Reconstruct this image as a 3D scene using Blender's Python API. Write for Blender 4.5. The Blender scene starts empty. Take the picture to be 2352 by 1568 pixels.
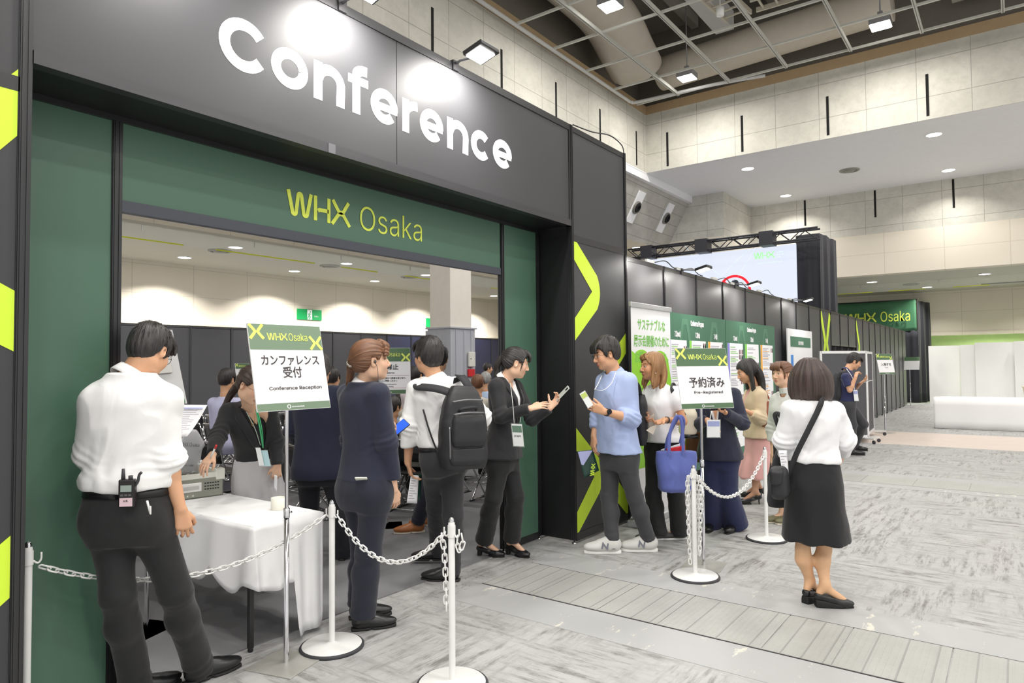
import bpy, bmesh, math, random
import numpy as np
from mathutils import Vector, Matrix
random.seed(7)
S = bpy.context.scene
C = bpy.context.collection
PI = math.pi
rad = math.radians

# ---------------------------------------------------------------- camera
YAW, PITCH, ROLL, FPX, EYE = 0.637429186, 0.0343861849, -0.00870965870, 1558.26306, 1.59
_f = np.array([math.cos(YAW) * math.cos(PITCH), math.sin(YAW) * math.cos(PITCH), math.sin(PITCH)])
_r = np.array([math.sin(YAW), -math.cos(YAW), 0.0])
_u = np.cross(_r, _f)
_c, _s = math.cos(ROLL), math.sin(ROLL)
CR, CU, CF = _c * _r + _s * _u, -_s * _r + _c * _u, _f
cam = bpy.data.cameras.new('camera')
cam.sensor_width = 36.0
cam.lens = FPX / 2352 * 36.0
cam.clip_end = 200
camo = bpy.data.objects.new('camera', cam)
C.objects.link(camo)
camo.matrix_world = Matrix(((CR[0], CU[0], -CF[0], 0), (CR[1], CU[1], -CF[1], 0), (CR[2], CU[2], -CF[2], EYE), (0, 0, 0, 1)))
S.camera = camo

# ---------------------------------------------------------------- world, exposure
S.view_settings.view_transform = 'Standard'
S.view_settings.look = 'None'
S.view_settings.gamma = 1
S.view_settings.use_curve_mapping = False
S.view_settings.exposure = 0.24
S.cycles.max_bounces = 6
S.cycles.diffuse_bounces = 4
S.cycles.glossy_bounces = 3
S.cycles.transmission_bounces = 4
S.cycles.caustics_reflective = False
S.cycles.caustics_refractive = False
S.cycles.use_denoising = True
S.cycles.sample_clamp_indirect = 4
wd = bpy.data.worlds.new('hall_ambience')
S.world = wd
wd.use_nodes = True
wd.node_tree.nodes['Background'].inputs[0].default_value = (1.0, 0.985, 0.96, 1)
wd.node_tree.nodes['Background'].inputs[1].default_value = 0.85

def area_light(name, loc, aim, size, watts, spread=180, col=(1, 0.97, 0.92), shape='DISK'):
 l = bpy.data.lights.new(name, 'AREA')
 l.shape = shape
 l.size = size
 l.energy = watts
 l.color = col
 l.spread = rad(spread)
 o = bpy.data.objects.new(name, l)
 C.objects.link(o)
 o.location = loc
 o.rotation_euler = (Vector(aim) - Vector(loc)).to_track_quat('-Z', 'Y').to_euler()
 return o

# the hall's own high-bay lamps hang in the open ceiling grid, also over the part of the hall behind the camera
HIGHBAY = [(11.9, 6.3), (16.1, 6.4), (16.1, 2.1)]
for hx in (-5.0, -0.5, 3.5, 7.7, 11.9):
 for hy in (-8.0, -4.0, 0.0, 4.0):
  HIGHBAY.append((hx, hy + (-1.9 if hx > 11 else 0)))
for i, (hx, hy) in enumerate(HIGHBAY):
 area_light('hall_lamp_light', (hx, hy, 8.55), (hx, hy, 0), 0.5, 90, 180)

def ground(px, py):
 d = CR * (px - 1176) / FPX - CU * (py - 784) / FPX + CF
 return np.array([0, 0, EYE]) + d * (-EYE / d[2])
def W_(px, py, dep):
 """the point seen at a pixel of the photo, dep metres deep"""
 return np.array([0, 0, EYE]) + (CR * (px - 1176) / FPX - CU * (py - 784) / FPX + CF) * dep

# ---------------------------------------------------------------- node materials
def lin(c):
 return tuple(((v / 255) / 12.92 if v / 255 <= 0.04045 else ((v / 255 + 0.055) / 1.055) ** 2.4) for v in c)

class NT:
 def __init__(s, name):
  s.m = bpy.data.materials.new(name)
  s.m.use_nodes = True
  s.t = s.m.node_tree
  s.b = s.t.nodes['Principled BSDF']
 def n(s, typ, **kw):
  nd = s.t.nodes.new(typ)
  for k, v in kw.items():
   if k.startswith('i_'):
    key = k[2:]
    nd.inputs[int(key) if key.isdigit() else key.replace('_', ' ')].default_value = v
   else:
    setattr(nd, k, v)
  return nd
 def l(s, a, b):
  s.t.links.new(a, b)
 def coords(s, scale=(1, 1, 1), kind='Object', rot=(0, 0, 0)):
  tc = s.n('ShaderNodeTexCoord')
  mp = s.n('ShaderNodeMapping')
  mp.inputs['Scale'].default_value = scale
  mp.inputs['Rotation'].default_value = rot
  s.l(tc.outputs[kind], mp.inputs['Vector'])
  return mp.outputs[0]
 def world(s, scale=(1, 1, 1)):
  g = s.n('ShaderNodeNewGeometry')
  mp = s.n('ShaderNodeMapping')
  mp.inputs['Scale'].default_value = scale
  s.l(g.outputs['Position'], mp.inputs['Vector'])
  return mp.outputs[0]
 def noise(s, vec, scale, detail=3, rough=0.5, dist=0.0):
  nd = s.n('ShaderNodeTexNoise')
  nd.inputs['Scale'].default_value = scale
  nd.inputs['Detail'].default_value = detail
  nd.inputs['Roughness'].default_value = rough
  nd.inputs['Distortion'].default_value = dist
  s.l(vec, nd.inputs['Vector'])
  return nd.outputs['Fac']
 def ramp(s, fac, stops, interp='LINEAR'):
  r = s.n('ShaderNodeValToRGB')
  r.color_ramp.interpolation = interp
  e = r.color_ramp.elements
  while len(e) < len(stops):
   e.new(0.5)
  for el, (p, c) in zip(e, stops):
   el.position = p
   el.color = (*c, 1) if len(c) == 3 else c
  s.l(fac, r.inputs[0])
  return r.outputs[0]
 def mix(s, fac, a, b, mode='MIX'):
  m = s.n('ShaderNodeMix', data_type='RGBA', blend_type=mode)
  for sock, v in ((m.inputs[0], fac), (m.inputs[6], a), (m.inputs[7], b)):
   if hasattr(v, 'links'):
    s.l(v, sock)
   elif isinstance(v, (int, float)):
    sock.default_value = v
   else:
    sock.default_value = (*v, 1)
  return m.outputs[2]
 def math(s, op, a, b=0.0):
  m = s.n('ShaderNodeMath', operation=op)
  for sock, v in ((m.inputs[0], a), (m.inputs[1], b)):
   if hasattr(v, 'links'):
    s.l(v, sock)
   else:
    sock.default_value = v
  return m.outputs[0]
 def bump(s, h, strength=0.3, dist=0.01):
  b = s.n('ShaderNodeBump')
  b.inputs['Strength'].default_value = strength
  b.inputs['Distance'].default_value = dist
  s.l(h, b.inputs['Height'])
  s.l(b.outputs[0], s.b.inputs['Normal'])
 def set(s, **kw):
  for k, v in kw.items():
   sock = s.b.inputs[k.replace('_', ' ')]
   if hasattr(v, 'links'):
    s.l(v, sock)
   elif isinstance(v, tuple) and len(v) == 3 and sock.type == 'RGBA':
    sock.default_value = (*v, 1)
   else:
    sock.default_value = v
  return s

MATS = {}
def mat(name, rgb, rough=0.5, metal=0.0, var=0.06, scale=6.0, bump=0.0, bscale=60.0, spec=0.5, emit=0.0, sheen=0.0, stretch=(1, 1, 1), coat=0.0, alpha=1.0, trans=0.0):
 """a procedural surface: a base colour with a soft noise variation and an optional fine bump"""
 if name in MATS:
  return MATS[name]
 t = NT(name)
 c = lin(rgb)
 v = t.coords(stretch)
 f = t.noise(v, scale, 3)
 t.set(Base_Color=t.mix(f, tuple(x * (1 - var) for x in c), tuple(min(1, x * (1 + var)) for x in c)), Roughness=rough, Metallic=metal)
 t.b.inputs['Specular IOR Level'].default_value = spec
 if bump:
  t.bump(t.noise(v, bscale, 3), bump, 0.004)
 if emit:
  t.b.inputs['Emission Color'].default_value = (*c, 1)
  t.b.inputs['Emission Strength'].default_value = emit
 if sheen:
  t.b.inputs['Sheen Weight'].default_value = sheen
 if coat:
  t.b.inputs['Coat Weight'].default_value = coat
 if trans:
  t.b.inputs['Transmission Weight'].default_value = trans
 if alpha < 1:
  t.b.inputs['Alpha'].default_value = alpha
 MATS[name] = t.m
 return t.m

# ---------------------------------------------------------------- objects
def props(o, label=None, cat=None, group=None, kind=None):
 if label: o['label'] = label
 if cat: o['category'] = cat
 if group: o['group'] = group
 if kind: o['kind'] = kind
 return o

def thing(name, label, cat, loc=(0, 0, 0), rz=0.0, group=None):
 o = bpy.data.objects.new(name, None)
 o.empty_display_size = 0.1
 C.objects.link(o)
 o.location = loc
 o.rotation_euler = (0, 0, rz)
 return props(o, label, cat, group)

def dup(root, loc=None, rz=None, label=None, group=None):
 r = root.copy()
 C.objects.link(r)
 if loc is not None: r.location = loc
 if rz is not None: r.rotation_euler = (root.rotation_euler[0], root.rotation_euler[1], rz)
 if label: r['label'] = label
 if group: r['group'] = group
 for ch in list(root.children):
  c = ch.copy(); C.objects.link(c); c.parent = r
  for g in list(ch.children):
   d = g.copy(); C.objects.link(d); d.parent = c
 return r

def cubic(pts, n=8):
 """Catmull-Rom through points"""
 P = [np.array(p, float) for p in pts]
 P = [2 * P[0] - P[1]] + P + [2 * P[-1] - P[-2]]
 out = []
 for i in range(1, len(P) - 2):
  for k in range(n):
   t = k / n
   a, b, c, d = P[i - 1:i + 3]
   out.append(0.5 * (2 * b + (c - a) * t + (2 * a - 5 * b + 4 * c - d) * t * t + (3 * b - a - 3 * c + d) * t ** 3))
 out.append(P[-2])
 return out

class MB:
 """collects shapes into one mesh; each face remembers its material slot"""
 def __init__(s):
  s.v, s.f, s.mi, s.sm, s.cur = [], [], [], [], 0
 def add(s, vs, fs, smooth=False, m=None):
  b = len(s.v)
  s.v += [tuple(map(float, p)) for p in vs]
  for f in fs:
   s.f.append([b + i for i in f]); s.mi.append(s.cur if m is None else m); s.sm.append(smooth)
  return s
 def box(s, lo, hi, m=None):
  (x0, y0, z0), (x1, y1, z1) = lo, hi
  return s.add([(x0, y0, z0), (x1, y0, z0), (x1, y1, z0), (x0, y1, z0), (x0, y0, z1), (x1, y0, z1), (x1, y1, z1), (x0, y1, z1)],
      [(3, 2, 1, 0), (4, 5, 6, 7), (0, 1, 5, 4), (1, 2, 6, 5), (2, 3, 7, 6), (3, 0, 4, 7)], False, m)
 def obox(s, c, ax, half, m=None):
  """box with centre, three axis vectors and half sizes"""
  c = np.array(c, float); A = [np.array(a, float) / np.linalg.norm(a) for a in ax]
  vs = [c + A[0] * half[0] * i + A[1] * half[1] * j + A[2] * half[2] * k for k in (-1, 1) for j in (-1, 1) for i in (-1, 1)]
  return s.add(vs, [(0, 2, 3, 1), (4, 5, 7, 6), (0, 1, 5, 4), (1, 3, 7, 5), (3, 2, 6, 7), (2, 0, 4, 6)], False, m)
 def tube(s, pts, r, n=10, cap=True, m=None, closed=False, flat=None):
  P = [np.array(p, float) for p in pts]
  rs = r if isinstance(r, (list, tuple, np.ndarray)) else [r] * len(P)
  N = len(P); vs = []
  up = None
  for i in range(N):
   if closed:
    d = P[(i + 1) % N] - P[i - 1]
   else:
    d = P[min(i + 1, N - 1)] - P[max(i - 1, 0)]
   d = d / (np.linalg.norm(d) + 1e-12)
   if up is None:
    up = np.array([0, 0, 1.0]) if abs(d[2]) < 0.9 else np.array([1.0, 0, 0])
   e = np.cross(up, d); e /= np.linalg.norm(e) + 1e-12
   up = np.cross(d, e)
   for k in range(n):
    a = 2 * PI * k / n
    vs.append(P[i] + rs[i] * (e * math.cos(a) + up * math.sin(a) * (flat or 1)))
  fs = []
  for i in range(N if closed else N - 1):
   j = (i + 1) % N
   for k in range(n):
    fs.append((i * n + k, i * n + (k + 1) % n, j * n + (k + 1) % n, j * n + k))
  s.add(vs, fs, True, m)
  if cap and not closed:
   b = len(s.v) - len(vs)
   s.f.append([b + k for k in range(n)][::-1]); s.f.append([b + (N - 1) * n + k for k in range(n)])
   s.mi += [s.cur if m is None else m] * 2; s.sm += [False] * 2
  return s
 def lathe(s, prof, c=(0, 0, 0), n=24, m=None, smooth=True):
  """profile of (r, z) pairs turned about the vertical through c"""
  vs, fs = [], []
  for r, z in prof:
   for k in range(n):
    a = 2 * PI * k / n
    vs.append((c[0] + r * math.cos(a), c[1] + r * math.sin(a), c[2] + z))
  for i in range(len(prof) - 1):
   for k in range(n):
    fs.append((i * n + k, i * n + (k + 1) % n, (i + 1) * n + (k + 1) % n, (i + 1) * n + k))
  return s.add(vs, fs, smooth, m)
 def prism(s, poly, o, u, v, w, m=None):
  """polygon (list of (a, b)) in the plane o + a*u + b*v, pushed through along w"""
  o, u, v, w = (np.array(q, float) for q in (o, u, v, w))
  n = len(poly)
  vs = [o + a * u + b * v for a, b in poly] + [o + a * u + b * v + w for a, b in poly]
  fs = [tuple(range(n))[::-1], tuple(range(n, 2 * n))] + [(i, (i + 1) % n, n + (i + 1) % n, n + i) for i in range(n)]
  return s.add(vs, fs, False, m)
 def stroke(s, pts, wd, o, u, v, w, m=None, n=6):
  """flat mitred stroke along 2-D points"""
  P = [np.array(p, float) for p in pts]; L, R = [], []
  for i in range(len(P)):
   d0 = P[i] - P[i - 1] if i else P[1] - P[0]
   d1 = P[i + 1] - P[i] if i < len(P) - 1 else d0
   d0 = d0 / np.linalg.norm(d0); d1 = d1 / np.linalg.norm(d1)
   t = d0 + d1; t /= np.linalg.norm(t) + 1e-9
   nn = np.array([-t[1], t[0]]); k = wd / 2 / max(0.3, abs(np.dot(nn, (-d0[1], d0[0]))))
   L.append(P[i] + nn * k); R.append(P[i] - nn * k)
  for i in range(len(P) - 1):
   s.prism([tuple(R[i]), tuple(R[i + 1]), tuple(L[i + 1]), tuple(L[i])], o, u, v, w, m)
  return s
 def grid(s, fn, nu, nv, m=None, smooth=True):
  vs = [fn(i / nu, j / nv) for j in range(nv + 1) for i in range(nu + 1)]
  fs = [(j * (nu + 1) + i, j * (nu + 1) + i + 1, (j + 1) * (nu + 1) + i + 1, (j + 1) * (nu + 1) + i) for j in range(nv) for i in range(nu)]
  return s.add(vs, fs, smooth, m)
 def build(s, name, mats, parent=None, loc=None, solid=0.0, bevel=0.0, subsurf=0):
  me = bpy.data.meshes.new(name)
  L = np.array(loc if loc is not None else (0, 0, 0), float)
  me.from_pydata([tuple(np.array(p) - L) for p in s.v], [], s.f)
  for mm in (mats if isinstance(mats, (list, tuple)) else [mats]):
   me.materials.append(mm)
  me.polygons.foreach_set('material_index', s.mi)
  me.polygons.foreach_set('use_smooth', s.sm)
  me.update()
  o = bpy.data.objects.new(name, me)
  C.objects.link(o)
  if loc is not None: o.location = loc
  if parent: o.parent = parent
  if solid:
   md = o.modifiers.new('thick', 'SOLIDIFY'); md.thickness = solid; md.offset = 0
  if bevel:
   md = o.modifiers.new('soft', 'BEVEL'); md.width = bevel; md.segments = 2; md.limit_method = 'ANGLE'
  if subsurf:
   md = o.modifiers.new('sub', 'SUBSURF'); md.levels = subsurf; md.render_levels = subsurf
  return o

try:
 import os
 FONT = bpy.data.fonts.load(os.path.join(bpy.utils.system_resource('DATAFILES', path='fonts'), 'Inter.woff2'))   # ships with Blender
except Exception:
 FONT = None
def text(body, size, o, u, v, m, name='lettering', parent=None, align='CENTER', bold=0.0, sx=1.0, lift=0.0015, spacing=1.0, line=1.0, thick=0.0005, tilt=0.0, fitw=None, fith=None, font=None):
 """lettering as a thin mesh: o is the anchor (world or parent space), u reads along, v points up"""
 cu = bpy.data.curves.new(name, 'FONT')
 latin = FONT is not None and body.isascii() and font is None
 cu.body = body; cu.size = size; cu.align_x = align; cu.align_y = 'BOTTOM_BASELINE'
 cu.offset = bold * size if (not latin or bold < 0) else 0; cu.extrude = thick; cu.space_character = spacing; cu.space_line = line; cu.shear = tilt
 cu.resolution_u = 3
 if latin: cu.font = FONT
 if font: cu.font = font
 to = bpy.data.objects.new('tmp', cu)
 C.objects.link(to)
 dg = bpy.context.evaluated_depsgraph_get()
 me = bpy.data.meshes.new_from_object(to.evaluated_get(dg))
 bpy.data.objects.remove(to)
 if latin and bold > 0:          # heavier weight: the same outline laid down eight times around itself
  vs = np.array([q.co[:] for q in me.vertices]); fs = [list(q.vertices) for q in me.polygons]; n = len(vs); V, F = [], []
  for k in range(9):
   r = bold * size * (k > 0); a = k * PI / 4
   V.append(vs + np.array([r * math.cos(a), r * math.sin(a), 2e-5 * k])); F += [[i + n * k for i in f] for f in fs]
  me = bpy.data.meshes.new(name); me.from_pydata([tuple(q) for q in np.concatenate(V)], [], F)
 if fitw or fith:
  xs = [q.co.x for q in me.vertices]; ys = [q.co.y for q in me.vertices]
  kx = fitw / (max(xs) - min(xs)) if fitw else 1; ky = fith / (max(ys) - min(ys)) if fith else 1
  ax = min(xs) if align == 'LEFT' else (min(xs) + max(xs)) / 2
  for q in me.vertices: q.co.x = (q.co.x - ax) * kx; q.co.y *= ky
 u, v = Vector(u).normalized(), Vector(v).normalized()
 w = u.cross(v)
 oo = Vector(o) + w * lift
 M = Matrix(((u.x * sx, v.x, w.x, oo.x), (u.y * sx, v.y, w.y, oo.y), (u.z * sx, v.z, w.z, oo.z), (0, 0, 0, 1)))
 me.transform(M)
 me.materials.clear(); me.materials.append(m)
 me.name = name
 ob = bpy.data.objects.new(name, me)
 C.objects.link(ob)
 if parent: ob.parent = parent
 return ob

def struct(o):
 o['kind'] = 'structure'
 return o

# ================================================================ the setting
def grooves(t, vec, axis, period, width, offset=0.0):
 sp = t.n('ShaderNodeSeparateXYZ'); t.l(vec, sp.inputs[0])
 a = t.math('ADD', sp.outputs[axis], offset)
 fr = t.math('FRACT', t.math('DIVIDE', a, period))
 return t.math('LESS_THAN', fr, width / period)

def concrete(name, axis, base=(218, 215, 204), period=1.04, zperiod=0.85, zoff=0.0, off=0.0, dirt=0.34):
 t = NT(name)
 w = t.world()
 c = lin(base)
 f1 = t.noise(w, 1.1, 6, 0.65)
 f2 = t.noise(t.world((2.2, 2.2, 2.8)), 2.2, 7, 0.75)
 col = t.mix(f1, tuple(x * (1 - dirt) for x in c), tuple(x * 1.12 for x in c))
 col = t.mix(t.math('MULTIPLY', t.ramp(f2, [(0.46, (0, 0, 0)), (0.70, (1, 1, 1))]), 0.5), col, tuple(x * 0.66 for x in c))
 # each cast board has its own tone
 sp = t.n('ShaderNodeSeparateXYZ'); t.l(w, sp.inputs[0])
 cell = t.math('FLOOR', t.math('DIVIDE', t.math('ADD', sp.outputs[axis], off), period))
 cz = t.math('FLOOR', t.math('DIVIDE', t.math('ADD', sp.outputs[2], zoff), zperiod))
 wn = t.n('ShaderNodeTexWhiteNoise', noise_dimensions='2D')
 cb = t.n('ShaderNodeCombineXYZ'); t.l(cell, cb.inputs[0]); t.l(cz, cb.inputs[1]); t.l(cb.outputs[0], wn.inputs['Vector'])
 col = t.mix(t.math('MULTIPLY', wn.outputs['Value'], 0.16), col, tuple(x * 0.55 for x in c))
 g = t.math('MAXIMUM', grooves(t, w, axis, period, 0.014, off), grooves(t, w, 2, zperiod, 0.016, zoff))
 col = t.mix(t.math('MULTIPLY', g, 0.6), col, tuple(x * 0.3 for x in c))
 t.set(Base_Color=col, Roughness=0.85)
 t.bump(f2, 0.35, 0.01)
 return t.m

def beige_wall(name, axis):
 t = NT(name)
 w = t.world()
 c = lin((226, 218, 202))
 col = t.mix(t.noise(w, 0.8, 4), tuple(x * 0.9 for x in c), tuple(x * 1.05 for x in c))
 g = t.math('MAXIMUM', grooves(t, w, axis, 1.6, 0.02), grooves(t, w, 2, 0.75, 0.015, 0.25))
 col = t.mix(t.math('MULTIPLY', g, 0.3), col, (0.25, 0.23, 0.19))
 t.set(Base_Color=col, Roughness=0.75)
 return t.m

def floor_mat():
 t = NT('hall_floor_print')
 w = t.world()
 base, dark, light = lin((172, 172, 172)), lin((116, 114, 111)), lin((186, 186, 185))
 sp = t.n('ShaderNodeSeparateXYZ'); t.l(w, sp.inputs[0])
 sx = t.noise(t.world((1.3, 10, 1)), 1.6, 7, 0.75, 0.15)
 sy = t.noise(t.world((10, 1.3, 1)), 1.6, 7, 0.75, 0.15)
 big = t.noise(w, 0.5, 3)
 pa = t.noise(t.world((1.3, 1.3, 1)), 1.0, 4, 0.6)
 ra = [(0.46, (0, 0, 0)), (0.60, (1, 1, 1))]
 ma = t.math('MULTIPLY', t.ramp(sx, ra), t.ramp(pa, [(0.42, (0.12,) * 3), (0.58, (1, 1, 1))]))
 mb = t.math('MULTIPLY', t.ramp(sy, ra), t.ramp(pa, [(0.40, (1, 1, 1)), (0.56, (0.12,) * 3)]))
 m = t.math('MULTIPLY', t.math('MAXIMUM', ma, mb), t.ramp(t.noise(t.world((14, 14, 1)), 1.0, 4, 0.7), [(0.34, (0.4,) * 3), (0.56, (1, 1, 1))]))
 speck = t.ramp(t.noise(t.world((26, 26, 1)), 1.0, 3, 0.6), [(0.58, (0, 0, 0)), (0.65, (1, 1, 1))])
 col = t.mix(t.noise(w, 2.4, 5, 0.6), base, light)
 col = t.mix(t.math('MULTIPLY', m, 0.92), col, dark)
 spm = t.math('MULTIPLY', speck, t.math('MULTIPLY', t.ramp(big, [(0.45, (0, 0, 0)), (0.62, (1, 1, 1))]), 0.55))
 col = t.mix(spm, col, lin((110, 106, 100)))
 # the paler crossing strip of carpet far down the hall
 far = t.math('MULTIPLY', t.math('GREATER_THAN', sp.outputs[0], 14.9), t.math('LESS_THAN', sp.outputs[0], 17.6))
 col = t.mix(far, col, lin((214, 200, 190)))
 t.set(Base_Color=col, Roughness=t.ramp(t.noise(w, 3.0, 3), [(0.3, (0.42,) * 3), (0.7, (0.6,) * 3)]))
 t.bump(speck, 0.12, 0.003)
 return t.m

m_floor = floor_mat()
def strip_mat():
 t = NT('painted_floor_strip')
 w = t.world()
 n = t.noise(t.world((3, 7, 1)), 1.2, 6, 0.7)
 col = t.mix(t.noise(w, 1.5, 4), lin((166, 167, 168)), lin((182, 182, 182)))
 col = t.mix(t.ramp(n, [(0.6, (0, 0, 0)), (0.66, (1, 1, 1))]), col, lin((214, 211, 198)))
 t.set(Base_Color=col, Roughness=0.5)
 return t.m
def tread_mat():
 t = NT('worn_tread_plate')
 w = t.world()
 b = t.n('ShaderNodeTexBrick')
 b.inputs['Scale'].default_value = 1.0
 b.inputs['Brick Width'].default_value = 0.105
 b.inputs['Row Height'].default_value = 0.034
 b.inputs['Mortar Size'].default_value = 0.011
 b.inputs['Mortar Smooth'].default_value = 0.4
 t.l(w, b.inputs['Vector'])
 col = t.mix(t.noise(w, 3.0, 5, 0.7), lin((156, 156, 153)), lin((184, 184, 180)))
 col = t.mix(t.math('MULTIPLY', b.outputs['Fac'], 0.16), col, lin((178, 177, 172)))
 t.set(Base_Color=col, Roughness=0.45)
 t.bump(b.outputs['Fac'], 0.25, 0.003)
 return t.m
def carpet_mat():
 t = NT('room_carpet')
 w = t.world()
 f = t.noise(w, 160, 3, 0.8)
 g = t.noise(w, 1.4, 3)
 col = t.mix(f, lin((92, 92, 95)), lin((134, 134, 137)))
 col = t.mix(t.math('MULTIPLY', g, 0.35), col, lin((118, 118, 120)))
 t.set(Base_Color=col, Roughness=0.95)
 t.bump(f, 0.25, 0.003)
 return t.m
m_strip, m_tread, m_carpet = strip_mat(), tread_mat(), carpet_mat()

b = MB(); b.box((-8, -12, -0.12), (40, 18.2, 0.0)); struct(b.build('floor', m_floor))
b = MB(); b.box((-2, 3.53, 0.0), (24.0, 17.8, 0.006)); struct(b.build('floor_carpet', m_carpet))
b = MB()
for x0, x1 in ((3.50, 3.872), (4.518, 4.87), (9.75, 10.0), (10.65, 10.95)):
 b.box((x0, -12, 0.0), (x1, 3.16 if x0 < 6 else 3.2, 0.002))
struct(b.build('trim_1', m_strip))
b = MB(); bb = MB()
y = -11.5; k = 0
while y < 3.15:
 ln = (0.42, 0.5, 0.36, 0.62)[k % 4]; k += 1
 b.box((3.885, y, 0.0), (4.505, min(y + ln - 0.008, 3.16), 0.0045))
 for e in range(3):
  yy = y + ln * (0.1 + 0.3 * e)
  bb.box((3.89, yy, 0.0), (4.50, yy + 0.008, 0.0060))
 y += ln
for y in np.arange(-11.5, 3.1, 0.6):
 b.box((10.01, y, 0.0), (10.64, min(y + 0.592, 3.16), 0.004))
struct(b.build('trim_2', m_tread)); struct(bb.build('trim_3', mat('trench_seam', (150, 150, 148), 0.5)))
b = MB()
for x in (3.874, 4.507): b.box((x, -12, 0.0), (x + 0.008, 3.16, 0.0035))
struct(b.build('trim_4', mat('trench_gap', (52, 52, 54), 0.8)))

# upper concrete walls of the high hall
cx_ = concrete('board_marked_concrete_side', 0, zoff=0.08)
cy_ = concrete('board_marked_concrete_end', 1, off=0.45, zoff=0.08)
m_white = mat('white_painted_soffit', (242, 243, 246), 0.6, var=0.03)
m_dark = mat('dark_void', (26, 26, 28), 0.9)
b = MB(); b.box((-8, 8.35, 7.06), (17.84, 8.75, 8.76)); struct(b.build('wall_left', cx_))
b = MB(); b.box((17.84, -12, 7.06), (18.2, 8.75, 8.76)); struct(b.build('wall_right', cy_))
slot = MB()
def vslot_y(x, y, z0, z1): slot.box((x - 0.012, y - 0.028, z0), (x + 0.02, y + 0.028, z1))
for y in np.arange(7.70, -12, -2.09): vslot_y(17.84, y, 7.14, 8.10)
for x in np.arange(17.2, -8, -2.07): slot.box((x - 0.028, 8.338, 7.14), (x + 0.028, 8.37, 8.10))
for y in (5.53, 3.43, 1.34, -0.76, -2.86): vslot_y(24.08, y, 6.17, 7.03)
vslot_y(24.08, 8.63, 6.72, 7.05);
struct(slot.build('trim_5', mat('joint_shadow_gap', (14, 14, 14), 0.9)))
# white soffit behind the end wall, then the inner end wall with its pale band
b = MB(); b.box((17.86, -12, 7.055), (24.07, 8.36, 7.12)); struct(b.build('ceiling_soffit', m_white))
b = MB(); b.box((-8, 8.36, 6.84), (21.4, 8.62, 7.059)); b.box((-8, 8.35, 7.03), (17.84, 8.36, 7.06)); struct(b.build('trim_6', m_white))
b = MB(); b.box((24.08, -12, 5.64), (24.5, 12.0, 7.059)); b.box((21.3, 7.33, 5.64), (24.08, 12.0, 7.059)); struct(b.build('wall_end', cy_))
m_band = beige_wall('cream_wall_band', 1)
b = MB(); b.box((24.06, -12, 4.347), (24.5, 12.0, 5.64)); b.box((21.28, 7.31, 0), (24.06, 12.0, 5.64)); struct(b.build('wall_end_band', m_band))
m_csoff = mat('low_soffit', (188, 186, 172), 0.7, var=0.04, scale=1.0)
b = MB(); b.box((24.5, -12, 4.347), (31.8, 12, 4.42)); struct(b.build('ceiling_far', m_csoff))
b = MB(); b.box((31.56, -12, 2.66), (31.9, 12, 4.347)); b.box((31.40, -12, 2.60), (31.9, 12, 2.70)); struct(b.build('wall_far', beige_wall('far_cream_wall', 1)))
m_green = mat('green_corridor_wall', (200, 216, 166), 0.7)
b = MB(); b.box((36.0, -12, 0), (36.3, 12, 2.9)); b.box((31.9, -12, 2.80), (36.3, 12, 2.9)); struct(b.build('wall_corridor', m_green))
b = MB(); b.box((35.9, -12, 1.5), (36.0, 0.75, 2.25)); struct(b.build('window_1', mat('dark_shutter', (52, 62, 60), 0.5)))
# sloped concrete under the side wall with round air nozzles, bulkhead and low room ceiling
b = MB()
b.add([(-8, 8.45, 6.90), (21.3, 8.45, 6.90), (21.3, 9.3, 5.36), (-8, 9.3, 5.36), (-8, 8.75, 6.95), (21.3, 8.75, 6.95), (21.3, 9.6, 5.45), (-8, 9.6, 5.45)],
  [(0, 1, 2, 3), (7, 6, 5, 4), (0, 4, 5, 1), (3, 2, 6, 7), (1, 5, 6, 2), (0, 3, 7, 4)])
struct(b.build('ceiling_slope', concrete('sloped_concrete', 0, base=(196, 193, 186), period=2.2, zperiod=0.31, zoff=0.1)))
b = MB(); b.box((-8, 9.3, 5.36), (21.28, 13.4, 5.46)); struct(b.build('ceiling_ledge', mat('ledge_soffit', (216, 208, 190), 0.7)))
b = MB(); b.box((-8, 13.4, 4.40), (24.08, 13.6, 5.5)); struct(b.build('wall_bulkhead', beige_wall('bulkhead_cream', 0)))
b = MB(); b.box((-8, 13.38, 4.347), (24.08, 18.2, 4.40)); struct(b.build('ceiling', m_csoff))
b = MB(); b.box((-8, 17.85, 0), (24.5, 18.2, 4.347)); struct(b.build('wall_back', beige_wall('room_cream_wall', 0)))
b = MB(); b.box((-8, 17.78, 2.72), (24.08, 17.85, 2.78)); struct(b.build('trim_7', mat('cream_ledge', (214, 206, 188), 0.6)))
b = MB(); b.box((24.10, 12.0, 0), (24.5, 18.0, 4.347)); struct(b.build('wall_room_end', beige_wall('room_end_cream', 1)))
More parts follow.
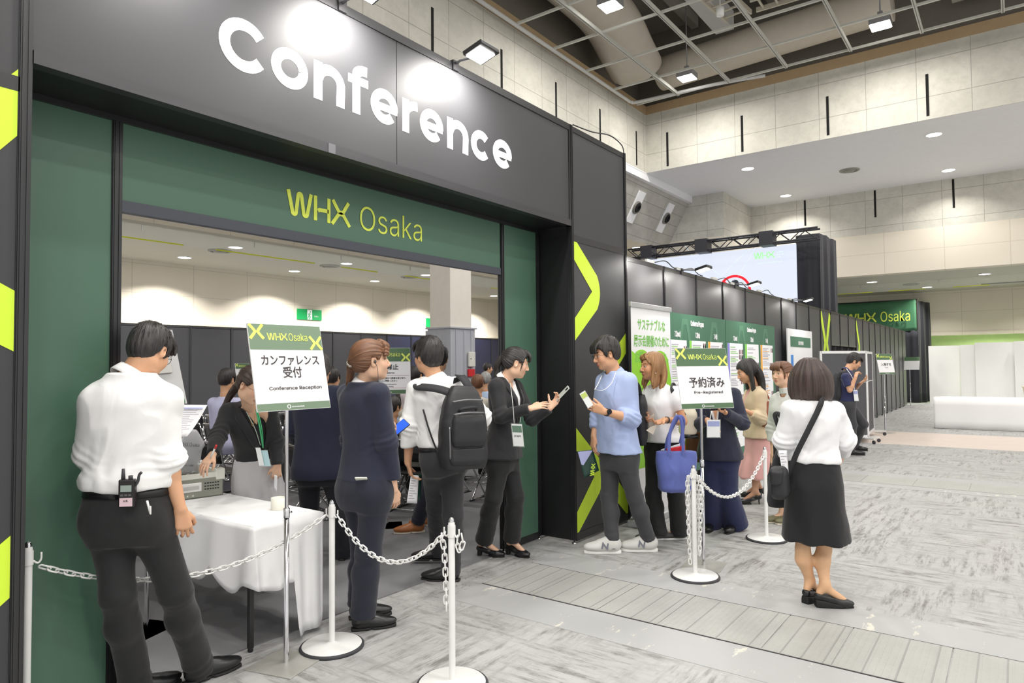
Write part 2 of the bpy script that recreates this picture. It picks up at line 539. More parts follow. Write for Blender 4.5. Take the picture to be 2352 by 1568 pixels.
# black panelling along the back of the room
m_blk = mat('black_panel_board', (27, 27, 31), 0.6, var=0.08, scale=3, bump=0.05, bscale=220)
m_post = mat('black_anodised_post', (30, 30, 32), 0.35, spec=0.6)
m_blk_bluelit = mat('black_panel_bluish_light', (30, 33, 54), 0.5, var=0.08)  # the same black boards, with bluish light painted in as a navy colour
x = -2.0; i = 0
ORD = ['first', 'second', 'third', 'fourth', 'fifth', 'sixth', 'seventh', 'eighth', 'ninth', 'tenth', 'eleventh', 'twelfth', 'thirteenth', 'fourteenth', 'fifteenth',
  'sixteenth', 'seventeenth', 'eighteenth', 'nineteenth', 'twentieth', 'twenty-first', 'twenty-second', 'twenty-third', 'twenty-fourth', 'twenty-fifth', 'twenty-sixth', 'twenty-seventh',
  'twenty-eighth', 'twenty-ninth', 'thirtieth']
k = 0
x = 7.1
while x < 23.6:
 blue_lit = x > 15.6  # from here on the row carries the bluish light in its colour
 t = thing('back_wall_panel', f'black wall panel at the back of the conference room, {ORD[k]} in its row' if not blue_lit else f'black back-room wall panel with bluish light in its colour, {ORD[k]} of the row', 'wall panel', (x, 17.70, 0), 0, 'black panels along the back of the room')
 b = MB(); b.box((0.02, 0.01, 0.006), (1.16, 0.05, 2.66)); b.build('board', m_blk_bluelit if blue_lit else m_blk, t)
 b = MB(); b.box((-0.02, -0.01, 0.006), (0.02, 0.06, 2.70)); b.box((0.02, 0, 2.66), (1.16, 0.06, 2.70)); b.build('frame', m_post, t)
 x += 1.18; k += 1

# the clad column in the room
t = struct(thing('pillar', None, None, (0, 0, 0)))
b = MB(); b.box((10.13, 9.03, 2.3), (10.78, 9.58, 6.75)); struct(b.build('column_shaft', mat('cream_column', (224, 218, 208), 0.7), t))
m_clad = mat('grey_column_cladding', (176, 178, 186), 0.55, var=0.03)
b = MB(); b.box((10.10, 9.0, 0), (10.86, 9.62, 2.33))
for q in (0.15, 0.40, 0.62): b.box((10.085, 9.0 + q, 0), (10.10, 9.0 + q + 0.05, 2.3)); b.box((10.10 + q, 8.985, 0), (10.10 + q + 0.05, 9.0, 2.3))
b.box((10.07, 8.97, 2.33), (10.90, 9.66, 2.36)); struct(b.build('column_cladding', m_clad, t))
t = thing('fire_call_point', 'cream fire alarm box on the grey clad column above a red plate', 'alarm', (10.70, 8.985, 1.7))
b = MB(); b.box((-0.10, -0.05, -0.14), (0.10, 0, 0.16)); b.build('housing', mat('cream_plastic', (220, 218, 210), 0.4), t, bevel=0.01)
b = MB(); b.box((-0.10, -0.03, -0.34), (0.10, 0, -0.19)); b.build('red_plate', mat('alarm_red', (206, 40, 44), 0.4), t)
b = MB(); b.lathe([(0, 0.004), (0.012, 0.004), (0.012, 0)], (0, 0, 0), 10); o = b.build('button', m_dark, t); o.rotation_euler = (PI / 2, 0, 0); o.location = (-0.05, -0.05, 0.02)

# glass smoke screens with yellow tape under the low ceilings
m_glass = NT('smoke_screen_glass'); m_glass.set(Base_Color=(0.9, 0.95, 0.9), Roughness=0.05, Alpha=0.12); m_glass = m_glass.m
m_yel = mat('yellow_tape', (206, 214, 40), 0.5)
def smoke_screen(name, label, p0, p1, z0, z1, dashes):
 t = thing(name, label, 'glass screen', (0, 0, 0))
 d = np.array(p1) - np.array(p0); L = np.linalg.norm(d); d = d / L
 b = MB(); b.obox((*(np.array(p0) + d * L / 2), (z0 + z1) / 2), ((*d, 0), (-d[1], d[0], 0), (0, 0, 1)), (L / 2, 0.006, (z1 - z0) / 2)); b.build('glass', m_glass, t)
 for a, e in dashes:
  b = MB(); b.obox((*(np.array(p0) + d * (a + e) / 2), z0 + 0.012), ((*d, 0), (-d[1], d[0], 0), (0, 0, 1)), ((e - a) / 2, 0.009, 0.012)); b.build('edge_tape', m_yel, t)
 for a in np.arange(0.8, L, 2.4):
  b = MB(); b.obox((*(np.array(p0) + d * a), z1 - 0.06), ((*d, 0), (-d[1], d[0], 0), (0, 0, 1)), (0.006, 0.012, 0.06)); b.build('clamp', mat('bright_metal', (200, 200, 205), 0.25, 1.0), t)
smoke_screen('smoke_screen', 'glass smoke screen with yellow taped edge below the low ceiling inside the conference room', (3.0, 13.42), (21.0, 13.42), 4.05, 4.347,
    [(0, 4.0), (4.7, 7.2), (8.0, 9.2), (10.2, 11.4), (12.0, 12.8), (14, 15)])
smoke_screen('smoke_screen', 'glass smoke screen with yellow tape under the far soffit', (27.0, -6), (27.0, 7.0), 4.05, 4.347,
    [(0.5, 3.2), (4.2, 5.4), (6.6, 7.6), (8.4, 9.5), (10, 11.5)])

# ---------------------------------------------------------------- ceiling lamps
m_disc = mat('lit_downlight', (255, 250, 240), 0.5, emit=14.0)
m_ring = mat('lamp_ring', (235, 235, 232), 0.4)
def downlight(x, y, z, r, watts, label, group, light=True, spread=130):
 t = thing('ceiling_downlight', label, 'ceiling light', (x, y, z), 0, group)
 b = MB(); b.lathe([(r * 1.18, 0), (r * 1.18, -0.012), (r, -0.02), (r, -0.004)], n=20); b.build('rim', m_ring, t)
 b = MB(); b.lathe([(0.0, -0.010), (r, -0.010)], n=20); b.build('lens', m_disc, t)
 if light: area_light('downlight_light', (x, y, z - 0.03), (x, y, 0), r * 1.6, watts, spread)
DL = [(19.1, 1.42, 'nearest the front edge on the right'), (19.2, 5.90, 'nearest the inner corner of the front edge'), (23.1, 5.89, 'by the end wall, left one'), (22.95, 1.38, 'by the end wall, right one')]
for x, y, w in DL:
 downlight(x, y, 7.06, 0.165, 45, f'round lit downlight in the high white soffit, {w}', 'downlights in the high white soffit')
for x, y in ((19.2, -3.1), (23.0, -3.1)):
 area_light('downlight_light', (x, y, 7.0), (x, y, 0), 0.26, 60, 160)
k = 0
for y, nm in ((16.58, 'back'), (14.3, 'front')):
 for x in (5.4, 8.68, 11.9, 14.95, 18.1, 21.2):
  if nm == 'front' and x > 16: continue
  downlight(x, y, 4.347, 0.15, 150, f'round lit downlight in the room ceiling, {nm} row, {ORD[k % 6]} from the left', 'downlights in the conference room ceiling')
  k += 1
 k = 0
for i, (x, y) in enumerate(((26.2, 3.9), (29.4, 2.55), (26.2, 0.7), (29.3, -0.8), (26.2, -2.5))):
 downlight(x, y, 4.347, 0.16, 55, f'round lit downlight under the far soffit past the black drapes, {ORD[i]} towards the right', 'downlights under the far soffit')
q_ = (EYE - 5.36) / -((W_(1462, 568, 1)[2] - EYE)); downlight(W_(1462, 568, q_)[0], W_(1462, 568, q_)[1], 5.36, 0.14, 60, 'round lit downlight under the ledge beyond the sloped concrete, beside the dark pillar', None)
area_light('corridor_light', (33.8, 0.5, 2.75), (33.8, 0.5, 0), 1.0, 260, 170, (0.9, 1, 0.7))
m_vent = mat('grey_vent', (150, 150, 140), 0.6)
for i, (x, y, z, w) in enumerate(((8.7, 15.0, 4.347, 'first from the doorway'), (11.9, 15.0, 4.347, 'second from the doorway'), (14.95, 15.0, 4.347, 'third from the doorway, near the column'), (21.15, 3.64, 7.06, 'square one in the high white soffit'), (27.9, 2.9, 4.347, 'one in the far soffit over the green banner'))):
 t = thing('ceiling_diffuser', f'round grey air diffuser in the ceiling, {w}', 'air vent', (x, y, z), 0, 'ceiling air diffusers')
 b = MB(); b.lathe([(0.27, 0), (0.26, -0.03), (0.2, -0.035), (0.2, -0.01), (0.14, -0.01), (0.13, -0.05), (0.0, -0.055)], n=24); b.build('cone', m_vent, t)
 if z > 7:
  b = MB(); b.box((-0.36, -0.36, -0.008), (0.36, 0.36, 0)); b.build('plate', m_white, t)
# slot vent under the far soffit
b = MB(); b.box((29.5, -1.4, 4.33), (29.8, 0.9, 4.347)); props(b.build('slot_vent', mat('dark_slot', (70, 66, 56), 0.7)), 'long dark slot vent in the far cream soffit beyond the black drapes', 'air vent')

# round air nozzles on white plates set in the sloped concrete
nrm = np.array([0, -1.54, -0.85]); nrm /= np.linalg.norm(nrm)
dn = np.array([0, 0.85, -1.54]); dn /= np.linalg.norm(dn)
for i, pp in enumerate(((1459, 475), (1527, 500))):
 d_ = W_(*pp, 1.0) - np.array([0, 0, EYE]); k_ = (nrm @ (np.array([0, 8.45, 6.9]) - np.array([0, 0, EYE]))) / (nrm @ d_)
 x, yy, zz = np.array([0, 0, EYE]) + d_ * k_
 t = thing('air_nozzle', ('round black air nozzle on a white plate in the sloped concrete, nearer the dark pillar', 'round black air nozzle on a white plate in the sloped concrete, nearer the inner corner')[i], 'air vent', (x, yy, zz), 0, 'air nozzles in the sloped concrete')
 b = MB(); b.obox(nrm * 0.02, ((1, 0, 0), dn, nrm), (0.20, 0.48, 0.02)); b.build('plate', m_white, t)
 q = Vector(nrm).to_track_quat('Z', 'Y').to_euler()
 b = MB(); b.lathe([(0.19, 0.04), (0.185, 0.09), (0.15, 0.10), (0.145, 0.05)], n=28); o = b.build('ring', mat('nozzle_grey', (120, 118, 112), 0.5), t); o.rotation_euler = q
 b = MB(); b.lathe([(0.145, 0.06), (0.11, 0.13), (0.09, 0.135), (0.085, 0.07), (0, 0.06)], n=28); o = b.build('throat', m_dark, t); o.rotation_euler = q

# ---------------------------------------------------------------- open ceiling grid with services above
m_grid = mat('white_ceiling_bar', (206, 206, 198), 0.5)
b = MB(); b.box((-8, -12, 11.2), (24, 9.4, 11.3)); struct(b.build('ceiling_deck', mat('dark_deck', (150, 146, 138), 0.9, scale=0.5, var=0.3)))
b = MB(); b.box((-8, 8.75, 8.76), (18.2, 8.85, 11.2)); b.box((18.2, -12, 8.76), (18.3, 8.85, 11.2)); struct(b.build('wall_plenum', mat('dark_plenum', (130, 124, 114), 0.9)))
b = MB(); b.box((-8, 8.33, 8.74), (17.82, 8.45, 8.98)); b.box((17.82, -12, 8.74), (17.94, 8.45, 8.98)); struct(b.build('trim_8', mat('tan_wall_cap', (176, 152, 118), 0.7)))
k = 0
for y in (6.92, 5.58, 4.2, 2.8, 1.41, 0.0, -1.4, -2.8):
 t = thing('ceiling_grid_bar', f'long white ceiling grid bar running along the hall, {ORD[k]} from the side wall', 'ceiling bar', (6, y, 8.65), 0, 'long white bars of the open ceiling grid')
 b = MB(); b.box((0, -0.03, -0.03), (10.8, 0.03, 0.05)); b.build('bar', m_grid, t)
 b = MB(); b.box((0, -0.009, -0.034), (10.8, 0.009, -0.03)); b.build('groove', mat('bar_groove', (120, 120, 116), 0.5), t)
 k += 1
k = 0
for x in (9.8, 11.25, 12.65, 14.1, 15.5, 16.8):
 b = MB(); b.box((x - 0.025, -3, 8.655), (x + 0.025, 8.12, 8.70)); props(b.build('ceiling_grid_bar', m_grid), f'white cross bar of the ceiling grid, {ORD[5 - k]} from the end wall', 'ceiling bar', 'white cross bars of the open ceiling grid'); k += 1
b = MB(); b.tube(cubic([(3, 8.16, 8.66), (14, 8.16, 8.66), (16.2, 8.16, 8.66), (16.5, 8.14, 8.66), (16.62, 7.9, 8.66), (16.75, 6, 8.66), (17.0, 4.75, 8.66)], 6), 0.045, 8)
props(b.build('ceiling_pipe', mat('white_pipe', (208, 208, 206), 0.4)), 'white pipe running along the edge of the open ceiling and bending at the corner', 'pipe')
# flood lamps in the grid
m_flood = mat('lit_flood_lens', (255, 252, 246), 0.5, emit=30.0)
m_lampbody = mat('grey_lamp_body', (150, 150, 152), 0.4)
for (x, y), w in zip(HIGHBAY[:3], ('nearest the lettered header', 'closest to the inner corner of the ceiling', 'farther right over the end wall')):
 t = thing('high_bay_lamp', f'bright flood lamp in the ceiling grid, {w}', 'ceiling light', (x, y, 8.72), 0, 'square flood lamps in the ceiling grid')
 b = MB(); b.box((-0.2, -0.2, 0), (0.2, 0.2, 0.14)); b.box((-0.05, -0.05, 0.14), (0.05, 0.05, 0.3)); b.build('housing', m_lampbody, t)
 b = MB(); b.box((-0.18, -0.18, -0.015), (0.18, 0.18, 0)); b.build('lens', m_flood, t)
 b = MB(); b.tube([(0, 0, 0.3), (0, 0, 2.48)], 0.015, 6); b.build('hanger', m_lampbody, t)
# ducts, cable ladders, boxes
m_duct = mat('galvanised_duct', (190, 186, 178), 0.55, 0.2, var=0.1)
m_wrap = mat('pale_duct_wrap', (206, 198, 184), 0.8)
def duct(path, rx, rz, label, m):
 b = MB(); b.tube(cubic(path, 6), rx, 18, flat=rz / rx); props(b.build('air_duct', m), label, 'duct')
duct([(9, 7.5, 9.9), (12.5, 7.5, 9.9), (14.2, 7.55, 9.8), (15.2, 7.6, 9.4), (15.8, 7.65, 9.2)], 0.7, 0.5, 'large rounded air duct bending down near the ceiling corner', m_wrap)
duct([(17.2, 7.6, 9.5), (17.2, 5, 9.6), (17.2, 2, 9.7)], 0.5, 0.42, 'pale rounded duct running along the end wall above the grid', m_wrap)
b = MB(); b.box((9, 5.3, 9.75), (16.4, 5.75, 10.2)); props(b.build('air_duct', mat('white_duct', (190, 190, 188), 0.6)), 'pale rectangular duct crossing high above the ceiling grid', 'duct')
b = MB(); b.box((12.4, -2, 10.35), (13.1, 6.6, 10.85)); props(b.build('air_duct', m_duct), 'grey rectangular duct crossing towards the side wall', 'duct')
b = MB(); b.box((16.7, -1.6, 9.5), (17.7, 0.9, 10.6)); props(b.build('air_duct', mat('pale_block_duct', (168, 164, 156), 0.7)), 'pale boxy duct hanging near the right edge of the ceiling', 'duct')
def ladder(p0, p1, wdt, label):
 t = thing('cable_ladder', label, 'cable tray', (0, 0, 0))
 p0, p1 = np.array(p0, float), np.array(p1, float); d = p1 - p0; L = np.linalg.norm(d); d /= L; s_ = np.array([-d[1], d[0], 0]) * wdt / 2
 mm = mat('cream_ladder', (198, 192, 176), 0.6)
 for q in (-1, 1):
  b = MB(); b.obox((p0 + p1) / 2 + q * s_, (d, s_, (0, 0, 1)), (L / 2, 0.02, 0.05)); b.build('rail', mm, t)
 b = MB()
 for a in np.arange(0.15, L, 0.3): b.obox(p0 + d * a, (d, s_, (0, 0, 1)), (0.02, wdt / 2, 0.015))
 b.build('rung', mm, t)
ladder((11.9, 5.0, 9.25), (14.9, 4.7, 9.25), 0.55, 'cream cable ladder running along the hall above the grid')
ladder((14.6, 4.3, 9.25), (14.8, -2.0, 9.25), 0.5, 'cream cable ladder running across the hall above the grid')
t = thing('ceiling_speaker', 'grey boxy unit hanging above the grid between the cable ladders', 'ceiling unit', (13.6, 3.4, 9.3))
b = MB(); b.box((-0.25, -0.25, 0), (0.25, 0.25, 0.5)); b.build('case', mat('unit_grey', (168, 168, 162), 0.6), t, bevel=0.02)
b = MB(); b.box((-0.2, -0.2, -0.02), (0.2, 0.2, 0)); b.build('grille', m_duct, t)
b = MB(); b.tube([(0, 0, 0.5), (0, 0, 1.9)], 0.02, 6); b.build('hanger', m_duct, t)
t = thing('smoke_sensor', 'small white cylinder hanging under the ceiling grid near the cable ladder', 'sensor', (13.1, 4.5, 8.62))
b = MB(); b.lathe([(0, -0.16), (0.07, -0.16), (0.08, 0.0), (0, 0.02)], n=14); b.build('body', m_ring, t)
b = MB(); b.tube([(0, 0, 0.02), (0, 0, 0.6)], 0.01, 6); b.build('stem', m_ring, t)
for i in range(5):
 b = MB(); b.box((6, -1.6 + i * 2.1, 10.9), (18, -1.4 + i * 2.1, 11.2)); struct(b.build('ceiling_beam', mat('deck_beam', (180, 174, 164), 0.8)))

# ================================================================ the black entrance portal
def panel_black(name, rgb, rough, spec=0.5):
 t = NT(name)
 v = t.coords()
 c = lin(rgb)
 f = t.noise(v, 420, 2, 0.7)
 t.set(Base_Color=t.mix(t.noise(v, 1.5, 3), tuple(x * 0.92 for x in c), tuple(x * 1.08 for x in c)), Roughness=rough)
 t.b.inputs['Specular IOR Level'].default_value = spec
 t.bump(f, 0.10, 0.002)
 return t.m
m_fascia = panel_black('charcoal_print_panel', (58, 58, 61), 0.5)
m_black = panel_black('black_side_panel', (22, 22, 24), 0.5)
m_dgreen = panel_black('dark_green_print_panel', (80, 114, 95), 0.4)
m_frame = mat('black_aluminium', (30, 30, 33), 0.32, 0.0, spec=0.7, bump=0.05, bscale=30)
m_strip2 = mat('worn_black_tape', (44, 43, 47), 0.42, var=0.3, scale=9, spec=0.7, stretch=(0.3, 1, 4))
m_lime = mat('lime_print', (214, 246, 62), 0.5, var=0.02)
m_limel = mat('lime_letter', (226, 240, 92), 0.5, var=0.02)
m_wht = mat('white_vinyl', (245, 245, 246), 0.4, var=0.01)
m_foot = mat('chrome_foot', (190, 190, 192), 0.2, 1.0)
YF = 3.176
def post(b, x, y, z0, z1, w=0.04):
 """grooved square post"""
 h = w / 2
 b.box((x - h, y - h, z0), (x + h, y + h, z1))
 for s_ in (-1, 1):
  b.box((x - h - 0.004, y + s_ * h * 0.5 - 0.004, z0), (x + h + 0.004, y + s_ * h * 0.5 + 0.004, z1))
  b.box((x + s_ * h * 0.5 - 0.004, y - h - 0.004, z0), (x + s_ * h * 0.5 + 0.004, y + h + 0.004, z1))

# header with the big lettering
t = thing('portal_header', 'tall charcoal header of the entrance portal with large white lettering', 'portal header', (1.0, YF, 2.83))
def hb(x0, x1, z0, z1, y0=0.0, y1=0.02): b = MB(); b.box((x0 - 1.0, y0, z0 - 2.83), (x1 - 1.0, y1, z1 - 2.83)); return b
hb(1.03, 3.052, 2.885, 3.70).build('fascia_board', m_fascia, t)
hb(3.058, 5.185, 2.885, 3.70).build('fascia_board', m_fascia, t)
b = MB(); b.box((0.03, -0.008, 0.87), (4.185, 0.05, 0.925)); b.box((4.165, -0.008, 0), (4.185, 0.05, 0.87)); b.box((2.052, 0.004, 0.055), (2.058, 0.03, 0.87)); b.build('frame', m_frame, t)
hb(1.03, 5.185, 2.83, 2.886, -0.012, 0.05).build('lower_rail', m_strip2, t)
hb(1.03, 5.17, 2.832, 2.85, 0.05, 0.36).build('soffit_board', m_black, t)
hb(1.03, 5.17, 2.85, 3.75, 0.33, 0.36).build('back_board', m_black, t)
# the word, letters measured from the left edge of the C to the right edge of the last e
u, v = (1, 0, 0), (0, 0, 1)
def word(b):
 """the white word drawn letter by letter with even strokes on the header face"""
 w_ = 0.061; h_ = w_ / 2; z0, zx = 0.295, 0.518; zc = (z0 + zx) / 2; kk = [0]
 def st(pts, wd=w_):
  kk[0] += 1; b.stroke(pts, wd, (-1.0, -0.0012 - 2e-5 * kk[0], 0), (1, 0, 0), (0, 0, 1), (0, 0.0012, 0))
 el = lambda cx, cz, rx, rz, a0, a1, n=26: [(cx + rx * math.cos(rad(a)), cz + rz * math.sin(rad(a))) for a in np.linspace(a0, a1, n)]
 rz = (zx - z0) / 2 - h_
 st(el(1.972, 0.430, 0.112, 0.108, 36, 324))
 st(el(2.2475, zc, 0.088, rz, 0, 361, 40))
 def n(x0, x1):
  st([(x0 + h_, z0), (x0 + h_, zx)]); c = (x0 + x1) / 2 + 0.004; r = (x1 - x0) / 2 - h_
  st(el(c, zx - 0.105, r, 0.105 - h_ + 0.002, 172, 0, 16) + [(x1 - h_, z0)])
 def e(x0, x1):
  c = (x0 + x1) / 2; r = (x1 - x0) / 2 - h_
  st(el(c, zc, r, rz, -6, 318, 34)); st([(x0 + h_, zc - 0.006), (x1 - 0.006, zc - 0.006)], 0.048)
 n(2.405, 2.627)
 st([(2.718, z0), (2.718, 0.53)] + el(2.792, 0.53, 0.074, 0.044, 170, 82, 8)[0:]); st([(2.655, 0.500), (2.812, 0.500)], 0.05)
 e(2.833, 3.063); st([(3.135, z0), (3.135, zx)]); st(el(3.135 + 0.105, zc + 0.01, 0.105, 0.075, 165, 88, 9), 0.06)
 e(3.268, 3.498); n(3.540, 3.768); st(el(3.918, zc, 0.085, rz, 42, 318)); e(4.063, 4.305)
b = MB(); word(b); b.build('lettering', m_wht, t)
# tape patch on the rail
b = MB(); b.box((1.5, -0.014, 0.0), (1.55, -0.012, 0.056)); b.build('tape_patch', mat('grey_tape', (96, 96, 100), 0.4), t)

# pillars
def chevron(b, pts, wd, z_apex_round=0.0, lo=None, hi=None):
 pass
def band(b, poly, y=-0.0125):
 """lime polygon on the pillar front: list of (x, z)"""
 b.prism(poly, (0, y, 0), (1, 0, 0), (0, 0, 1), (0, 0.0015, 0))
def clip_x(poly, x0, x1):
 for lim, sgn in ((x0, 1), (x1, -1)):
  out = []
  for i in range(len(poly)):
   a, c = poly[i - 1], poly[i]
   ia, ic = (a[0] - lim) * sgn >= 0, (c[0] - lim) * sgn >= 0
   if ia != ic:
    k = (lim - a[0]) / (c[0] - a[0]); out.append((lim, a[1] + k * (c[1] - a[1])))
   if ic: out.append(c)
  poly = out
 return poly
def chev_poly(xe, za, zb, xa, wv, sign):
 """outline of a rounded arrow: edge x, top and bottom z on that edge, apex x, vertical band width"""
 zm = (za + zb) / 2; xi = xa - sign * 0.15
 outer = [(xe, za)]
 k = (za - zm) / (xa - xe)
 for q in np.linspace(-1, 1, 9):
  outer.append((xa - sign * 0.055 * q * q, zm - q * 0.16))
 outer.append((xe, zb))
 return outer + [(xe, zb + wv), (xi, zm), (xe, za - wv)]
def pillar(name, label, x0, x1, split):
 t = thing(name, label, 'portal pillar', (x0, YF, 0))
 W = x1 - x0
 b = MB(); b.box((0.02, 0, 0.05), (W - 0.02, 0.02, 2.70)); b.build('lower_board', m_fascia, t)
 b = MB(); b.box((0.02, 0, 2.76), (W - 0.02, 0.02, 3.70)); b.build('upper_board', m_fascia, t)
 b = MB(); b.box((0.02, -0.006, 0.02), (W - 0.02, 0.03, 0.09)); b.box((0.02, -0.004, 2.70), (W - 0.02, 0.03, 2.76)); b.box((0.02, -0.006, 3.70), (W - 0.02, 0.04, 3.75)); b.build('cross_rail', m_frame, t)
 for xx in (0, W):
  b = MB(); post(b, xx, 0.01, 0.035, 3.755); b.build('post', m_frame, t)
  b = MB(); b.lathe([(0.022, 0), (0.022, 0.012), (0.008, 0.014), (0.008, 0.04)], (xx, 0.01, 0), 12); b.build('foot', m_foot, t)
 return t, W
t, W = pillar('portal_pillar', 'black portal pillar with lime arrow pattern at the right end of the header', 5.207, 6.25, 0)
lime = MB()
for poly in (chev_poly(0.02, 2.745, 1.795, 0.50, 0.20, 1), chev_poly(W - 0.02, 1.90, 0.99, W - 0.5, 0.20, -1), chev_poly(0.02, 1.03, 0.06, 0.50, 0.20, 1), chev_poly(W - 0.02, 1.03, 0.06, W - 0.50, 0.20, -1)):
 band(lime, poly, -0.003)
lime.build('lime_arrows', m_lime, t)
for xx in (0.0, W):
 b = MB(); b.box((xx - 0.012, 0.03, 0.03), (xx + 0.012, 0.36, 3.75)); b.build('return_board', m_black, t)
t, W = pillar('portal_pillar', 'black portal pillar with lime arrow pattern at the far left edge beside the green panel', -0.04, 1.005, 0)
lime = MB()
band(lime, [(W - 0.45, 2.25), (W - 0.025, 2.79), (W - 0.025, 2.52), (W - 0.45, 1.98)], -0.003)
band(lime, [(W - 0.45, 2.14), (W - 0.025, 1.90), (W - 0.025, 1.66), (W - 0.45, 1.9)], -0.003)
band(lime, [(W - 0.45, 0.6), (W - 0.025, 0.94), (W - 0.025, 0.70), (W - 0.45, 0.36)], -0.003)
lime.build('lime_arrows', m_lime, t)
b = MB(); b.box((W - 0.012, 0.03, 0.03), (W + 0.012, 0.36, 3.75)); b.build('return_board', m_black, t)

# inner doorway in dark green, set back behind the header
YB = 3.53
t = thing('inner_doorway', 'dark green doorway panels set behind the portal header with lime lettering over the opening', 'doorway', (0, YB, 0))
def gb(x0, x1, z0, z1, name, m, y0=0.0, y1=0.03): b = MB(); b.box((x0, y0, z0), (x1, y1, z1)); return b.build(name, m, t)
gb(1.06, 1.484, 0.06, 2.81, 'green_side_panel', m_dgreen)
gb(4.655, 5.15, 0.06, 2.81, 'green_side_panel', m_dgreen)
gb(1.53, 4.605, 2.42, 2.81, 'green_lintel_panel', m_dgreen)
gb(1.53, 4.605, 2.363, 2.42, 'lintel_rail', mat('slate_rail', (70, 74, 84), 0.4), -0.008, 0.04)
b = MB(); b.box((1.06, -0.005, 0.02), (1.484, 0.035, 0.07)); b.box((4.655, -0.005, 0.02), (5.15, 0.035, 0.07)); b.build('kick_rail', m_frame, t)
for xx in (1.05, 1.507, 4.630, 5.168):
 b = MB(); post(b, xx, 0.01, 0.03, 2.825, 0.042); b.build('post', m_frame, t)
 b = MB(); b.lathe([(0.022, 0), (0.022, 0.012), (0.008, 0.014), (0.008, 0.04)], (xx, 0.01, 0), 12); b.build('foot', m_foot, t)

def whx(b, o, u, v, w, h, m=None):
 """the three custom letters drawn with even strokes, height h; returns the width used"""
 th = 0.155 * h
 W_ = [(0.0, 1.0), (0.13, 0.42), (0.19, 0.16)]
 import itertools
 arc = lambda cx, cy, r, a0, a1: [(cx + r * math.cos(rad(a)), cy + r * math.sin(rad(a))) for a in np.linspace(a0, a1, 7)]
 pts = [(0.075, 1.0), (0.26, 0.19)] + arc(0.345, 0.17, 0.085, 195, 345) + [(0.52, 0.83)] + arc(0.6, 0.84, 0.08, 165, 15) + [(0.78, 0.17)] + arc(0.865, 0.17, 0.085, 195, 345) + [(1.13, 1.0)]
 b.stroke([(x * h, y * h) for x, y in pts], th, o, u, v, w, m)
 b.stroke([(1.34 * h, 0), (1.34 * h, h)], th, o, u, v, w, m)
 b.stroke([(2.0 * h, 0), (2.0 * h, h)], th, o, u, v, w, m)
 b.stroke([(1.46 * h, 0.41 * h), (1.54 * h, 0.46 * h), (1.98 * h, 0.46 * h)], th, o, u, v, w, m)
 b.stroke([(2.2 * h, h), (2.5 * h, 0.56 * h), (2.62 * h, 0.52 * h), (2.74 * h, 0.56 * h), (3.02 * h, h)], th, o, u, v, w, m)
 b.stroke([(2.16 * h, 0), (2.48 * h, 0.42 * h), (2.62 * h, 0.47 * h), (2.76 * h, 0.42 * h), (3.08 * h, 0)], th, o, u, v, w, m)
 return 3.1 * h
def xmark(b, c, u, v, w, s, m=None):
 """two rounded arrows touching tip to tip"""
 th = 0.26 * s
 for sg in (-1, 1):
  b.stroke([(sg * 0.62 * s, 0.62 * s), (sg * 0.22 * s, 0.16 * s), (sg * 0.12 * s, 0), (sg * 0.22 * s, -0.16 * s), (sg * 0.62 * s, -0.62 * s)], th, c, u, v, w, m)
b = MB(); wd_ = whx(b, (2.475, -0.004, 2.513), u, v, (0, 0.002, 0), 0.158); b.build('lettering', m_limel, t)
text('Osaka', 0.20, (3.05, -0.002, 2.512), u, v, m_limel, 'lettering', t, 'LEFT', bold=-0.006, fitw=0.595, fith=0.166)
b = MB(); b.box((1.05, -0.02, 2.805), (5.17, 0.04, 2.845)); b.build('head_rail', m_frame, t)
# arm lamps clipped along the top of the header and of the panel wall
m_lampb = mat('black_lamp_body', (32, 32, 34), 0.4)
m_armlens = mat('lit_arm_lens', (255, 252, 245), 0.5, emit=26.0)
def arm_lamp(x, y, z, L, label, watts, s=1.0, rise=0.0, light=True):
 """short arm out towards the hall; the head shines back on the wall face"""
 t = thing('arm_lamp', label, 'lamp', (x, y, z), 0, 'arm lamps on the wall tops')
 b = MB(); b.box((-0.03, -0.02, -0.05), (0.03, 0.03, 0.02)); b.build('clamp', m_frame, t)
 b = MB(); b.tube([(0, 0, 0.0), (0.0, -0.06, rise * 0.5 + 0.01), (0, -L, rise)], 0.009, 8); b.build('arm', mat('grey_arm', (110, 110, 114), 0.4), t)
 hd = MB(); hd.obox((0, -L - 0.06, rise + 0.015), ((1, 0, 0), (0, 1, -0.25), (0, 0.25, 1)), (0.10 * s, 0.085 * s, 0.016)); hd.build('head', m_lampb, t, bevel=0.004)
 ln = MB(); ln.obox((0, -L - 0.055, rise - 0.005), ((1, 0, 0), (0, 1, -0.25), (0, 0.25, 1)), (0.08 * s, 0.065 * s, 0.004)); ln.build('lens', m_armlens, t)
 if light: area_light('arm_lamp_light', (x, y - L - 0.05, z + rise - 0.02), (x, y + 0.05, z - 0.65), 0.14 * s, watts, 160)
arm_lamp(3.62, YF, 3.75, 0.19, 'lit arm lamp on top of the charcoal header above the lettering, near the seam', 26)
arm_lamp(2.60, YF, 3.75, 0.19, 'lit arm lamp on top of the charcoal header at the upper frame edge', 26)
arm_lamp(1.60, YF, 3.75, 0.19, 'lit arm lamp on top of the charcoal header near its left end', 12)
b = MB(); b.tube(cubic([(5.25, YF, 3.77), (5.6, YF, 3.80), (5.95, YF, 3.86), (6.2, YF, 3.83), (6.24, YF - 0.01, 3.74)], 6), 0.006, 6)
props(b.build('lamp_cable', m_lampb), 'thin black cable looping over the top of the right portal pillar', 'cable')

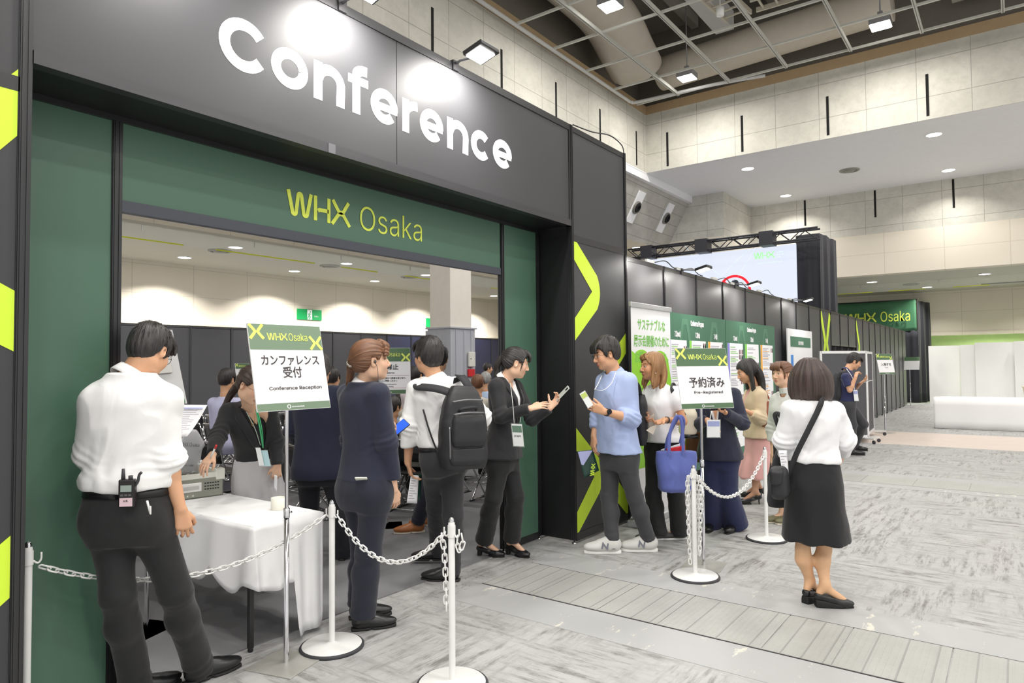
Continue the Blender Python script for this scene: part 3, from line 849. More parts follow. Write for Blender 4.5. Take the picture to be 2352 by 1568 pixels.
# ---------------------------------------------------------------- black panel wall running down the hall
YW = 3.20
m_wall = panel_black('black_wall_board', (74, 74, 76), 0.42)
x = 6.28; k = 0; MODW = 0.968
while x < 28.2:
 n = ORD[k]
 door = 15.75 < x + 0.3 < 18.6
 t = thing('partition_panel', f'black wall panel along the hall, {n} after the portal pillar', 'wall panel', (x, YW, 0), 0, 'black panels of the long hall wall')
 z0 = 1.95 if door else 0.03
 b = MB(); b.box((0.02, 0, z0), (MODW - 0.02, 0.02, 2.655)); b.build('board', m_wall, t)
 b = MB(); b.box((0.02, -0.006, 2.655), (MODW - 0.02, 0.03, 2.70)); b.box((0.02, -0.006, z0), (MODW - 0.02, 0.03, z0 + 0.04)); b.build('rail', m_frame, t)
 b = MB(); post(b, 0, 0.01, z0 if door and x > 16 else 0.0, 2.70, 0.04); b.build('post', m_frame, t)
 if abs(x - 14.99) < 0.3:
  b = MB()
  for sg in (-1, 1):
   b.stroke([(sg * 0.43, 0.62), (sg * 0.10, 0.06), (sg * 0.075, 0), (sg * 0.10, -0.06), (sg * 0.43, -0.62)], 0.17, (MODW / 2, -0.004, 2.0), (1, 0, 0), (0, 0, 1), (0, 0.002, 0))
  b.build('lime_cross', m_lime, t); t['label'] = 'black wall panel with a large lime cross printed on it, left of the curtained doorway'
 if abs(x - 18.87) < 0.3:
  b = MB(); b.stroke([(0.04, 0.62), (0.40, 0.08), (0.43, 0), (0.40, -0.08), (0.04, -0.62)], 0.16, (0, -0.004, 1.98), (1, 0, 0), (0, 0, 1), (0, 0.002, 0)); b.build('lime_arrow', m_lime, t)
  t['label'] = 'black wall panel with half of a lime arrow, right of the curtained doorway'
 if door:
  t['label'] = f'short black panel over the curtained doorway, {ORD[k - 10]} from the lime cross'
 x += MODW; k += 1
# curtain in that doorway
b = MB()
b.grid(lambda a, c: (16.0 + a * 2.75, 3.27 + 0.05 * math.sin(a * 70) + 0.02 * math.sin(a * 23 + 1), 0.02 + c * 1.97), 120, 4)
props(b.build('door_curtain', mat('black_curtain', (24, 24, 26), 0.85), solid=0.006), 'black gathered curtain hanging in the doorway of the panel wall', 'curtain')
for i, (lx, w) in enumerate(((7.75, 'nearest the portal pillar'), (9.7, 'second from the portal pillar'), (12.8, 'farthest, just before the lime cross'))):
 arm_lamp(lx, YW, 2.71, 0.22, f'lit arm lamp on top of the black panel wall, {w}', 8, 0.9, -0.02)
for lx in (6.7,):
 area_light('arm_lamp_light', (lx, YW - 0.3, 2.70), (lx, YW + 0.05, 2.0), 0.12, 6, 160)
for i, lx in enumerate((6.9, 7.7, 8.9, 9.6, 10.9, 12.7)):
 b = MB(); b.box((lx - 0.09, YW - 0.01, 2.70), (lx + 0.09, YW + 0.03, 2.735)); props(b.build('power_adapter', mat('adapter_white', (200, 200, 196), 0.5), bevel=0.006), f'small pale power adapter on top of the panel wall, {ORD[i]} from the portal pillar', 'adapter', 'adapters on top of the panel wall')
 b = MB(); b.tube(cubic([(lx + 0.09, YW, 2.715), (lx + 0.35, YW - 0.02, 2.76), (lx + 0.6, YW, 2.72), (lx + 0.75, YW, 2.71)], 6), 0.006, 6)
 props(b.build('power_cable', m_lampb), f'thin black cable lying along the wall top beside the {ORD[i]} power adapter from the portal', 'cable', 'cables on top of the panel wall')

# ================================================================ things in the hall
m_chrome = mat('chrome', (215, 215, 218), 0.12, 1.0, var=0.02)
m_steel = mat('brushed_steel', (190, 188, 184), 0.42, 0.6, var=0.12, scale=12)
m_plate = mat('steel_plate', (186, 184, 178), 0.4, 0.35, var=0.12, scale=9)
m_wplast = mat('white_plastic', (238, 238, 236), 0.35, var=0.02)
m_wpost = mat('white_painted_steel', (232, 232, 230), 0.35, var=0.05, scale=14)
m_rubber = mat('dark_rubber', (58, 58, 62), 0.6)
m_sgreen = mat('sage_print', (112, 134, 110), 0.5, var=0.02)
m_sgreen2 = mat('green_print', (82, 112, 80), 0.5, var=0.02)
m_swhite = mat('sign_white', (236, 236, 238), 0.45, var=0.01)
m_syel = mat('sign_yellow', (224, 236, 110), 0.5, var=0.01)
m_ink = mat('ink_dark', (62, 56, 58), 0.6, var=0.02)
m_blackink = mat('ink_black', (28, 28, 32), 0.6, var=0.02)
m_redink = mat('ink_red', (170, 70, 84), 0.6, var=0.02)
m_paper = mat('white_paper', (240, 240, 243), 0.7, var=0.02)

# ---- white chain stanchions
def stanchion(x, y, rz, label, h=0.83):
 t = thing('chain_stanchion', label, 'stanchion', (x, y, 0), rz, 'white chain stanchions')
 b = MB(); b.lathe([(0, 0.0), (0.178, 0.0), (0.180, 0.010), (0.174, 0.018), (0.0, 0.018)], n=40); b.build('rubber_rim', m_rubber, t)
 b = MB(); b.lathe([(0.166, 0.018), (0.160, 0.024), (0.03, 0.026), (0.02, 0.034), (0.0, 0.034)], n=40); b.build('base', m_wpost, t)
 b = MB(); b.lathe([(0.0165, 0.03), (0.0165, h - 0.03), (0.012, h - 0.022)], n=16); b.build('pole', m_wpost, t)
 b = MB(); b.lathe([(0.0135, h - 0.03), (0.0135, h - 0.012), (0.008, h - 0.002), (0, h)], n=16); b.build('cap', m_chrome, t)
 b = MB(); b.lathe([(0.020, h - 0.10), (0.020, h - 0.04)], n=16); b.build('collar', m_wplast, t)
 for s_ in (-1, 1):
  b = MB(); b.tube(cubic([(s_ * 0.018, 0, h - 0.085), (s_ * 0.034, 0, h - 0.098), (s_ * 0.046, 0, h - 0.085), (s_ * 0.047, 0, h - 0.055)], 5), 0.004, 8); b.build('hook', m_wplast, t)
 return t
LINK = []
def link_shape():
 pts = []
 for k in range(18):
  a = 2 * PI * k / 18
  pts.append((0.015 * math.cos(a) * 0.8 + 0, 0.0, 0.0115 * math.sin(a) + (0.0125 if math.sin(a) > 0 else -0.0125)))
 return pts
def chain(pts, label, step=0.034):
 """white plastic chain following a path: links alternate flat and upright"""
 P = [np.array(p, float) for p in pts]
 seg = [np.linalg.norm(P[i + 1] - P[i]) for i in range(len(P) - 1)]
 L = sum(seg); n = max(2, int(L / step)); b = MB()
 cum = np.r_[0, np.cumsum(seg)]
 at = lambda s_: np.array([np.interp(s_, cum, [p[j] for p in P]) for j in range(3)])
 for i in range(n):
  s0 = (i + 0.5) * L / n
  c, d = at(s0), at(min(L, s0 + 0.01)) - at(max(0, s0 - 0.01))
  d /= np.linalg.norm(d) + 1e-9
  e = np.cross(d, (0, 0, 1.0)) if abs(d[2]) < 0.95 else np.array([1.0, 0, 0])
  e /= np.linalg.norm(e); f = np.cross(d, e)
  s2 = (e + f) / 1.414 if i % 2 else (e - f) / 1.414
  ring = []
  for k in range(14):
   a = 2 * PI * k / 14
   ring.append(c + s2 * 0.0115 * math.cos(a) + d * (0.0105 * math.sin(a) + 0.0125 * (1 if math.sin(a) > 1e-6 else -1 if math.sin(a) < -1e-6 else 0)))
  b.tube(ring, 0.0042, 6, closed=True)
 o = b.build('plastic_chain', m_wplast)
 return props(o, label, 'chain', 'white plastic chains')
def sag(p, q, drop, n=24):
 p, q = np.array(p, float), np.array(q, float)
 return [p + (q - p) * k / n - np.array([0, 0, drop * 4 * (k / n) * (1 - k / n)]) for k in range(n + 1)]
ST = dict(a=(2.52, 3.155), b=(2.572, 2.292), c=(4.905, 1.955), d=(6.31, 1.84), e=(0.955, 2.655), f=(5.36, 2.24))
az = lambda p, q: math.atan2(q[1] - p[1], q[0] - p[0])
stanchion(*ST['a'], az(ST['a'], ST['b']), 'white chain stanchion in front of the cloth-covered table with its base behind the sign stand')
stanchion(*ST['b'], az(ST['a'], ST['b']), 'nearest white chain stanchion at the bottom edge with loose chain hanging beside it')
stanchion(*ST['c'], az(ST['c'], ST['d']), 'white chain stanchion wrapped in hanging chains beside the pre-registered sign')
stanchion(*ST['d'], az(ST['c'], ST['d']), 'white chain stanchion standing alone beside the woman in the long black skirt')
HZ = 0.745
gE = W_(65, 1240, 2.88); ST['e'] = (gE[0], gE[1])
stanchion(ST['e'][0], ST['e'][1], az(ST['e'], ST['a']), 'white chain stanchion at the lower left edge beside the dark green panel', 0.86)
def hookpt(k, toward, s_=0.045):
 p = np.array(ST[k]); q = np.array(ST[toward]); d = (q - p) / np.linalg.norm(q - p)
 return (*(p + d * s_), HZ)
chain(sag(hookpt('e', 'a'), hookpt('a', 'e'), 0.175), 'white chain sagging behind the man in the white shirt and across the reception table')
chain(sag(hookpt('a', 'b'), hookpt('b', 'a'), 0.20), 'white chain sagging past the navy-suited woman between two stanchions')
chain(sag(hookpt('c', 'd'), hookpt('d', 'c'), 0.25), 'white chain sagging from the sign to the far stanchion before the navy trousers')
x, y = ST['b']; d = np.array(hookpt('a', 'b')[:2]) - np.array(hookpt('b', 'a')[:2]); d /= np.linalg.norm(d); e = np.array([CR[0], CR[1]])
chain([(x - e[0] * 0.05, y - e[1] * 0.05, HZ + 0.0), (x - e[0] * 0.036, y - e[1] * 0.036, 0.66), (x - e[0] * 0.03, y - e[1] * 0.03, 0.5), (x - e[0] * 0.028, y - e[1] * 0.028, 0.37)], 'loose white chain hanging straight down beside the nearest stanchion')
chain(cubic([(x + e[0] * 0.05, y + e[1] * 0.05, HZ), (x + e[0] * 0.055, y + e[1] * 0.055, 0.70), (x + e[0] * 0.04, y + e[1] * 0.04, 0.665), (x + e[0] * 0.028, y + e[1] * 0.028, 0.70), (x + e[0] * 0.03, y + e[1] * 0.03, 0.735)]), 'short white chain loop on the right hook of the nearest stanchion')
x, y = ST['c']
for s_, w in ((-1, 'left'), (1, 'right')):
 q = np.array([e[0], e[1]]) * s_
 chain(cubic([(x + q[0] * 0.045, y + q[1] * 0.045, HZ), (x + q[0] * 0.05, y + q[1] * 0.05, 0.6), (x + q[0] * 0.042, y + q[1] * 0.042, 0.3), (x + q[0] * 0.035, y + q[1] * 0.035, 0.10 if s_ < 0 else 0.16)]), f'white chain hanging down along the {w} side of the stanchion by the pre-registered sign')
 chain(cubic([(x + q[0] * 0.03 - e[1] * 0.02, y + q[1] * 0.03 + e[0] * 0.02, HZ), (x + q[0] * 0.034 - e[1] * 0.02, y + q[1] * 0.034 + e[0] * 0.02, 0.45), (x + q[0] * 0.03 - e[1] * 0.02, y + q[1] * 0.03 + e[0] * 0.02, 0.22)]), f'second white chain hanging behind the first on the {w} side of that stanchion')

# ---- sign stands with tilted boards
def sign_stand(px, py, bx, by, bz, yaw, tilt, w, h, label, draw, cat='sign stand', base_rz=None, m_top=None, group='sign stands with printed boards', bs=0.3):
 t = thing('sign_stand', label, cat, (px, py, 0), 0, group)
 hw = bs / 2
 b = MB(); b.box((-hw, -hw, 0.0), (hw, hw, 0.006)); o = b.build('base_plate', m_plate, t, bevel=0.002); o.rotation_euler[2] = yaw if base_rz is None else base_rz
 b = MB(); b.lathe([(0.0135, 0.006), (0.0135, 0.80), (0.013, 0.80)], n=14); b.build('lower_tube', m_chrome, t)
 b = MB(); b.lathe([(0.017, 0.775), (0.017, 0.825), (0.010, 0.83)], n=14); b.tube([(0.014, 0, 0.80), (0.032, 0, 0.80)], 0.006, 8); b.build('clamp', m_chrome, t)
 u = np.array([math.cos(yaw), math.sin(yaw), 0]); nrm = np.array([math.sin(yaw), -math.cos(yaw), 0])
 v = np.array([0, 0, 1.0]) * math.cos(tilt) - nrm * math.sin(tilt)
 n = np.cross(u, v)
 c = np.array([bx - px, by - py, bz])
 back = c - n * 0.012
 b = MB(); b.lathe([(0.0105, 0.80), (0.0105, bz - h / 2 + 0.02)], n=14); b.tube([(0, 0, bz - h / 2 + 0.02), tuple(back - v * (h * 0.32) - n * 0.01), tuple(back - n * 0.006)], 0.009, 8); b.build('upper_tube', m_chrome, t)
 b = MB(); b.obox(c, (u, v, n), (w / 2, h / 2, 0.004)); b.build('board', m_swhite, t)
 b = MB(); b.obox(back, (u, v, n), (0.07, 0.05, 0.008)); b.build('holder', m_steel, t)
 o = c + n * 0.004
 P = lambda a, e: o + u * a * w + v * e * h      # fractions of the board from its centre
 draw(t, P, u, v, n, w, h)
 return t
def head_foot(t, P, u, v, n, w, h, m_band, hb=0.30, fb=0.085, letter=True):
 b = MB(); b.prism([(-w / 2 + 0.002, h * (0.5 - hb)), (w / 2 - 0.002, h * (0.5 - hb)), (w / 2 - 0.002, h / 2 - 0.002), (-w / 2 + 0.002, h / 2 - 0.002)], P(0, 0), u, v, n * 0.0008); b.build('header_band', m_band, t)
 b = MB(); b.prism([(-w / 2 + 0.002, -h / 2 + 0.002), (w / 2 - 0.002, -h / 2 + 0.002), (w / 2 - 0.002, -h * (0.5 - fb)), (-w / 2 + 0.002, -h * (0.5 - fb))], P(0, 0), u, v, n * 0.0008)
 b.build('footer_band', m_band, t)
 b = MB()
 xmark(b, P(-0.395, 0.408) + n * 0.0008, u, v, n * 0.0008, w * 0.14)
 xmark(b, P(0.405, 0.288) + n * 0.0008, u, v, n * 0.0008, w * 0.135)
 lh = w * 0.27 / 3.1
 whx(b, P(-0.263, 0.312) + n * 0.0008, u, v, n * 0.0008, lh)
 b.build('lettering', m_syel, t)
 text('Osaka', lh * 1.36, P(0.026, 0.308), u, v, m_syel, 'lettering', t, 'LEFT', bold=-0.003, fitw=w * 0.262, fith=lh * 1.1)
 b = MB()
 for k in range(16):
  a0, a1 = 2 * PI * k / 16, 2 * PI * (k + 1) / 16
  r0, r1 = 0.0075 * w / 0.45, 0.0115 * w / 0.45
  b.prism([(r0 * math.cos(a0), r0 * math.sin(a0)), (r1 * math.cos(a0), r1 * math.sin(a0)), (r1 * math.cos(a1), r1 * math.sin(a1)), (r0 * math.cos(a1), r0 * math.sin(a1))], P(-0.085, -0.458) + n * 0.0008, u, v, n * 0.0008)
 b.build('round_logo', m_swhite, t)
 text('informamarkets', h * 0.036, P(-0.05, -0.472), u, v, m_swhite, 'lettering', t, 'LEFT', bold=0.012, sx=0.9)
def draw1(t, P, u, v, n, w, h):
 head_foot(t, P, u, v, n, w, h, m_sgreen)
 text('カンファレンス', h * 0.13, P(0.02, 0.03), u, v, m_ink, 'lettering', t, bold=0.014, fitw=w * 0.79)
 text('受付', h * 0.138, P(0.02, -0.115), u, v, m_ink, 'lettering', t, bold=0.012, sx=0.92)
 text('Conference Reception', h * 0.075, P(0.045, -0.265), u, v, m_ink, 'lettering', t, bold=0.006, fitw=w * 0.72)
def draw2(t, P, u, v, n, w, h):
 head_foot(t, P, u, v, n, w, h, m_sgreen2)
 text('予約済み', h * 0.185, P(0.04, -0.14), u, v, m_ink, 'lettering', t, bold=0.014, fitw=w * 0.68)
 text('Pre-Registered', h * 0.082, P(0.05, -0.255), u, v, m_blackink, 'lettering', t, bold=0.004, fitw=w * 0.55)
def draw3(t, P, u, v, n, w, h):
 head_foot(t, P, u, v, n, w, h, m_sgreen2)
 text('撮影禁止', h * 0.13, P(0.0, 0.03), u, v, m_blackink, 'lettering', t, bold=0.02)
 text('NO PHOTOGRAPHS', h * 0.062, P(-0.03, -0.065), u, v, m_blackink, 'lettering', t, bold=0.006)
 b = MB()
 for e_ in (-0.105, -0.375): b.prism([(-w * 0.47, -0.001), (w * 0.47, -0.001), (w * 0.47, 0.001), (-w * 0.47, 0.001)], P(0, e_) + n * 0.0002, u, v, n * 0.0008)
 b.build('red_rule', m_redink, t)
 text('メディアの方は事前に受付で腕章を受け取り、', h * 0.042, P(0.0, -0.18), u, v, m_blackink, 'lettering', t, bold=0.012)
 text('着用の上ご撮影ください', h * 0.042, P(0.0, -0.235), u, v, m_blackink, 'lettering', t, bold=0.012)
 text('Get an Armband at Reception.', h * 0.045, P(0.0, -0.305), u, v, m_blackink, 'lettering', t)
 text('Wear it while filming', h * 0.045, P(0.0, -0.355), u, v, m_blackink, 'lettering', t)
def draw4(t, P, u, v, n, w, h):
 head_foot(t, P, u, v, n, w, h, m_sgreen2)
 text('入場不可', h * 0.16, P(0.02, -0.09), u, v, m_blackink, 'lettering', t, bold=0.015)
 text('No Entry', h * 0.07, P(0.02, -0.2), u, v, m_blackink, 'lettering', t)
def draw5(t, P, u, v, n, w, h):
 head_foot(t, P, u, v, n, w, h, m_sgreen2)
 text('撮影禁止', h * 0.12, P(0.0, 0.05), u, v, m_blackink, 'lettering', t, bold=0.015)
sign_stand(2.244, 3.19, 2.234, 3.150, 1.589, rad(-1.7), rad(12.6), 0.45, 0.47, 'sign stand reading Conference Reception in front of the cloth-covered table', draw1, base_rz=rad(15))
sign_stand(5.225, 2.01, 5.206, 1.975, 1.472, rad(-36.2), rad(11.6), 0.468, 0.482, 'sign stand reading Pre-Registered beside the queue and the chain-wrapped stanchion', draw2, base_rz=rad(8))
sign_stand(4.72, 5.06, 4.687, 5.034, 1.542, rad(-43), rad(16), 0.48, 0.476, 'sign stand about photographs between the ponytailed woman and the backpack man', draw3)
sign_stand(17.137, 2.36, 17.123, 2.323, 1.536, rad(-35), rad(12), 0.45, 0.463, 'sign stand with a no entry board beside the wheeled grey screens down the hall', draw4)
sign_stand(7.42, 11.93, 7.386, 11.89, 1.49, rad(9), rad(8), 0.34, 0.35, 'small sign stand far inside the room behind the receptionist', draw5)
def blank(t, P, u, v, n, w, h):
 b = MB(); b.prism([(-w / 2, h * 0.2), (w / 2, h * 0.2), (w / 2, h / 2), (-w / 2, h / 2)], P(0, 0), u, v, n * 0.0008); b.build('green_band', m_sgreen2, t)
sign_stand(27.96, 3.03, 27.9, 2.95, 1.52, rad(-95), rad(16), 0.48, 0.47, 'sign stand seen edge-on beside the black drape at the far end of the panel wall', blank)

# the tall white board seen from behind near the doorway post, with its own stand
t = thing('sign_stand', 'white tilted sign board seen from behind, beside the doorway post above the reception table', 'sign stand', (2.02, 4.27, 0), 0, 'sign stands with printed boards')
b = MB(); b.box((-0.15, -0.12, 0), (0.15, 0.12, 0.006)); b.build('base_plate', m_plate, t, bevel=0.002).rotation_euler[2] = rad(20)
b = MB(); b.lathe([(0.0135, 0.006), (0.0135, 0.8)], n=14); b.build('lower_tube', m_chrome, t)
A = [W_(302, 761, 4.02), W_(396, 757, 4.22), W_(430, 926, 4.10), W_(336, 926, 3.92)]
A = [a - np.array([2.02, 4.27, 0]) for a in A]
nn = np.cross(A[1] - A[0], A[3] - A[0]); nn /= np.linalg.norm(nn)
b = MB(); b.add([tuple(a) for a in A] + [tuple(a + nn * 0.008) for a in A], [(0, 1, 2, 3), (7, 6, 5, 4), (0, 4, 5, 1), (1, 5, 6, 2), (2, 6, 7, 3), (3, 7, 4, 0)]); b.build('board', mat('board_back', (214, 214, 214), 0.5), t)
cc = sum(A) / 4
b = MB(); b.lathe([(0.0105, 0.8), (0.0105, 1.05)], n=12); b.tube([(0, 0, 1.05), tuple(cc - nn * 0.02 * np.sign(nn @ np.array([0.6, 0.8, 0])))], 0.009, 8); b.build('upper_tube', m_chrome, t)
b = MB(); b.obox(cc - nn * 0.012 * np.sign(nn @ (cc + np.array([2.02, 4.27, -EYE]))), (A[1] - A[0], A[3] - A[0], nn), (0.06, 0.05, 0.006)); b.build('holder', m_steel, t)
b = MB(); p = A[2] * 0.86 + A[3] * 0.14 + (A[1] - A[2]) * 0.03; b.obox(p - nn * 0.004 * np.sign(nn @ (cc + np.array([2.02, 4.27, -EYE]))), (A[1] - A[0], A[3] - A[0], nn), (0.018, 0.014, 0.003)); b.build('green_tape', mat('green_tape', (40, 140, 96), 0.5), t)

# ---- reception table with cloth
t = thing('folding_table', 'long folding table with black legs under a white cloth at the doorway', 'table', (2.43, 4.3, 0))
X0, X1, Y0, Y1, ZT = -0.235, 0.235, -0.87, 0.9, 0.70
b = MB(); b.box((X0, Y0, ZT - 0.03), (X1, Y1, ZT)); b.build('tabletop', mat('table_board', (120, 116, 110), 0.5), t, bevel=0.004)
m_tleg = mat('black_steel_leg', (24, 24, 26), 0.35)
for sx in (X0 + 0.02, X1 - 0.03):
 for sy in (Y0 + 0.05, Y1 - 0.1):
  b = MB(); b.box((sx - 0.013, sy - 0.013, 0.02), (sx + 0.013, sy + 0.013, ZT - 0.03)); lg = b.build('leg', m_tleg, t)
  b = MB(); b.lathe([(0, 0), (0.014, 0), (0.016, 0.01), (0.012, 0.025)], (sx, sy, 0), 12); b.build('foot', m_tleg, lg)
m_cloth = mat('white_table_cloth', (240, 240, 241), 0.8, var=0.02, bump=0.1, bscale=8)
# cloth: top sheet plus skirts whose lower edge follows the photo (short at the near left, to the floor at the near right)
def cloth_mesh():
 b = MB(); ox, oy = 2.43, 4.3
 per = []
 def edge(p, q, n):
  for k in range(n): per.append((p[0] + (q[0] - p[0]) * k / n, p[1] + (q[1] - p[1]) * k / n))
 r = 0.006
 c = [(X0 - r, Y1 + r), (X0 - r, Y0 - r), (X1 + r, Y0 - r), (X1 + r, Y1 + r)]
 edge(c[0], c[1], 60); edge(c[1], c[2], 40); edge(c[2], c[3], 60); edge(c[3], c[0], 20)
 N = len(per)
 def drop(i):
  if i < 60: return 0.34 + 0.05 * math.sin(i * 0.5) - (0.06 if i < 30 else 0) + (i > 52) * (i - 52) * 0.004
  if i < 100:
   a = (i - 60) / 40
   if a < 0.50: return 0.345 + 0.03 * math.sin(a * 6)
   if a < 0.56: return 0.345 + (a - 0.50) / 0.06 * 0.33
   return 0.675
  if i < 160: return 0.60
  return 0.4
 lv = 12; vs = []; fs = []
 for j in range(lv + 1):
  for i, (px, py) in enumerate(per):
   a = j / lv; dp = drop(i); z = ZT + 0.004 - dp * a
   nx, ny = (-1, 0) if i < 60 else (0, -1) if i < 100 else (1, 0) if i < 160 else (0, 1)
   w = (0.018 * math.sin(i * 0.55) + 0.012 * math.sin(i * 0.23 + 2)) * a ** 0.7 + 0.03 * a * (0.6 if i < 100 else 0.3)
   if 78 < i < 92: w += 0.012 * a
   if 60 <= i < 80: w += 0.02 * a
   if j: w = max(w, -0.006)
   vs.append((px + nx * w, py + ny * w, z - (0.003 if j == 0 else 0)))
 for j in range(lv):
  for i in range(N):
   k = (i + 1) % N
   fs.append((j * N + i, j * N + k, (j + 1) * N + k, (j + 1) * N + i))
 vs.append((0, 0, ZT + 0.004)); ctr = len(vs) - 1
 b.add(vs, fs, True)
 # top as a grid so that soft creases can run across it
 b.grid(lambda u_, v_: (X0 - r + (X1 - X0 + 2 * r) * u_, Y0 - r + (Y1 - Y0 + 2 * r) * v_, ZT + 0.005 + 0.003 * math.exp(-((u_ * 0.8 + v_ * 0.3 - 0.35) / 0.03) ** 2) + 0.002 * math.exp(-((v_ - 0.3) / 0.01) ** 2) - (0.004 if u_ in (0, 1) or v_ in (0, 1) else 0)), 24, 80)
 return b
o = cloth_mesh().build('tablecloth', m_cloth, None, solid=0.002); o.location = (2.43, 4.3, 0)
props(o, 'white cloth draped over the reception table, reaching the floor at its near corner', 'tablecloth')

# ---- grey parts case with white corner pieces, on the table
cy0 = 4.50
t = thing('storage_case', 'grey hard case with white corners and handle standing open on the reception table', 'case', (2.43, 4.66, 0.708), rad(-10))
L, Dp, Hh = 0.30, 0.40, 0.155
m_case = mat('grey_green_case', (150, 152, 140), 0.5)
m_cwhite = mat('cream_case_plastic', (228, 228, 218), 0.4)
b = MB()
L = 0.215; Dp = 0.19
for lo, hi in (((-L, -Dp, 0), (L, -Dp + 0.006, Hh)), ((-L, Dp - 0.006, 0), (L, Dp, Hh)), ((-L, -Dp, 0), (-L + 0.006, Dp, Hh)), ((L - 0.006, -Dp, 0), (L, Dp, Hh)), ((-L, -Dp, 0), (L, Dp, 0.006))): b.box(lo, hi)
b.build('shell', m_case, t)
b = MB()
for lo, hi in (((-L - 0.006, -Dp - 0.006, Hh - 0.025), (L + 0.006, -Dp + 0.012, Hh + 0.008)), ((-L - 0.006, Dp - 0.012, Hh - 0.025), (L + 0.006, Dp + 0.006, Hh + 0.008)), ((-L - 0.006, -Dp, Hh - 0.025), (-L + 0.012, Dp, Hh + 0.008)), ((L - 0.012, -Dp, Hh - 0.025), (L + 0.006, Dp, Hh + 0.008))): b.box(lo, hi)
b.build('rim', m_cwhite, t)
for sx in (-1, 1):
 for sy in (-1, 1):
  b = MB(); b.box((sx * L - 0.05 if sx > 0 else -L - 0.010, sy * Dp - 0.05 if sy > 0 else -Dp - 0.010, Hh - 0.045), (L + 0.010 if sx > 0 else -L + 0.05, Dp + 0.010 if sy > 0 else -Dp + 0.05, Hh + 0.03)); b.build('corner_piece', m_cwhite, t, bevel=0.006)
b = MB(); b.box((-0.07, -Dp - 0.012, 0.045), (0.07, -Dp, 0.105)); hdl = b.build('handle', m_wplast, t, bevel=0.012)
b = MB(); b.box((-0.05, -Dp - 0.014, 0.06), (0.05, -Dp - 0.011, 0.085)); b.build('recess', mat('handle_recess', (196, 196, 192), 0.5), hdl)
b = MB(); b.box((-0.19, -Dp - 0.001, 0.05), (-0.10, -Dp, 0.09)); lb = b.build('sticker', m_paper, t)
b = MB(); b.box((-0.19, -Dp - 0.002, 0.05), (-0.10, -Dp - 0.001, 0.058)); b.build('blue_stripe', mat('sticker_blue', (70, 90, 200), 0.5), lb)
b = MB()
for q in range(3):
 for e_ in range(6): b.box((0.09 + e_ * 0.017, -Dp - 0.001, 0.05 + q * 0.02), (0.102 + e_ * 0.017, -Dp, 0.058 + q * 0.02))
b.build('handwriting', m_blackink, t)
b = MB()
for sx in (-0.2, 0.2): b.lathe([(0, 0.003), (0.006, 0.002), (0.006, 0)], (sx, -0.0, 0.0), 8)
for k in range(2): b.obox((-0.02 + 0.035 * k, -Dp - 0.002, 0.02), ((1, 0, 0), (0, 1, 0), (0, 0, 1)), (0.005, 0.002, 0.005))
b.build('rivet', m_cwhite, t)
for k in range(9):
 b = MB(); cx, cy = -0.15 + 0.035 * k, -0.06 + 0.09 * ((k * 5) % 3 - 1)
 b.tube([(cx + 0.012 * math.cos(a), cy, 0.13 + 0.012 * math.sin(a)) for a in np.linspace(0, 2 * PI, 11)[:-1]], 0.003, 6, closed=True); b.tube([(cx, cy, 0.0), (cx, cy, 0.118)], 0.004, 6)
 o = b.build('metal_ring', m_steel, None, (0, 0, 0)); o.location = (2.43, 4.66, 0.716); o.rotation_euler[2] = rad(-10)
 props(o, 'small metal ring fitting sticking up inside the open grey case', 'fitting', 'metal rings in the grey case')
b = MB(); b.lathe([(0.046, 0), (0.046, 0.072), (0.043, 0.072), (0.043, 0)], n=32)
o = b.build('tape_roll', mat('cream_tape', (228, 226, 214), 0.5)); o.location = (2.545, 3.70, 0.7075)
props(o, 'cream roll of tape standing on the white table behind the sign pole', 'tape')

# ---- folding chairs with black shells and chrome frames
m_cseat = mat('black_vinyl', (26, 26, 28), 0.4, spec=0.5)
def make_chair():
 t = thing('folding_chair', 'x', 'chair')
 b = MB(); b.grid(lambda u_, v_: (-0.21 + 0.42 * u_, -0.2 + 0.4 * v_, 0.43 - 0.012 * math.sin(PI * u_) * (1) + 0.01 * v_), 8, 6); b.build('seat', m_cseat, t, solid=0.03)
 b = MB(); b.grid(lambda u_, v_: (-0.205 + 0.41 * u_, -0.245 - 0.05 * v_ - 0.03 * math.sin(PI * u_), 0.56 + 0.215 * v_), 8, 5); b.build('backrest', m_cseat, t, solid=0.018)
 b = MB()
 for s_ in (-1, 1):
  b.tube(cubic([(s_ * 0.225, -0.30, 0.76), (s_ * 0.225, -0.25, 0.56), (s_ * 0.225, -0.18, 0.42), (s_ * 0.225, 0.10, 0.06), (s_ * 0.225, 0.16, 0.018)], 4), 0.011, 8)
  b.tube(cubic([(s_ * 0.215, 0.19, 0.41), (s_ * 0.215, 0.05, 0.30), (s_ * 0.215, -0.17, 0.06), (s_ * 0.215, -0.22, 0.018)], 4), 0.011, 8)
  b.tube([(s_ * 0.215, -0.22, 0.016), (s_ * 0.225, 0.16, 0.016)], 0.010, 8)
 b.tube(cubic([(-0.225, -0.30, 0.76), (-0.20, -0.312, 0.792), (-0.1, -0.335, 0.797), (0.1, -0.335, 0.797), (0.20, -0.312, 0.792), (0.225, -0.30, 0.76)], 5), 0.011, 8)
 b.tube([(-0.215, -0.2, 0.03), (0.215, -0.2, 0.03)], 0.009, 8); b.tube([(-0.22, 0.12, 0.05), (0.22, 0.12, 0.05)], 0.009, 8)
 b.build('frame', m_chrome, t)
 for s_ in (-1, 1):
  for yy in (-0.2, 0.14):
   b = MB(); b.box((s_ * 0.22 - 0.014, yy - 0.03, 0.0), (s_ * 0.22 + 0.014, yy + 0.03, 0.016)); b.build('rubber_foot', m_rubber, t)
 return t
chair0 = make_chair()
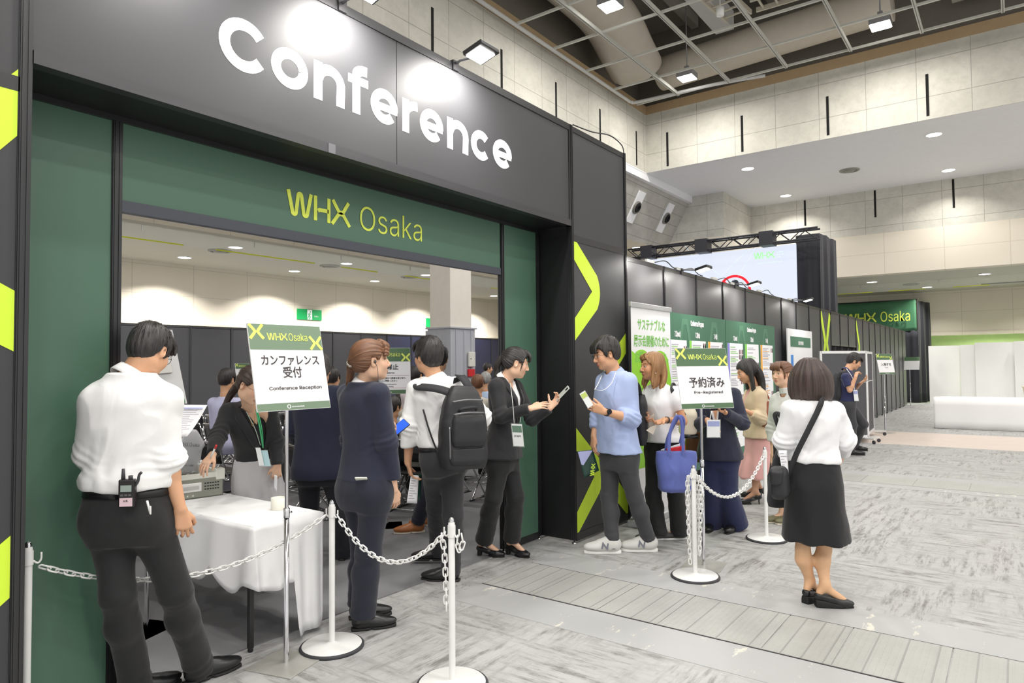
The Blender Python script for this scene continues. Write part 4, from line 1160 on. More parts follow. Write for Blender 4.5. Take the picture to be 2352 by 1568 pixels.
# heads of the people sitting in the room (pixel, depth), so that each gets a chair of its own
SIT = [(1098, 881, 9.3, 15), (1116, 872, 10.9, 20), (523, 872, 7.6, 20), (764, 868, 8.2, 10), (957, 862, 9.0, 30), (962, 899, 7.6, 20), (903, 935, 7.9, 30), (926, 918, 9.4, 30)]
SITP = [W_(*q[:3])[:2] for q in SIT]
CH = []
for r_, x in enumerate((5.45, 6.4, 7.35, 8.3, 9.25, 11.6, 12.5)):
 for c_, y in enumerate((5.75, 6.3, 6.85, 7.4, 7.95, 8.5, 9.05, 9.6, 10.15, 10.7, 11.25, 11.8)):
  if x < 6 and y < 7.3: continue
  if 9.5 < x < 11.2 and 8.6 < y < 9.9: continue
  ang = math.degrees(math.atan2(y, x))
  if not 36 < ang < 66: continue
  if min(math.hypot(x - q[0], y - q[1]) for q in SITP) < 0.62 or math.hypot(x - 7.42, y - 11.93) < 0.5: continue
  CH.append((x, y, r_, c_))
for n, (x, y, r_, c_) in enumerate(CH):
 lab = f'black folding chair, {ORD[r_]} row from the doorway, {ORD[c_]} seat in from the hall wall'
 if n == 0:
  o = chair0; o.location = (x, y, 0.006); o.rotation_euler[2] = -PI / 2; o['label'] = lab; o['group'] = 'folding chairs in the conference room'
 else:
  dup(chair0, (x, y, 0.006), -PI / 2 + rad((n * 7 % 5) - 2), lab, 'folding chairs in the conference room')
# extra chairs standing near the doorway
for x, y, rz, lab in ((4.55, 5.95, -105, 'black folding chair behind the man in the navy suit near the doorway'), (6.35, 4.95, -80, 'black folding chair partly hidden between the backpack man and the staff woman'),
      (3.55, 6.1, -92, 'black folding chair behind the receptionist in the black jacket'), (3.0, 5.95, -88, 'black folding chair beside the grey case behind the papers')):
 dup(chair0, (x, y, 0.006), rad(rz), lab, 'folding chairs in the conference room')
# curved printed sheet on a chair behind the case
c0 = W_(404, 1090, 4.75); c1 = W_(458, 1090, 4.95); ct = W_(404, 1000, 4.70)
b = MB()
def sheet(u_, v_):
 p = np.array(c0) + (np.array(c1) - c0) * u_
 up = 0.31 * v_
 rt = max(0, (u_ * 1.0 + v_ * 1.0) - 1.45)
 return (p[0] + 0.10 * v_ ** 2 - 0.1 * rt, p[1] + 0.06 * v_ ** 2 - 0.1 * rt, p[2] + up - 0.22 * rt ** 1.3)
b.grid(sheet, 14, 14)
t = props(b.build('printed_sheet', mat('grey_white_sheet', (214, 214, 218), 0.5), None, (c0[0], c0[1], c0[2]), solid=0.002), 'curved white printed sheet standing behind the grey case beside the man in the white shirt', 'sheet')
uu = (np.array(c1) - c0); uu /= np.linalg.norm(uu)
vv = np.array([0.04, 0.03, 0.3]); vv -= uu * (uu @ vv)
text('WHX Osaka', 0.055, np.array([0.085, 0.0, 0.21]) * 0 + uu * 0.085 + np.array([0.035, 0.02, 0.195]), uu, vv, mat('grey_ink', (96, 94, 98), 0.6), 'lettering', t, bold=-0.01, sx=0.85, lift=0.008)
text('コンファレンス受付', 0.014, uu * 0.085 + np.array([0.005, 0.0, 0.06]), uu, vv, mat('grey_ink', (96, 94, 98), 0.6), 'lettering', t, lift=0.006)

# exit signs in the room
m_exit = mat('exit_green', (22, 164, 90), 0.45, var=0.03)
def exit_sign(loc, rz, label):
 t = thing('exit_sign', label, 'exit sign', loc, rz, 'green exit signs')
 b = MB(); b.box((-0.46, -0.03, 0), (0.46, 0.0, 0.33)); b.build('panel', m_exit, t)
 b = MB(); b.box((-0.09, -0.034, 0.01), (0.09, -0.03, 0.32)); b.build('door_symbol', m_swhite, t)
 b = MB()
 P0 = (0, -0.036, 0.0)
 for pts, wd in (([(0.0, 0.20), (-0.02, 0.14), (0.015, 0.10), (-0.01, 0.02)], 0.03), ([(-0.02, 0.14), (-0.055, 0.09), (-0.075, 0.03)], 0.025), ([(0.01, 0.20), (0.05, 0.17)], 0.018), ([(0.0, 0.2), (-0.045, 0.19), (-0.06, 0.15)], 0.018)):
  b.stroke(pts, wd, P0, (1, 0, 0), (0, 0, 1), (0, 0.002, 0))
 b.prism([(0.02 + 0.022 * math.cos(a), 0.25 + 0.022 * math.sin(a)) for a in np.linspace(0, 2 * PI, 11)[:-1]], P0, (1, 0, 0), (0, 0, 1), (0, 0.002, 0))
 b.build('running_figure', m_exit, t)
 text('非常口', 0.055, (0.25, -0.03, 0.1), (1, 0, 0), (0, 0, 1), m_swhite, 'lettering', t)
exit_sign((13.36, 17.85, 3.06), 0, 'green exit sign with running figure hanging above the black panels, over the reception sign')
exit_sign((19.1, 17.85, 3.05), 0, 'green exit sign partly hidden behind the grey clad column')

# ---- roll-up banner and programme boards along the panel wall
m_bgreen = mat('program_green', (66, 112, 88), 0.5, var=0.08)
m_bright = mat('bright_green_print', (142, 206, 46), 0.5, var=0.03)
m_tgreen = mat('text_green', (120, 190, 84), 0.5)
t = thing('rollup_banner', 'white and green roll-up banner with Japanese heading beside the portal pillar', 'banner stand', (6.02, 3.02, 0))
b = MB(); b.box((0.0, -0.11, 0.0), (0.98, 0.06, 0.07)); b.build('base', mat('silver_base', (196, 198, 200), 0.35, 0.6), t, bevel=0.01)
b = MB(); b.box((0.02, -0.004, 0.06), (0.96, 0.0, 2.16)); b.build('sheet', m_swhite, t)
b = MB(); b.box((0.0, -0.018, 2.15), (0.98, 0.012, 2.20)); b.build('top_rail', mat('silver_base', (196, 198, 200), 0.35, 0.6), t, bevel=0.006)
b = MB(); b.lathe([(0.012, 0.06), (0.012, 2.16)], (0.49, 0.02, 0), 10); b.build('support_pole', m_steel, t)
b = MB(); o_ = (0.02, -0.0045, 0); uX, vZ = (1, 0, 0), (0, 0, 1); wY = (0, -0.001, 0)
arcp = lambda cx, cz, r, a0, a1: [(cx + r * math.cos(rad(a)), cz + r * math.sin(rad(a)) * 0.75) for a in np.linspace(a0, a1, 13)]
b.prism([(0, 0.55)] + [(0.0, 1.72)] + arcp(0.22, 1.56, 0.23, 130, 30) + [(0.47, 1.40)] + arcp(0.66, 1.56, 0.22, 150, 20) + [(0.94, 1.40), (0.94, 0.55)], o_, uX, vZ, wY); b.build('green_print', m_bright, t)
for i_, s_ in enumerate(('サステナブルな', '展示会開催のために', 'お願いしたいこと。')):
 text(s_, 0.125, (0.49, -0.0045, 2.02 - 0.165 * i_ - 0.08), uX, vZ, m_tgreen, 'lettering', t, bold=0.014, fitw=(0.66, 0.84, 0.80)[i_])
text('How can you be more sustainable?', 0.062, (0.49, -0.0055, 1.50), uX, vZ, m_blackink, 'lettering', t, bold=0.008, sx=0.85)
text('Sustainability Guide', 0.062, (0.46, -0.0055, 1.425), uX, vZ, m_blackink, 'lettering', t, bold=0.008, sx=0.85)
b = MB()
for k in range(12):
 if k == 6: continue
 b.box((0.12, -0.0065, 1.33 - k * 0.04), (0.12 + 0.62 - 0.09 * (k * 7 % 4) * (k in (5, 11)), -0.0055, 1.345 - k * 0.04))
b.build('small_print', mat('green_small_print', (104, 156, 52), 0.6), t)
text("Let's work together to", 0.05, (0.5, -0.0045, 0.46), uX, vZ, m_blackink, 'lettering', t, bold=0.008, sx=0.85)
text('enhance the environment', 0.05, (0.5, -0.0045, 0.38), uX, vZ, m_blackink, 'lettering', t, bold=0.008, sx=0.85)

m_cols = [mat('stripe_lime', (132, 206, 80), 0.5), mat('stripe_orange', (240, 170, 52), 0.5), mat('stripe_violet', (140, 136, 214), 0.5)]
m_ill = mat('table_print_grey', (176, 174, 186), 0.6); m_ill2 = mat('portrait_print', (120, 84, 92), 0.6); m_illo = mat('orange_print', (226, 176, 110), 0.6); m_illg = mat('green_row_print', (150, 200, 130), 0.6)
def program_board(x, w, cols, label):
 t = thing('program_board', label, 'program board', (x, 3.12, 0), 0, 'conference program boards')
 b = MB(); b.box((0, -0.01, 0.30), (w, 0.0, 2.17)); b.build('panel', m_bgreen, t)
 for k in range(2):
  c = w * (0.28 + 0.5 * k); b = MB(); b.stroke([(c - 0.18, 1.75), (c - 0.06, 2.08), (c + 0.06, 2.08), (c + 0.18, 1.75)], 0.07, (0, -0.0105, 0), uX, vZ, wY); b.build('watermark', mat('pale_program_green', (82, 128, 102), 0.5), t)
 text('Conference Program', 0.115, (w * 0.48, -0.0115, 2.04), uX, vZ, m_swhite, 'lettering', t, bold=0.03, sx=0.62, spacing=0.9)
 for s_ in (-1, 1):
  b = MB(); b.box((w * (0.5 + s_ * 0.35) - 0.02, -0.03, 0), (w * (0.5 + s_ * 0.35) + 0.02, 0.04, 0.30)); b.build('foot', m_steel, t)
 n = len(cols); cw = (w - 0.08) / n
 for i_, (day, ci) in enumerate(cols):
  cx = 0.05 + cw * i_
  b = MB(); b.box((cx, -0.0125, 0.42), (cx + cw * 0.86, -0.010, 1.86)); sh = b.build('timetable', m_paper, t)
  b = MB(); b.box((cx, -0.0135, 0.42), (cx + cw * 0.11, -0.0125, 1.86)); b.build('day_stripe', m_cols[ci], sh)
  rr = random.Random(i_ * 13 + int(x * 10))
  g, p, o2 = MB(), MB(), MB(); z = 1.80
  while z > 0.5:
   q = cx + cw * 0.15
   (o2 if rr.random() < 0.35 else g).box((q, -0.0135, z), (q + cw * rr.uniform(0.25, 0.5), -0.0125, z + 0.012))
   if rr.random() < 0.4:
    for e_ in range(rr.randint(1, 3)): p.box((cx + cw * (0.80 - e_ * 0.085), -0.0135, z - 0.03), (cx + cw * (0.855 - e_ * 0.085), -0.0125, z + 0.035))
   z -= rr.choice((0.022, 0.022, 0.03, 0.05))
  g.build('text_lines', m_ill, sh); p.build('portrait_rows', m_ill2, sh); o2.build('tinted_lines', m_illo if ci == 1 else m_illg, sh)
  text(day, 0.115, (cx + cw * 0.43, -0.0115, 1.90), uX, vZ, m_swhite, 'lettering', t, bold=0.03, sx=0.55, spacing=0.9)
program_board(7.08, 1.93, [('7.2(wed)', 2), ('7.3(thu)', 0), ('7.4(fri)', 1)], 'green conference program board on the panel wall, the one next to the roll-up banner')
program_board(9.03, 2.30, [('7.2(wed)', 2), ('7.3(thu)', 0), ('7.4(fri)', 1)], 'green conference program board on the panel wall, the one farther from the roll-up banner')
t = thing('sponsor_board', 'white sponsor board with a green title bar on the panel wall before the lime cross', 'sponsor board', (12.0, 3.10, 0))
b = MB(); b.box((0, -0.02, 0.45), (1.72, 0.0, 2.17)); b.build('panel', m_swhite, t)
b = MB(); b.box((0.17, -0.023, 1.86), (1.58, -0.02, 2.04)); b.build('title_bar', m_bgreen, t, bevel=0.0)
text('OUR SPONSOR', 0.12, (0.86, -0.024, 1.90), uX, vZ, m_swhite, 'lettering', t, bold=0.02, sx=0.6)
b = MB(); b.box((0.18, -0.022, 0.9), (0.34, -0.02, 1.72)); b.build('blue_tag', mat('sponsor_blue', (66, 136, 214), 0.5), t)
text('日本生命', 0.24, (0.95, -0.021, 1.2), uX, vZ, mat('grey_logo', (130, 126, 130), 0.5), 'lettering', t, 'CENTER', bold=0.0, sx=0.66)
b = MB(); xm = [(0.0, 0.07), (0.05, 0.0), (0.0, -0.07), (-0.05, 0.0), (0.0, 0.07)]; b.stroke(xm, 0.025, (0.52, -0.021, 1.28), uX, vZ, wY); b.build('red_mark', mat('mark_red', (190, 60, 60), 0.5), t)
for s_ in (0.2, 1.5):
 b = MB(); b.box((s_ - 0.02, -0.02, 0), (s_ + 0.02, 0.03, 0.45)); b.build('foot', m_steel, t)

# ---- stage screen, truss and drapes above the wall
t = thing('stage_screen', 'large bright stage screen with a red prohibition ring above the panel wall', 'screen', (17.0, 0, 0))
ms = NT('lit_screen');
gv = ms.noise(ms.coords((0.3, 0.3, 0.3)), 1.0, 2)
cc_ = ms.mix(gv, lin((214, 226, 248)), lin((236, 240, 252)))
ms.set(Base_Color=(0.1, 0.1, 0.1), Roughness=0.4); ms.l(cc_, ms.b.inputs['Emission Color']); ms.b.inputs['Emission Strength'].default_value = 0.8
b = MB(); b.box((0, 4.13, 1.6), (0.08, 7.98, 4.42)); b.build('panel', ms.m, t)
uS, vS = (0, -1, 0), (0, 0, 1); oS = lambda y, z: (-0.004, y, z)
b = MB(); whx(b, oS(5.12, 4.14), uS, vS, (-0.002, 0, 0), 0.16); b.build('lettering', mat('screen_green', (150, 232, 150), 0.5, emit=0.75), t)
for i_, s_ in enumerate(('WORLD', 'HEALTH', 'EXPO')): text(s_, 0.06, oS(4.58, 4.25 - 0.06 * i_), uS, vS, mat('screen_pale', (196, 214, 240), 0.5, emit=0.7), 'lettering', t, 'LEFT')
text('Together for a healthier world', 0.065, oS(4.75, 4.02), uS, vS, mat('screen_pale', (196, 214, 240), 0.5, emit=0.7), 'lettering', t)
text('recording is not', 0.20, oS(7.1, 3.66), uS, vS, mat('screen_navy', (30, 44, 74), 0.5, emit=0.05), 'lettering', t)
b = MB()
for k in range(36):
 a0, a1 = 2 * PI * k / 36, 2 * PI * (k + 1) / 36
 b.prism([(0.36 * math.cos(a0), 0.36 * math.sin(a0)), (0.42 * math.cos(a0), 0.42 * math.sin(a0)), (0.42 * math.cos(a1), 0.42 * math.sin(a1)), (0.36 * math.cos(a1), 0.36 * math.sin(a1))], oS(5.62, 3.38), uS, vS, (-0.002, 0, 0))
b.stroke([(-0.27, 0.27), (0.27, -0.27)], 0.07, oS(5.62, 3.38), uS, vS, (-0.004, 0, 0)); b.build('red_ring', mat('screen_red', (236, 20, 40), 0.5, emit=0.6), t)
b = MB(); b.prism([(0.1 * math.cos(a), 0.22 + 0.1 * math.sin(a)) for a in np.linspace(0, PI, 9)] + [(-0.1, -0.2), (0.1, -0.2)], oS(5.60, 3.36), uS, vS, (-0.002, 0, 0)); b.build('microphone_symbol', mat('screen_dark', (50, 54, 66), 0.5), t)
b = MB()
for pts in ([(-0.75, 0.55), (-0.05, -0.05), (0.65, 0.55)], [(-1.0, 1.0), (-0.35, 0.0), (0.0, -0.2), (0.35, 0.0), (1.0, 1.0)]): b.stroke(pts, 0.008, oS(5.6 + 0.3, 3.85 - (0.15 if len(pts) > 3 else 0)), uS, vS, (-0.002, 0, 0))
b.build('line_drawing', mat('screen_pale', (196, 214, 240), 0.5, emit=0.7), t)
t = thing('stage_truss', 'black lighting truss running above the bright stage screen', 'truss', (16.72, 0, 4.56))
m_truss = mat('black_truss', (34, 34, 40), 0.45)
b = MB()
for dx in (-0.13, 0.13):
 for dz in (-0.12, 0.12): b.tube([(dx, 3.55, dz), (dx, 8.35, dz)], 0.024, 8)
b.build('chord', m_truss, t)
b = MB(); yy = 3.6; s_ = 1
while yy < 8.2:
 for dx in (-0.13, 0.13): b.tube([(dx, yy, -0.12 * s_), (dx, yy + 0.28, 0.12 * s_)], 0.012, 6)
 b.tube([(-0.13, yy, 0.12 * s_), (0.13, yy + 0.28, 0.12 * s_)], 0.012, 6)
 yy += 0.28; s_ = -s_
b.build('lacing', m_truss, t)
for yy in (4.7, 6.3, 7.8):
 b = MB(); b.box((-0.17, yy - 0.16, -0.17), (0.17, yy + 0.16, 0.17)); b.build('corner_block', mat('truss_node', (44, 44, 52), 0.5), t)
b = MB(); b.tube([(-0.13, 8.4, -0.12), (-0.13, 8.4, -4.55)], 0.05, 8); b.build('leg', m_truss, t)
m_drape = mat('black_drape', (36, 37, 44), 0.9, var=0.1, sheen=0.1)
def drape(name, label, p0, p1, z0, z1, n=26, amp=0.05, fl=0.0, m=None):
 p0, p1 = np.array(p0, float), np.array(p1, float); d = p1 - p0; L = np.linalg.norm(d); d /= L; q = np.array([-d[1], d[0]])
 b = MB()
 def fn(u_, v_):
  w = amp * (math.sin(u_ * n) + 0.5 * math.sin(u_ * n * 2.3 + 1)) * (1.1 - 0.7 * v_)
  c = p0 + d * L * (u_ + fl * (1 - v_) * (u_ - 0.0)) + q * w
  return (c[0], c[1], z0 + (z1 - z0) * v_)
 b.grid(fn, 90, 10)
 return props(b.build(name, m or m_drape, None, solid=0.01), label, 'drape')
drape('stage_drape', 'black drape beside the bright stage screen, facing the hall end', (17.05, 4.14), (17.05, 3.62), 0.02, 4.62, 9, 0.04)
drape('stage_drape', 'black drape hanging from the truss end, side-on next to the screen drape', (17.05, 3.60), (18.55, 3.52), 0.02, 4.62, 14, 0.05)
t = thing('hanging_banner', 'green fabric banner with lime lettering on the black booth at the far end', 'banner', (30.0, 0, 0))
b = MB(); b.grid(lambda u_, v_: (0.04 * math.sin(u_ * 9) * (1 - v_) + 0.02 * math.sin(u_ * 21 + 3 * v_), 6.6 - 3.62 * u_, 2.76 + 1.20 * v_ - 0.04 * math.sin(PI * u_) * (v_ - 0.0)), 40, 8); b.build('fabric', mat('banner_green', (60, 110, 78), 0.7, var=0.1, scale=1.5), t, solid=0.01)
b = MB(); whx(b, (-0.09, 5.45, 3.15), uS, vS, (-0.003, 0, 0), 0.36); b.build('lettering', m_limel, t)
text('Osaka', 0.46, (-0.09, 4.18, 3.15), uS, vS, m_limel, 'lettering', t, 'LEFT', bold=0.0, fitw=1.0, fith=0.40)
b = MB(); b.tube([(0.05, 6.6, 3.95), (0.05, 2.95, 3.95)], 0.03, 8); b.build('top_bar', m_truss, t)
drape('booth_drape', 'tall black drape below the right end of the green banner', (30.05, 3.9), (30.05, 2.95), 0.02, 2.78, 12, 0.04)
drape('booth_drape', 'tall black drape at the side of the far booth next to the white panels', (30.02, 2.93), (31.3, 2.66), 0.02, 3.9, 12, 0.05, 0.05)

# ---- white panels, counter and basket at the far right
m_wpanel = mat('white_partition', (236, 236, 234), 0.5, var=0.02)
yy = 2.55; zz = (2.04, 2.05, 2.12, 2.14, 2.16)
for k, (wdt, xx, ang) in enumerate(((1.0, 29.9, 8), (0.42, 29.7, -4), (1.12, 29.6, 3), (1.2, 29.5, -2), (1.2, 29.45, 4))):
 t = thing('white_screen_panel', f'white screen panel standing behind the white counter, {ORD[k]} from the black drape', 'screen panel', (xx, yy - wdt / 2, 0), rad(ang), 'white screen panels at the far end')
 b = MB(); b.box((-0.02, -wdt / 2 - 0.06, 0.0), (0.02, wdt / 2 + 0.06, zz[k] + 0.12)); b.build('panel', m_wpanel, t)
 b = MB(); b.box((-0.026, -wdt / 2 - 0.012, 0.0), (0.026, -wdt / 2 + 0.012, zz[k] + 0.12)); b.build('joint_post', mat('grey_joint', (150, 150, 146), 0.4), t)
 yy -= wdt + 0.02
t = thing('counter_table', 'long white cloth-covered counter at the far right', 'table', (18.9, 0, 0))
b = MB(); b.box((0.02, -2.8, 0.70), (0.66, 1.56, 0.725)); b.build('tabletop', m_wpanel, t)
b = MB()
for yq in (-2.7, 1.4):
 for xq in (0.08, 0.6): b.box((xq - 0.015, yq - 0.015, 0), (xq + 0.015, yq + 0.015, 0.70))
b.build('leg', m_tleg, t)
b = MB(); b.grid(lambda u_, v_: (0.0 - 0.012 * math.sin(u_ * 40) * (1 - v_), 1.58 - 4.4 * u_, 0.012 + 0.725 * v_), 80, 4); b.grid(lambda u_, v_: (0.68 * u_, 1.58 + 0.008 * math.sin(u_ * 20) * (1 - v_), 0.012 + 0.725 * v_), 16, 4); b.grid(lambda u_, v_: (0.68 * u_, 1.58 - 4.4 * v_, 0.735), 4, 10)
o = b.build('counter_cloth', mat('bright_white_cloth', (246, 246, 246), 0.75, var=0.01), None, solid=0.004); o.location = (18.9, 0, 0)
props(o, 'smooth white cloth covering the long counter at the far right', 'tablecloth')
t = thing('wicker_basket', 'cream basket on the far white counter, cut by the right edge', 'basket', (19.25, -0.28, 0.742))
b = MB(); b.lathe([(0, 0), (0.13, 0.0), (0.16, 0.24), (0.168, 0.25), (0.15, 0.24), (0.12, 0.02), (0, 0.02)], n=24); b.build('body', mat('cream_wicker', (220, 212, 190), 0.7, bump=0.6, bscale=90), t)
b = MB(); b.tube([(0.165 * math.cos(a), 0.165 * math.sin(a), 0.25) for a in np.linspace(0, 2 * PI, 25)[:-1]], 0.012, 8, closed=True); b.build('rim', mat('cream_wicker', (220, 212, 190), 0.7), t)

# ---- wheeled grey screens
m_gfelt = mat('grey_felt', (84, 84, 88), 0.9)
m_wframe = mat('white_frame', (226, 226, 226), 0.35)
def mobile_screen(p0, p1, label):
 p0, p1 = np.array(p0), np.array(p1); d = p1 - p0; L = np.linalg.norm(d)
 t = thing('mobile_screen', label, 'screen', (p0[0], p0[1], 0), math.atan2(d[1], d[0]), 'wheeled grey screens')
 b = MB(); b.box((0.03, -0.012, 0.16), (L - 0.03, 0.012, 1.76)); b.build('felt_panel', m_gfelt, t)
 b = MB()
 for xx in (0.0, L): b.box((xx - 0.02, -0.02, 0.1), (xx + 0.02, 0.02, 1.80))
 for zz_ in (0.13, 1.78): b.box((0, -0.02, zz_ - 0.025), (L, 0.02, zz_ + 0.025))
 b.build('frame', m_wframe, t)
 for xx in (0.06, L - 0.06):
  b = MB(); b.box((xx - 0.018, -0.24, 0.08), (xx + 0.018, 0.24, 0.11)); f_ = b.build('foot_bar', m_wframe, t)
  for yq in (-0.22, 0.22):
   b = MB(); b.tube([(xx - 0.014, yq, 0.035), (xx + 0.014, yq, 0.035)], 0.035, 14); b.build('caster', m_rubber, f_)
mobile_screen((14.1, 3.02), (14.9, 2.36), 'wheeled grey screen behind the man in the navy polo shirt')
mobile_screen((15.06, 2.42), (16.6, 2.52), 'wheeled grey screen next to the no entry sign')

# ================================================================ figures: implicit shapes turned into smooth meshes
def unit(v):
 v = np.array(v, float); return v / (np.linalg.norm(v) + 1e-12)
def smin(a, b, k):
 h = np.maximum(k - np.abs(a - b), 0.0) / k
 return np.minimum(a, b) - h * h * k * 0.25
def vnoise(P, seed=0):
 i = np.floor(P).astype(np.int64); f = P - i; u = f * f * (3 - 2 * f)
 def h(dx, dy, dz):
  n = ((i[:, 0] + dx) * 374761393 + (i[:, 1] + dy) * 668265263 + (i[:, 2] + dz) * 1440662683 + seed * 974634777) & 0xffffffff
  n = ((n ^ (n >> 13)) * 1274126177) & 0xffffffff
  n = n ^ (n >> 16)
  return (n & 0xffff) / 32767.5 - 1.0
 r = 0
 for dx in (0, 1):
  wx = u[:, 0] if dx else 1 - u[:, 0]
  for dy in (0, 1):
   wy = u[:, 1] if dy else 1 - u[:, 1]
   for dz in (0, 1):
    r = r + wx * wy * (u[:, 2] if dz else 1 - u[:, 2]) * h(dx, dy, dz)
 return r

class Sdf:
 def __init__(s): s.ops = []
 def rc(s, a, b, ra, rb, k=0.02, mode=0, flat=None):
  """tapered capsule a-b; flat = (axis, factor) squashes it along an axis"""
  a, b = np.array(a, float), np.array(b, float); d = b - a; L2 = d @ d + 1e-12
  if flat is not None: ax, fc = unit(flat[0]), flat[1]
  def fn(X):
   q = X - a
   t = np.clip((q @ d) / L2, 0, 1)
   r = ra + (rb - ra) * t
   w = q - t[..., None] * d
   if flat is not None:
    c = w @ ax; w = w + (c * (1 / fc - 1))[..., None] * ax
    return (np.sqrt((w * w).sum(-1)) - r) * (fc if fc < 1 else 1)
   return np.sqrt((w * w).sum(-1)) - r
  R = max(ra, rb) * (max(1, flat[1]) if flat is not None else 1)
  s.ops.append((mode, fn, np.minimum(a, b) - R, np.maximum(a, b) + R, k)); return s
 def el(s, c, r, A=None, k=0.02, mode=0):
  c = np.array(c, float); r = np.array(r, float); A = np.eye(3) if A is None else np.array(A)   # rows = axes
  def fn(X):
   q = (X - c) @ A.T
   k0 = np.sqrt(((q / r) ** 2).sum(-1)); k1 = np.sqrt(((q / r ** 2) ** 2).sum(-1)) + 1e-9
   return k0 * (k0 - 1) / k1
  e = np.abs(A.T * r).sum(1) if False else np.full(3, r.max())
  s.ops.append((mode, fn, c - e, c + e, k)); return s
 def loft(s, p0, p1, side0, side1, keys, k=0.02, mode=0, ex=2.3):
  """elliptical sections along p0-p1: keys rows (t, half width, half depth, forward shift)"""
  p0, p1 = np.array(p0, float), np.array(p1, float); ax = p1 - p0; L = np.linalg.norm(ax); ax = ax / L
  K = np.array(keys, float); ts = np.linspace(K[0, 0], K[-1, 0], 60)
  def sm(col):
   v = np.interp(ts, K[:, 0], K[:, col]); w = np.r_[[v[0]] * 3, v, [v[-1]] * 3]
   return np.convolve(w, np.ones(7) / 7, 'valid')
  A_, B_, C_ = sm(1), sm(2), sm(3)
  s0, s1 = unit(side0), unit(side1)
  def fn(X):
   q = X - p0; t = (q @ ax) / L
   tc = np.clip(t, K[0, 0], K[-1, 0]); m = np.clip(t, 0, 1)[..., None]
   sd = s0 * (1 - m) + s1 * m
   sd = sd - (sd @ ax)[..., None] * ax; sd = sd / np.sqrt((sd * sd).sum(-1))[..., None]
   fw = np.cross(np.broadcast_to(ax, sd.shape), sd)
   a, b, c = np.interp(tc, ts, A_), np.interp(tc, ts, B_), np.interp(tc, ts, C_)
   x = np.abs((q * sd).sum(-1)) / a; y = np.abs((q * fw).sum(-1) - c) / b
   k0 = (x ** ex + y ** ex) ** (1 / ex) + 1e-9
   kk = np.sqrt((x / a) ** 2 + (y / b) ** 2) + 1e-9
   de = (k0 - 1) * k0 / kk
   return np.maximum(de, np.maximum(t - K[-1, 0], K[0, 0] - t) * L)
  R = max(K[:, 1].max(), K[:, 2].max() + np.abs(K[:, 3]).max()) * 1.05
  e0, e1 = p0 + ax * L * K[0, 0], p0 + ax * L * K[-1, 0]
  s.ops.append((mode, fn, np.minimum(e0, e1) - R, np.maximum(e0, e1) + R, k)); return s
 def plane(s, p, n, k=0.008):
  """cut away everything on the side n points to"""
  p, n = np.array(p, float), unit(n)
  s.ops.append((2, lambda X: (X - p) @ n, None, None, k)); return s
 def cutfn(s, fn, k=0.006):
  s.ops.append((2, fn, None, None, k)); return s
 def mesh(s, h, margin=0.012, smooth=2):
  adds = [o for o in s.ops if o[0] == 0]
  lo = np.min([o[2] for o in adds], 0) - margin; hi = np.max([o[3] for o in adds], 0) + margin
  n = np.ceil((hi - lo) / h).astype(int) + 1
  F = np.full(n, 0.3, np.float32)
  g = [lo[i] + h * np.arange(n[i]) for i in range(3)]
  for mode, fn, a, b, k in s.ops:
   if a is None: sl = [slice(0, n[i]) for i in range(3)]
   else:
    mg = max(k, 3 * h) + 0.004
    sl = [slice(max(0, int((a[i] - mg - lo[i]) / h)), min(n[i], int((b[i] + mg - lo[i]) / h) + 2)) for i in range(3)]
   if any(q.stop <= q.start for q in sl): continue
   X = np.stack(np.meshgrid(*[g[i][sl[i]] for i in range(3)], indexing='ij'), -1)
   d = fn(X).astype(np.float32); v = F[tuple(sl)]
   if mode == 0: F[tuple(sl)] = smin(v, d, k)
   elif mode == 1: F[tuple(sl)] = -smin(-v, d, k)      # carve the shape out
   else: F[tuple(sl)] = -smin(-v, -d, k)               # keep where d < 0
  return surfnet(F, lo, h, smooth)
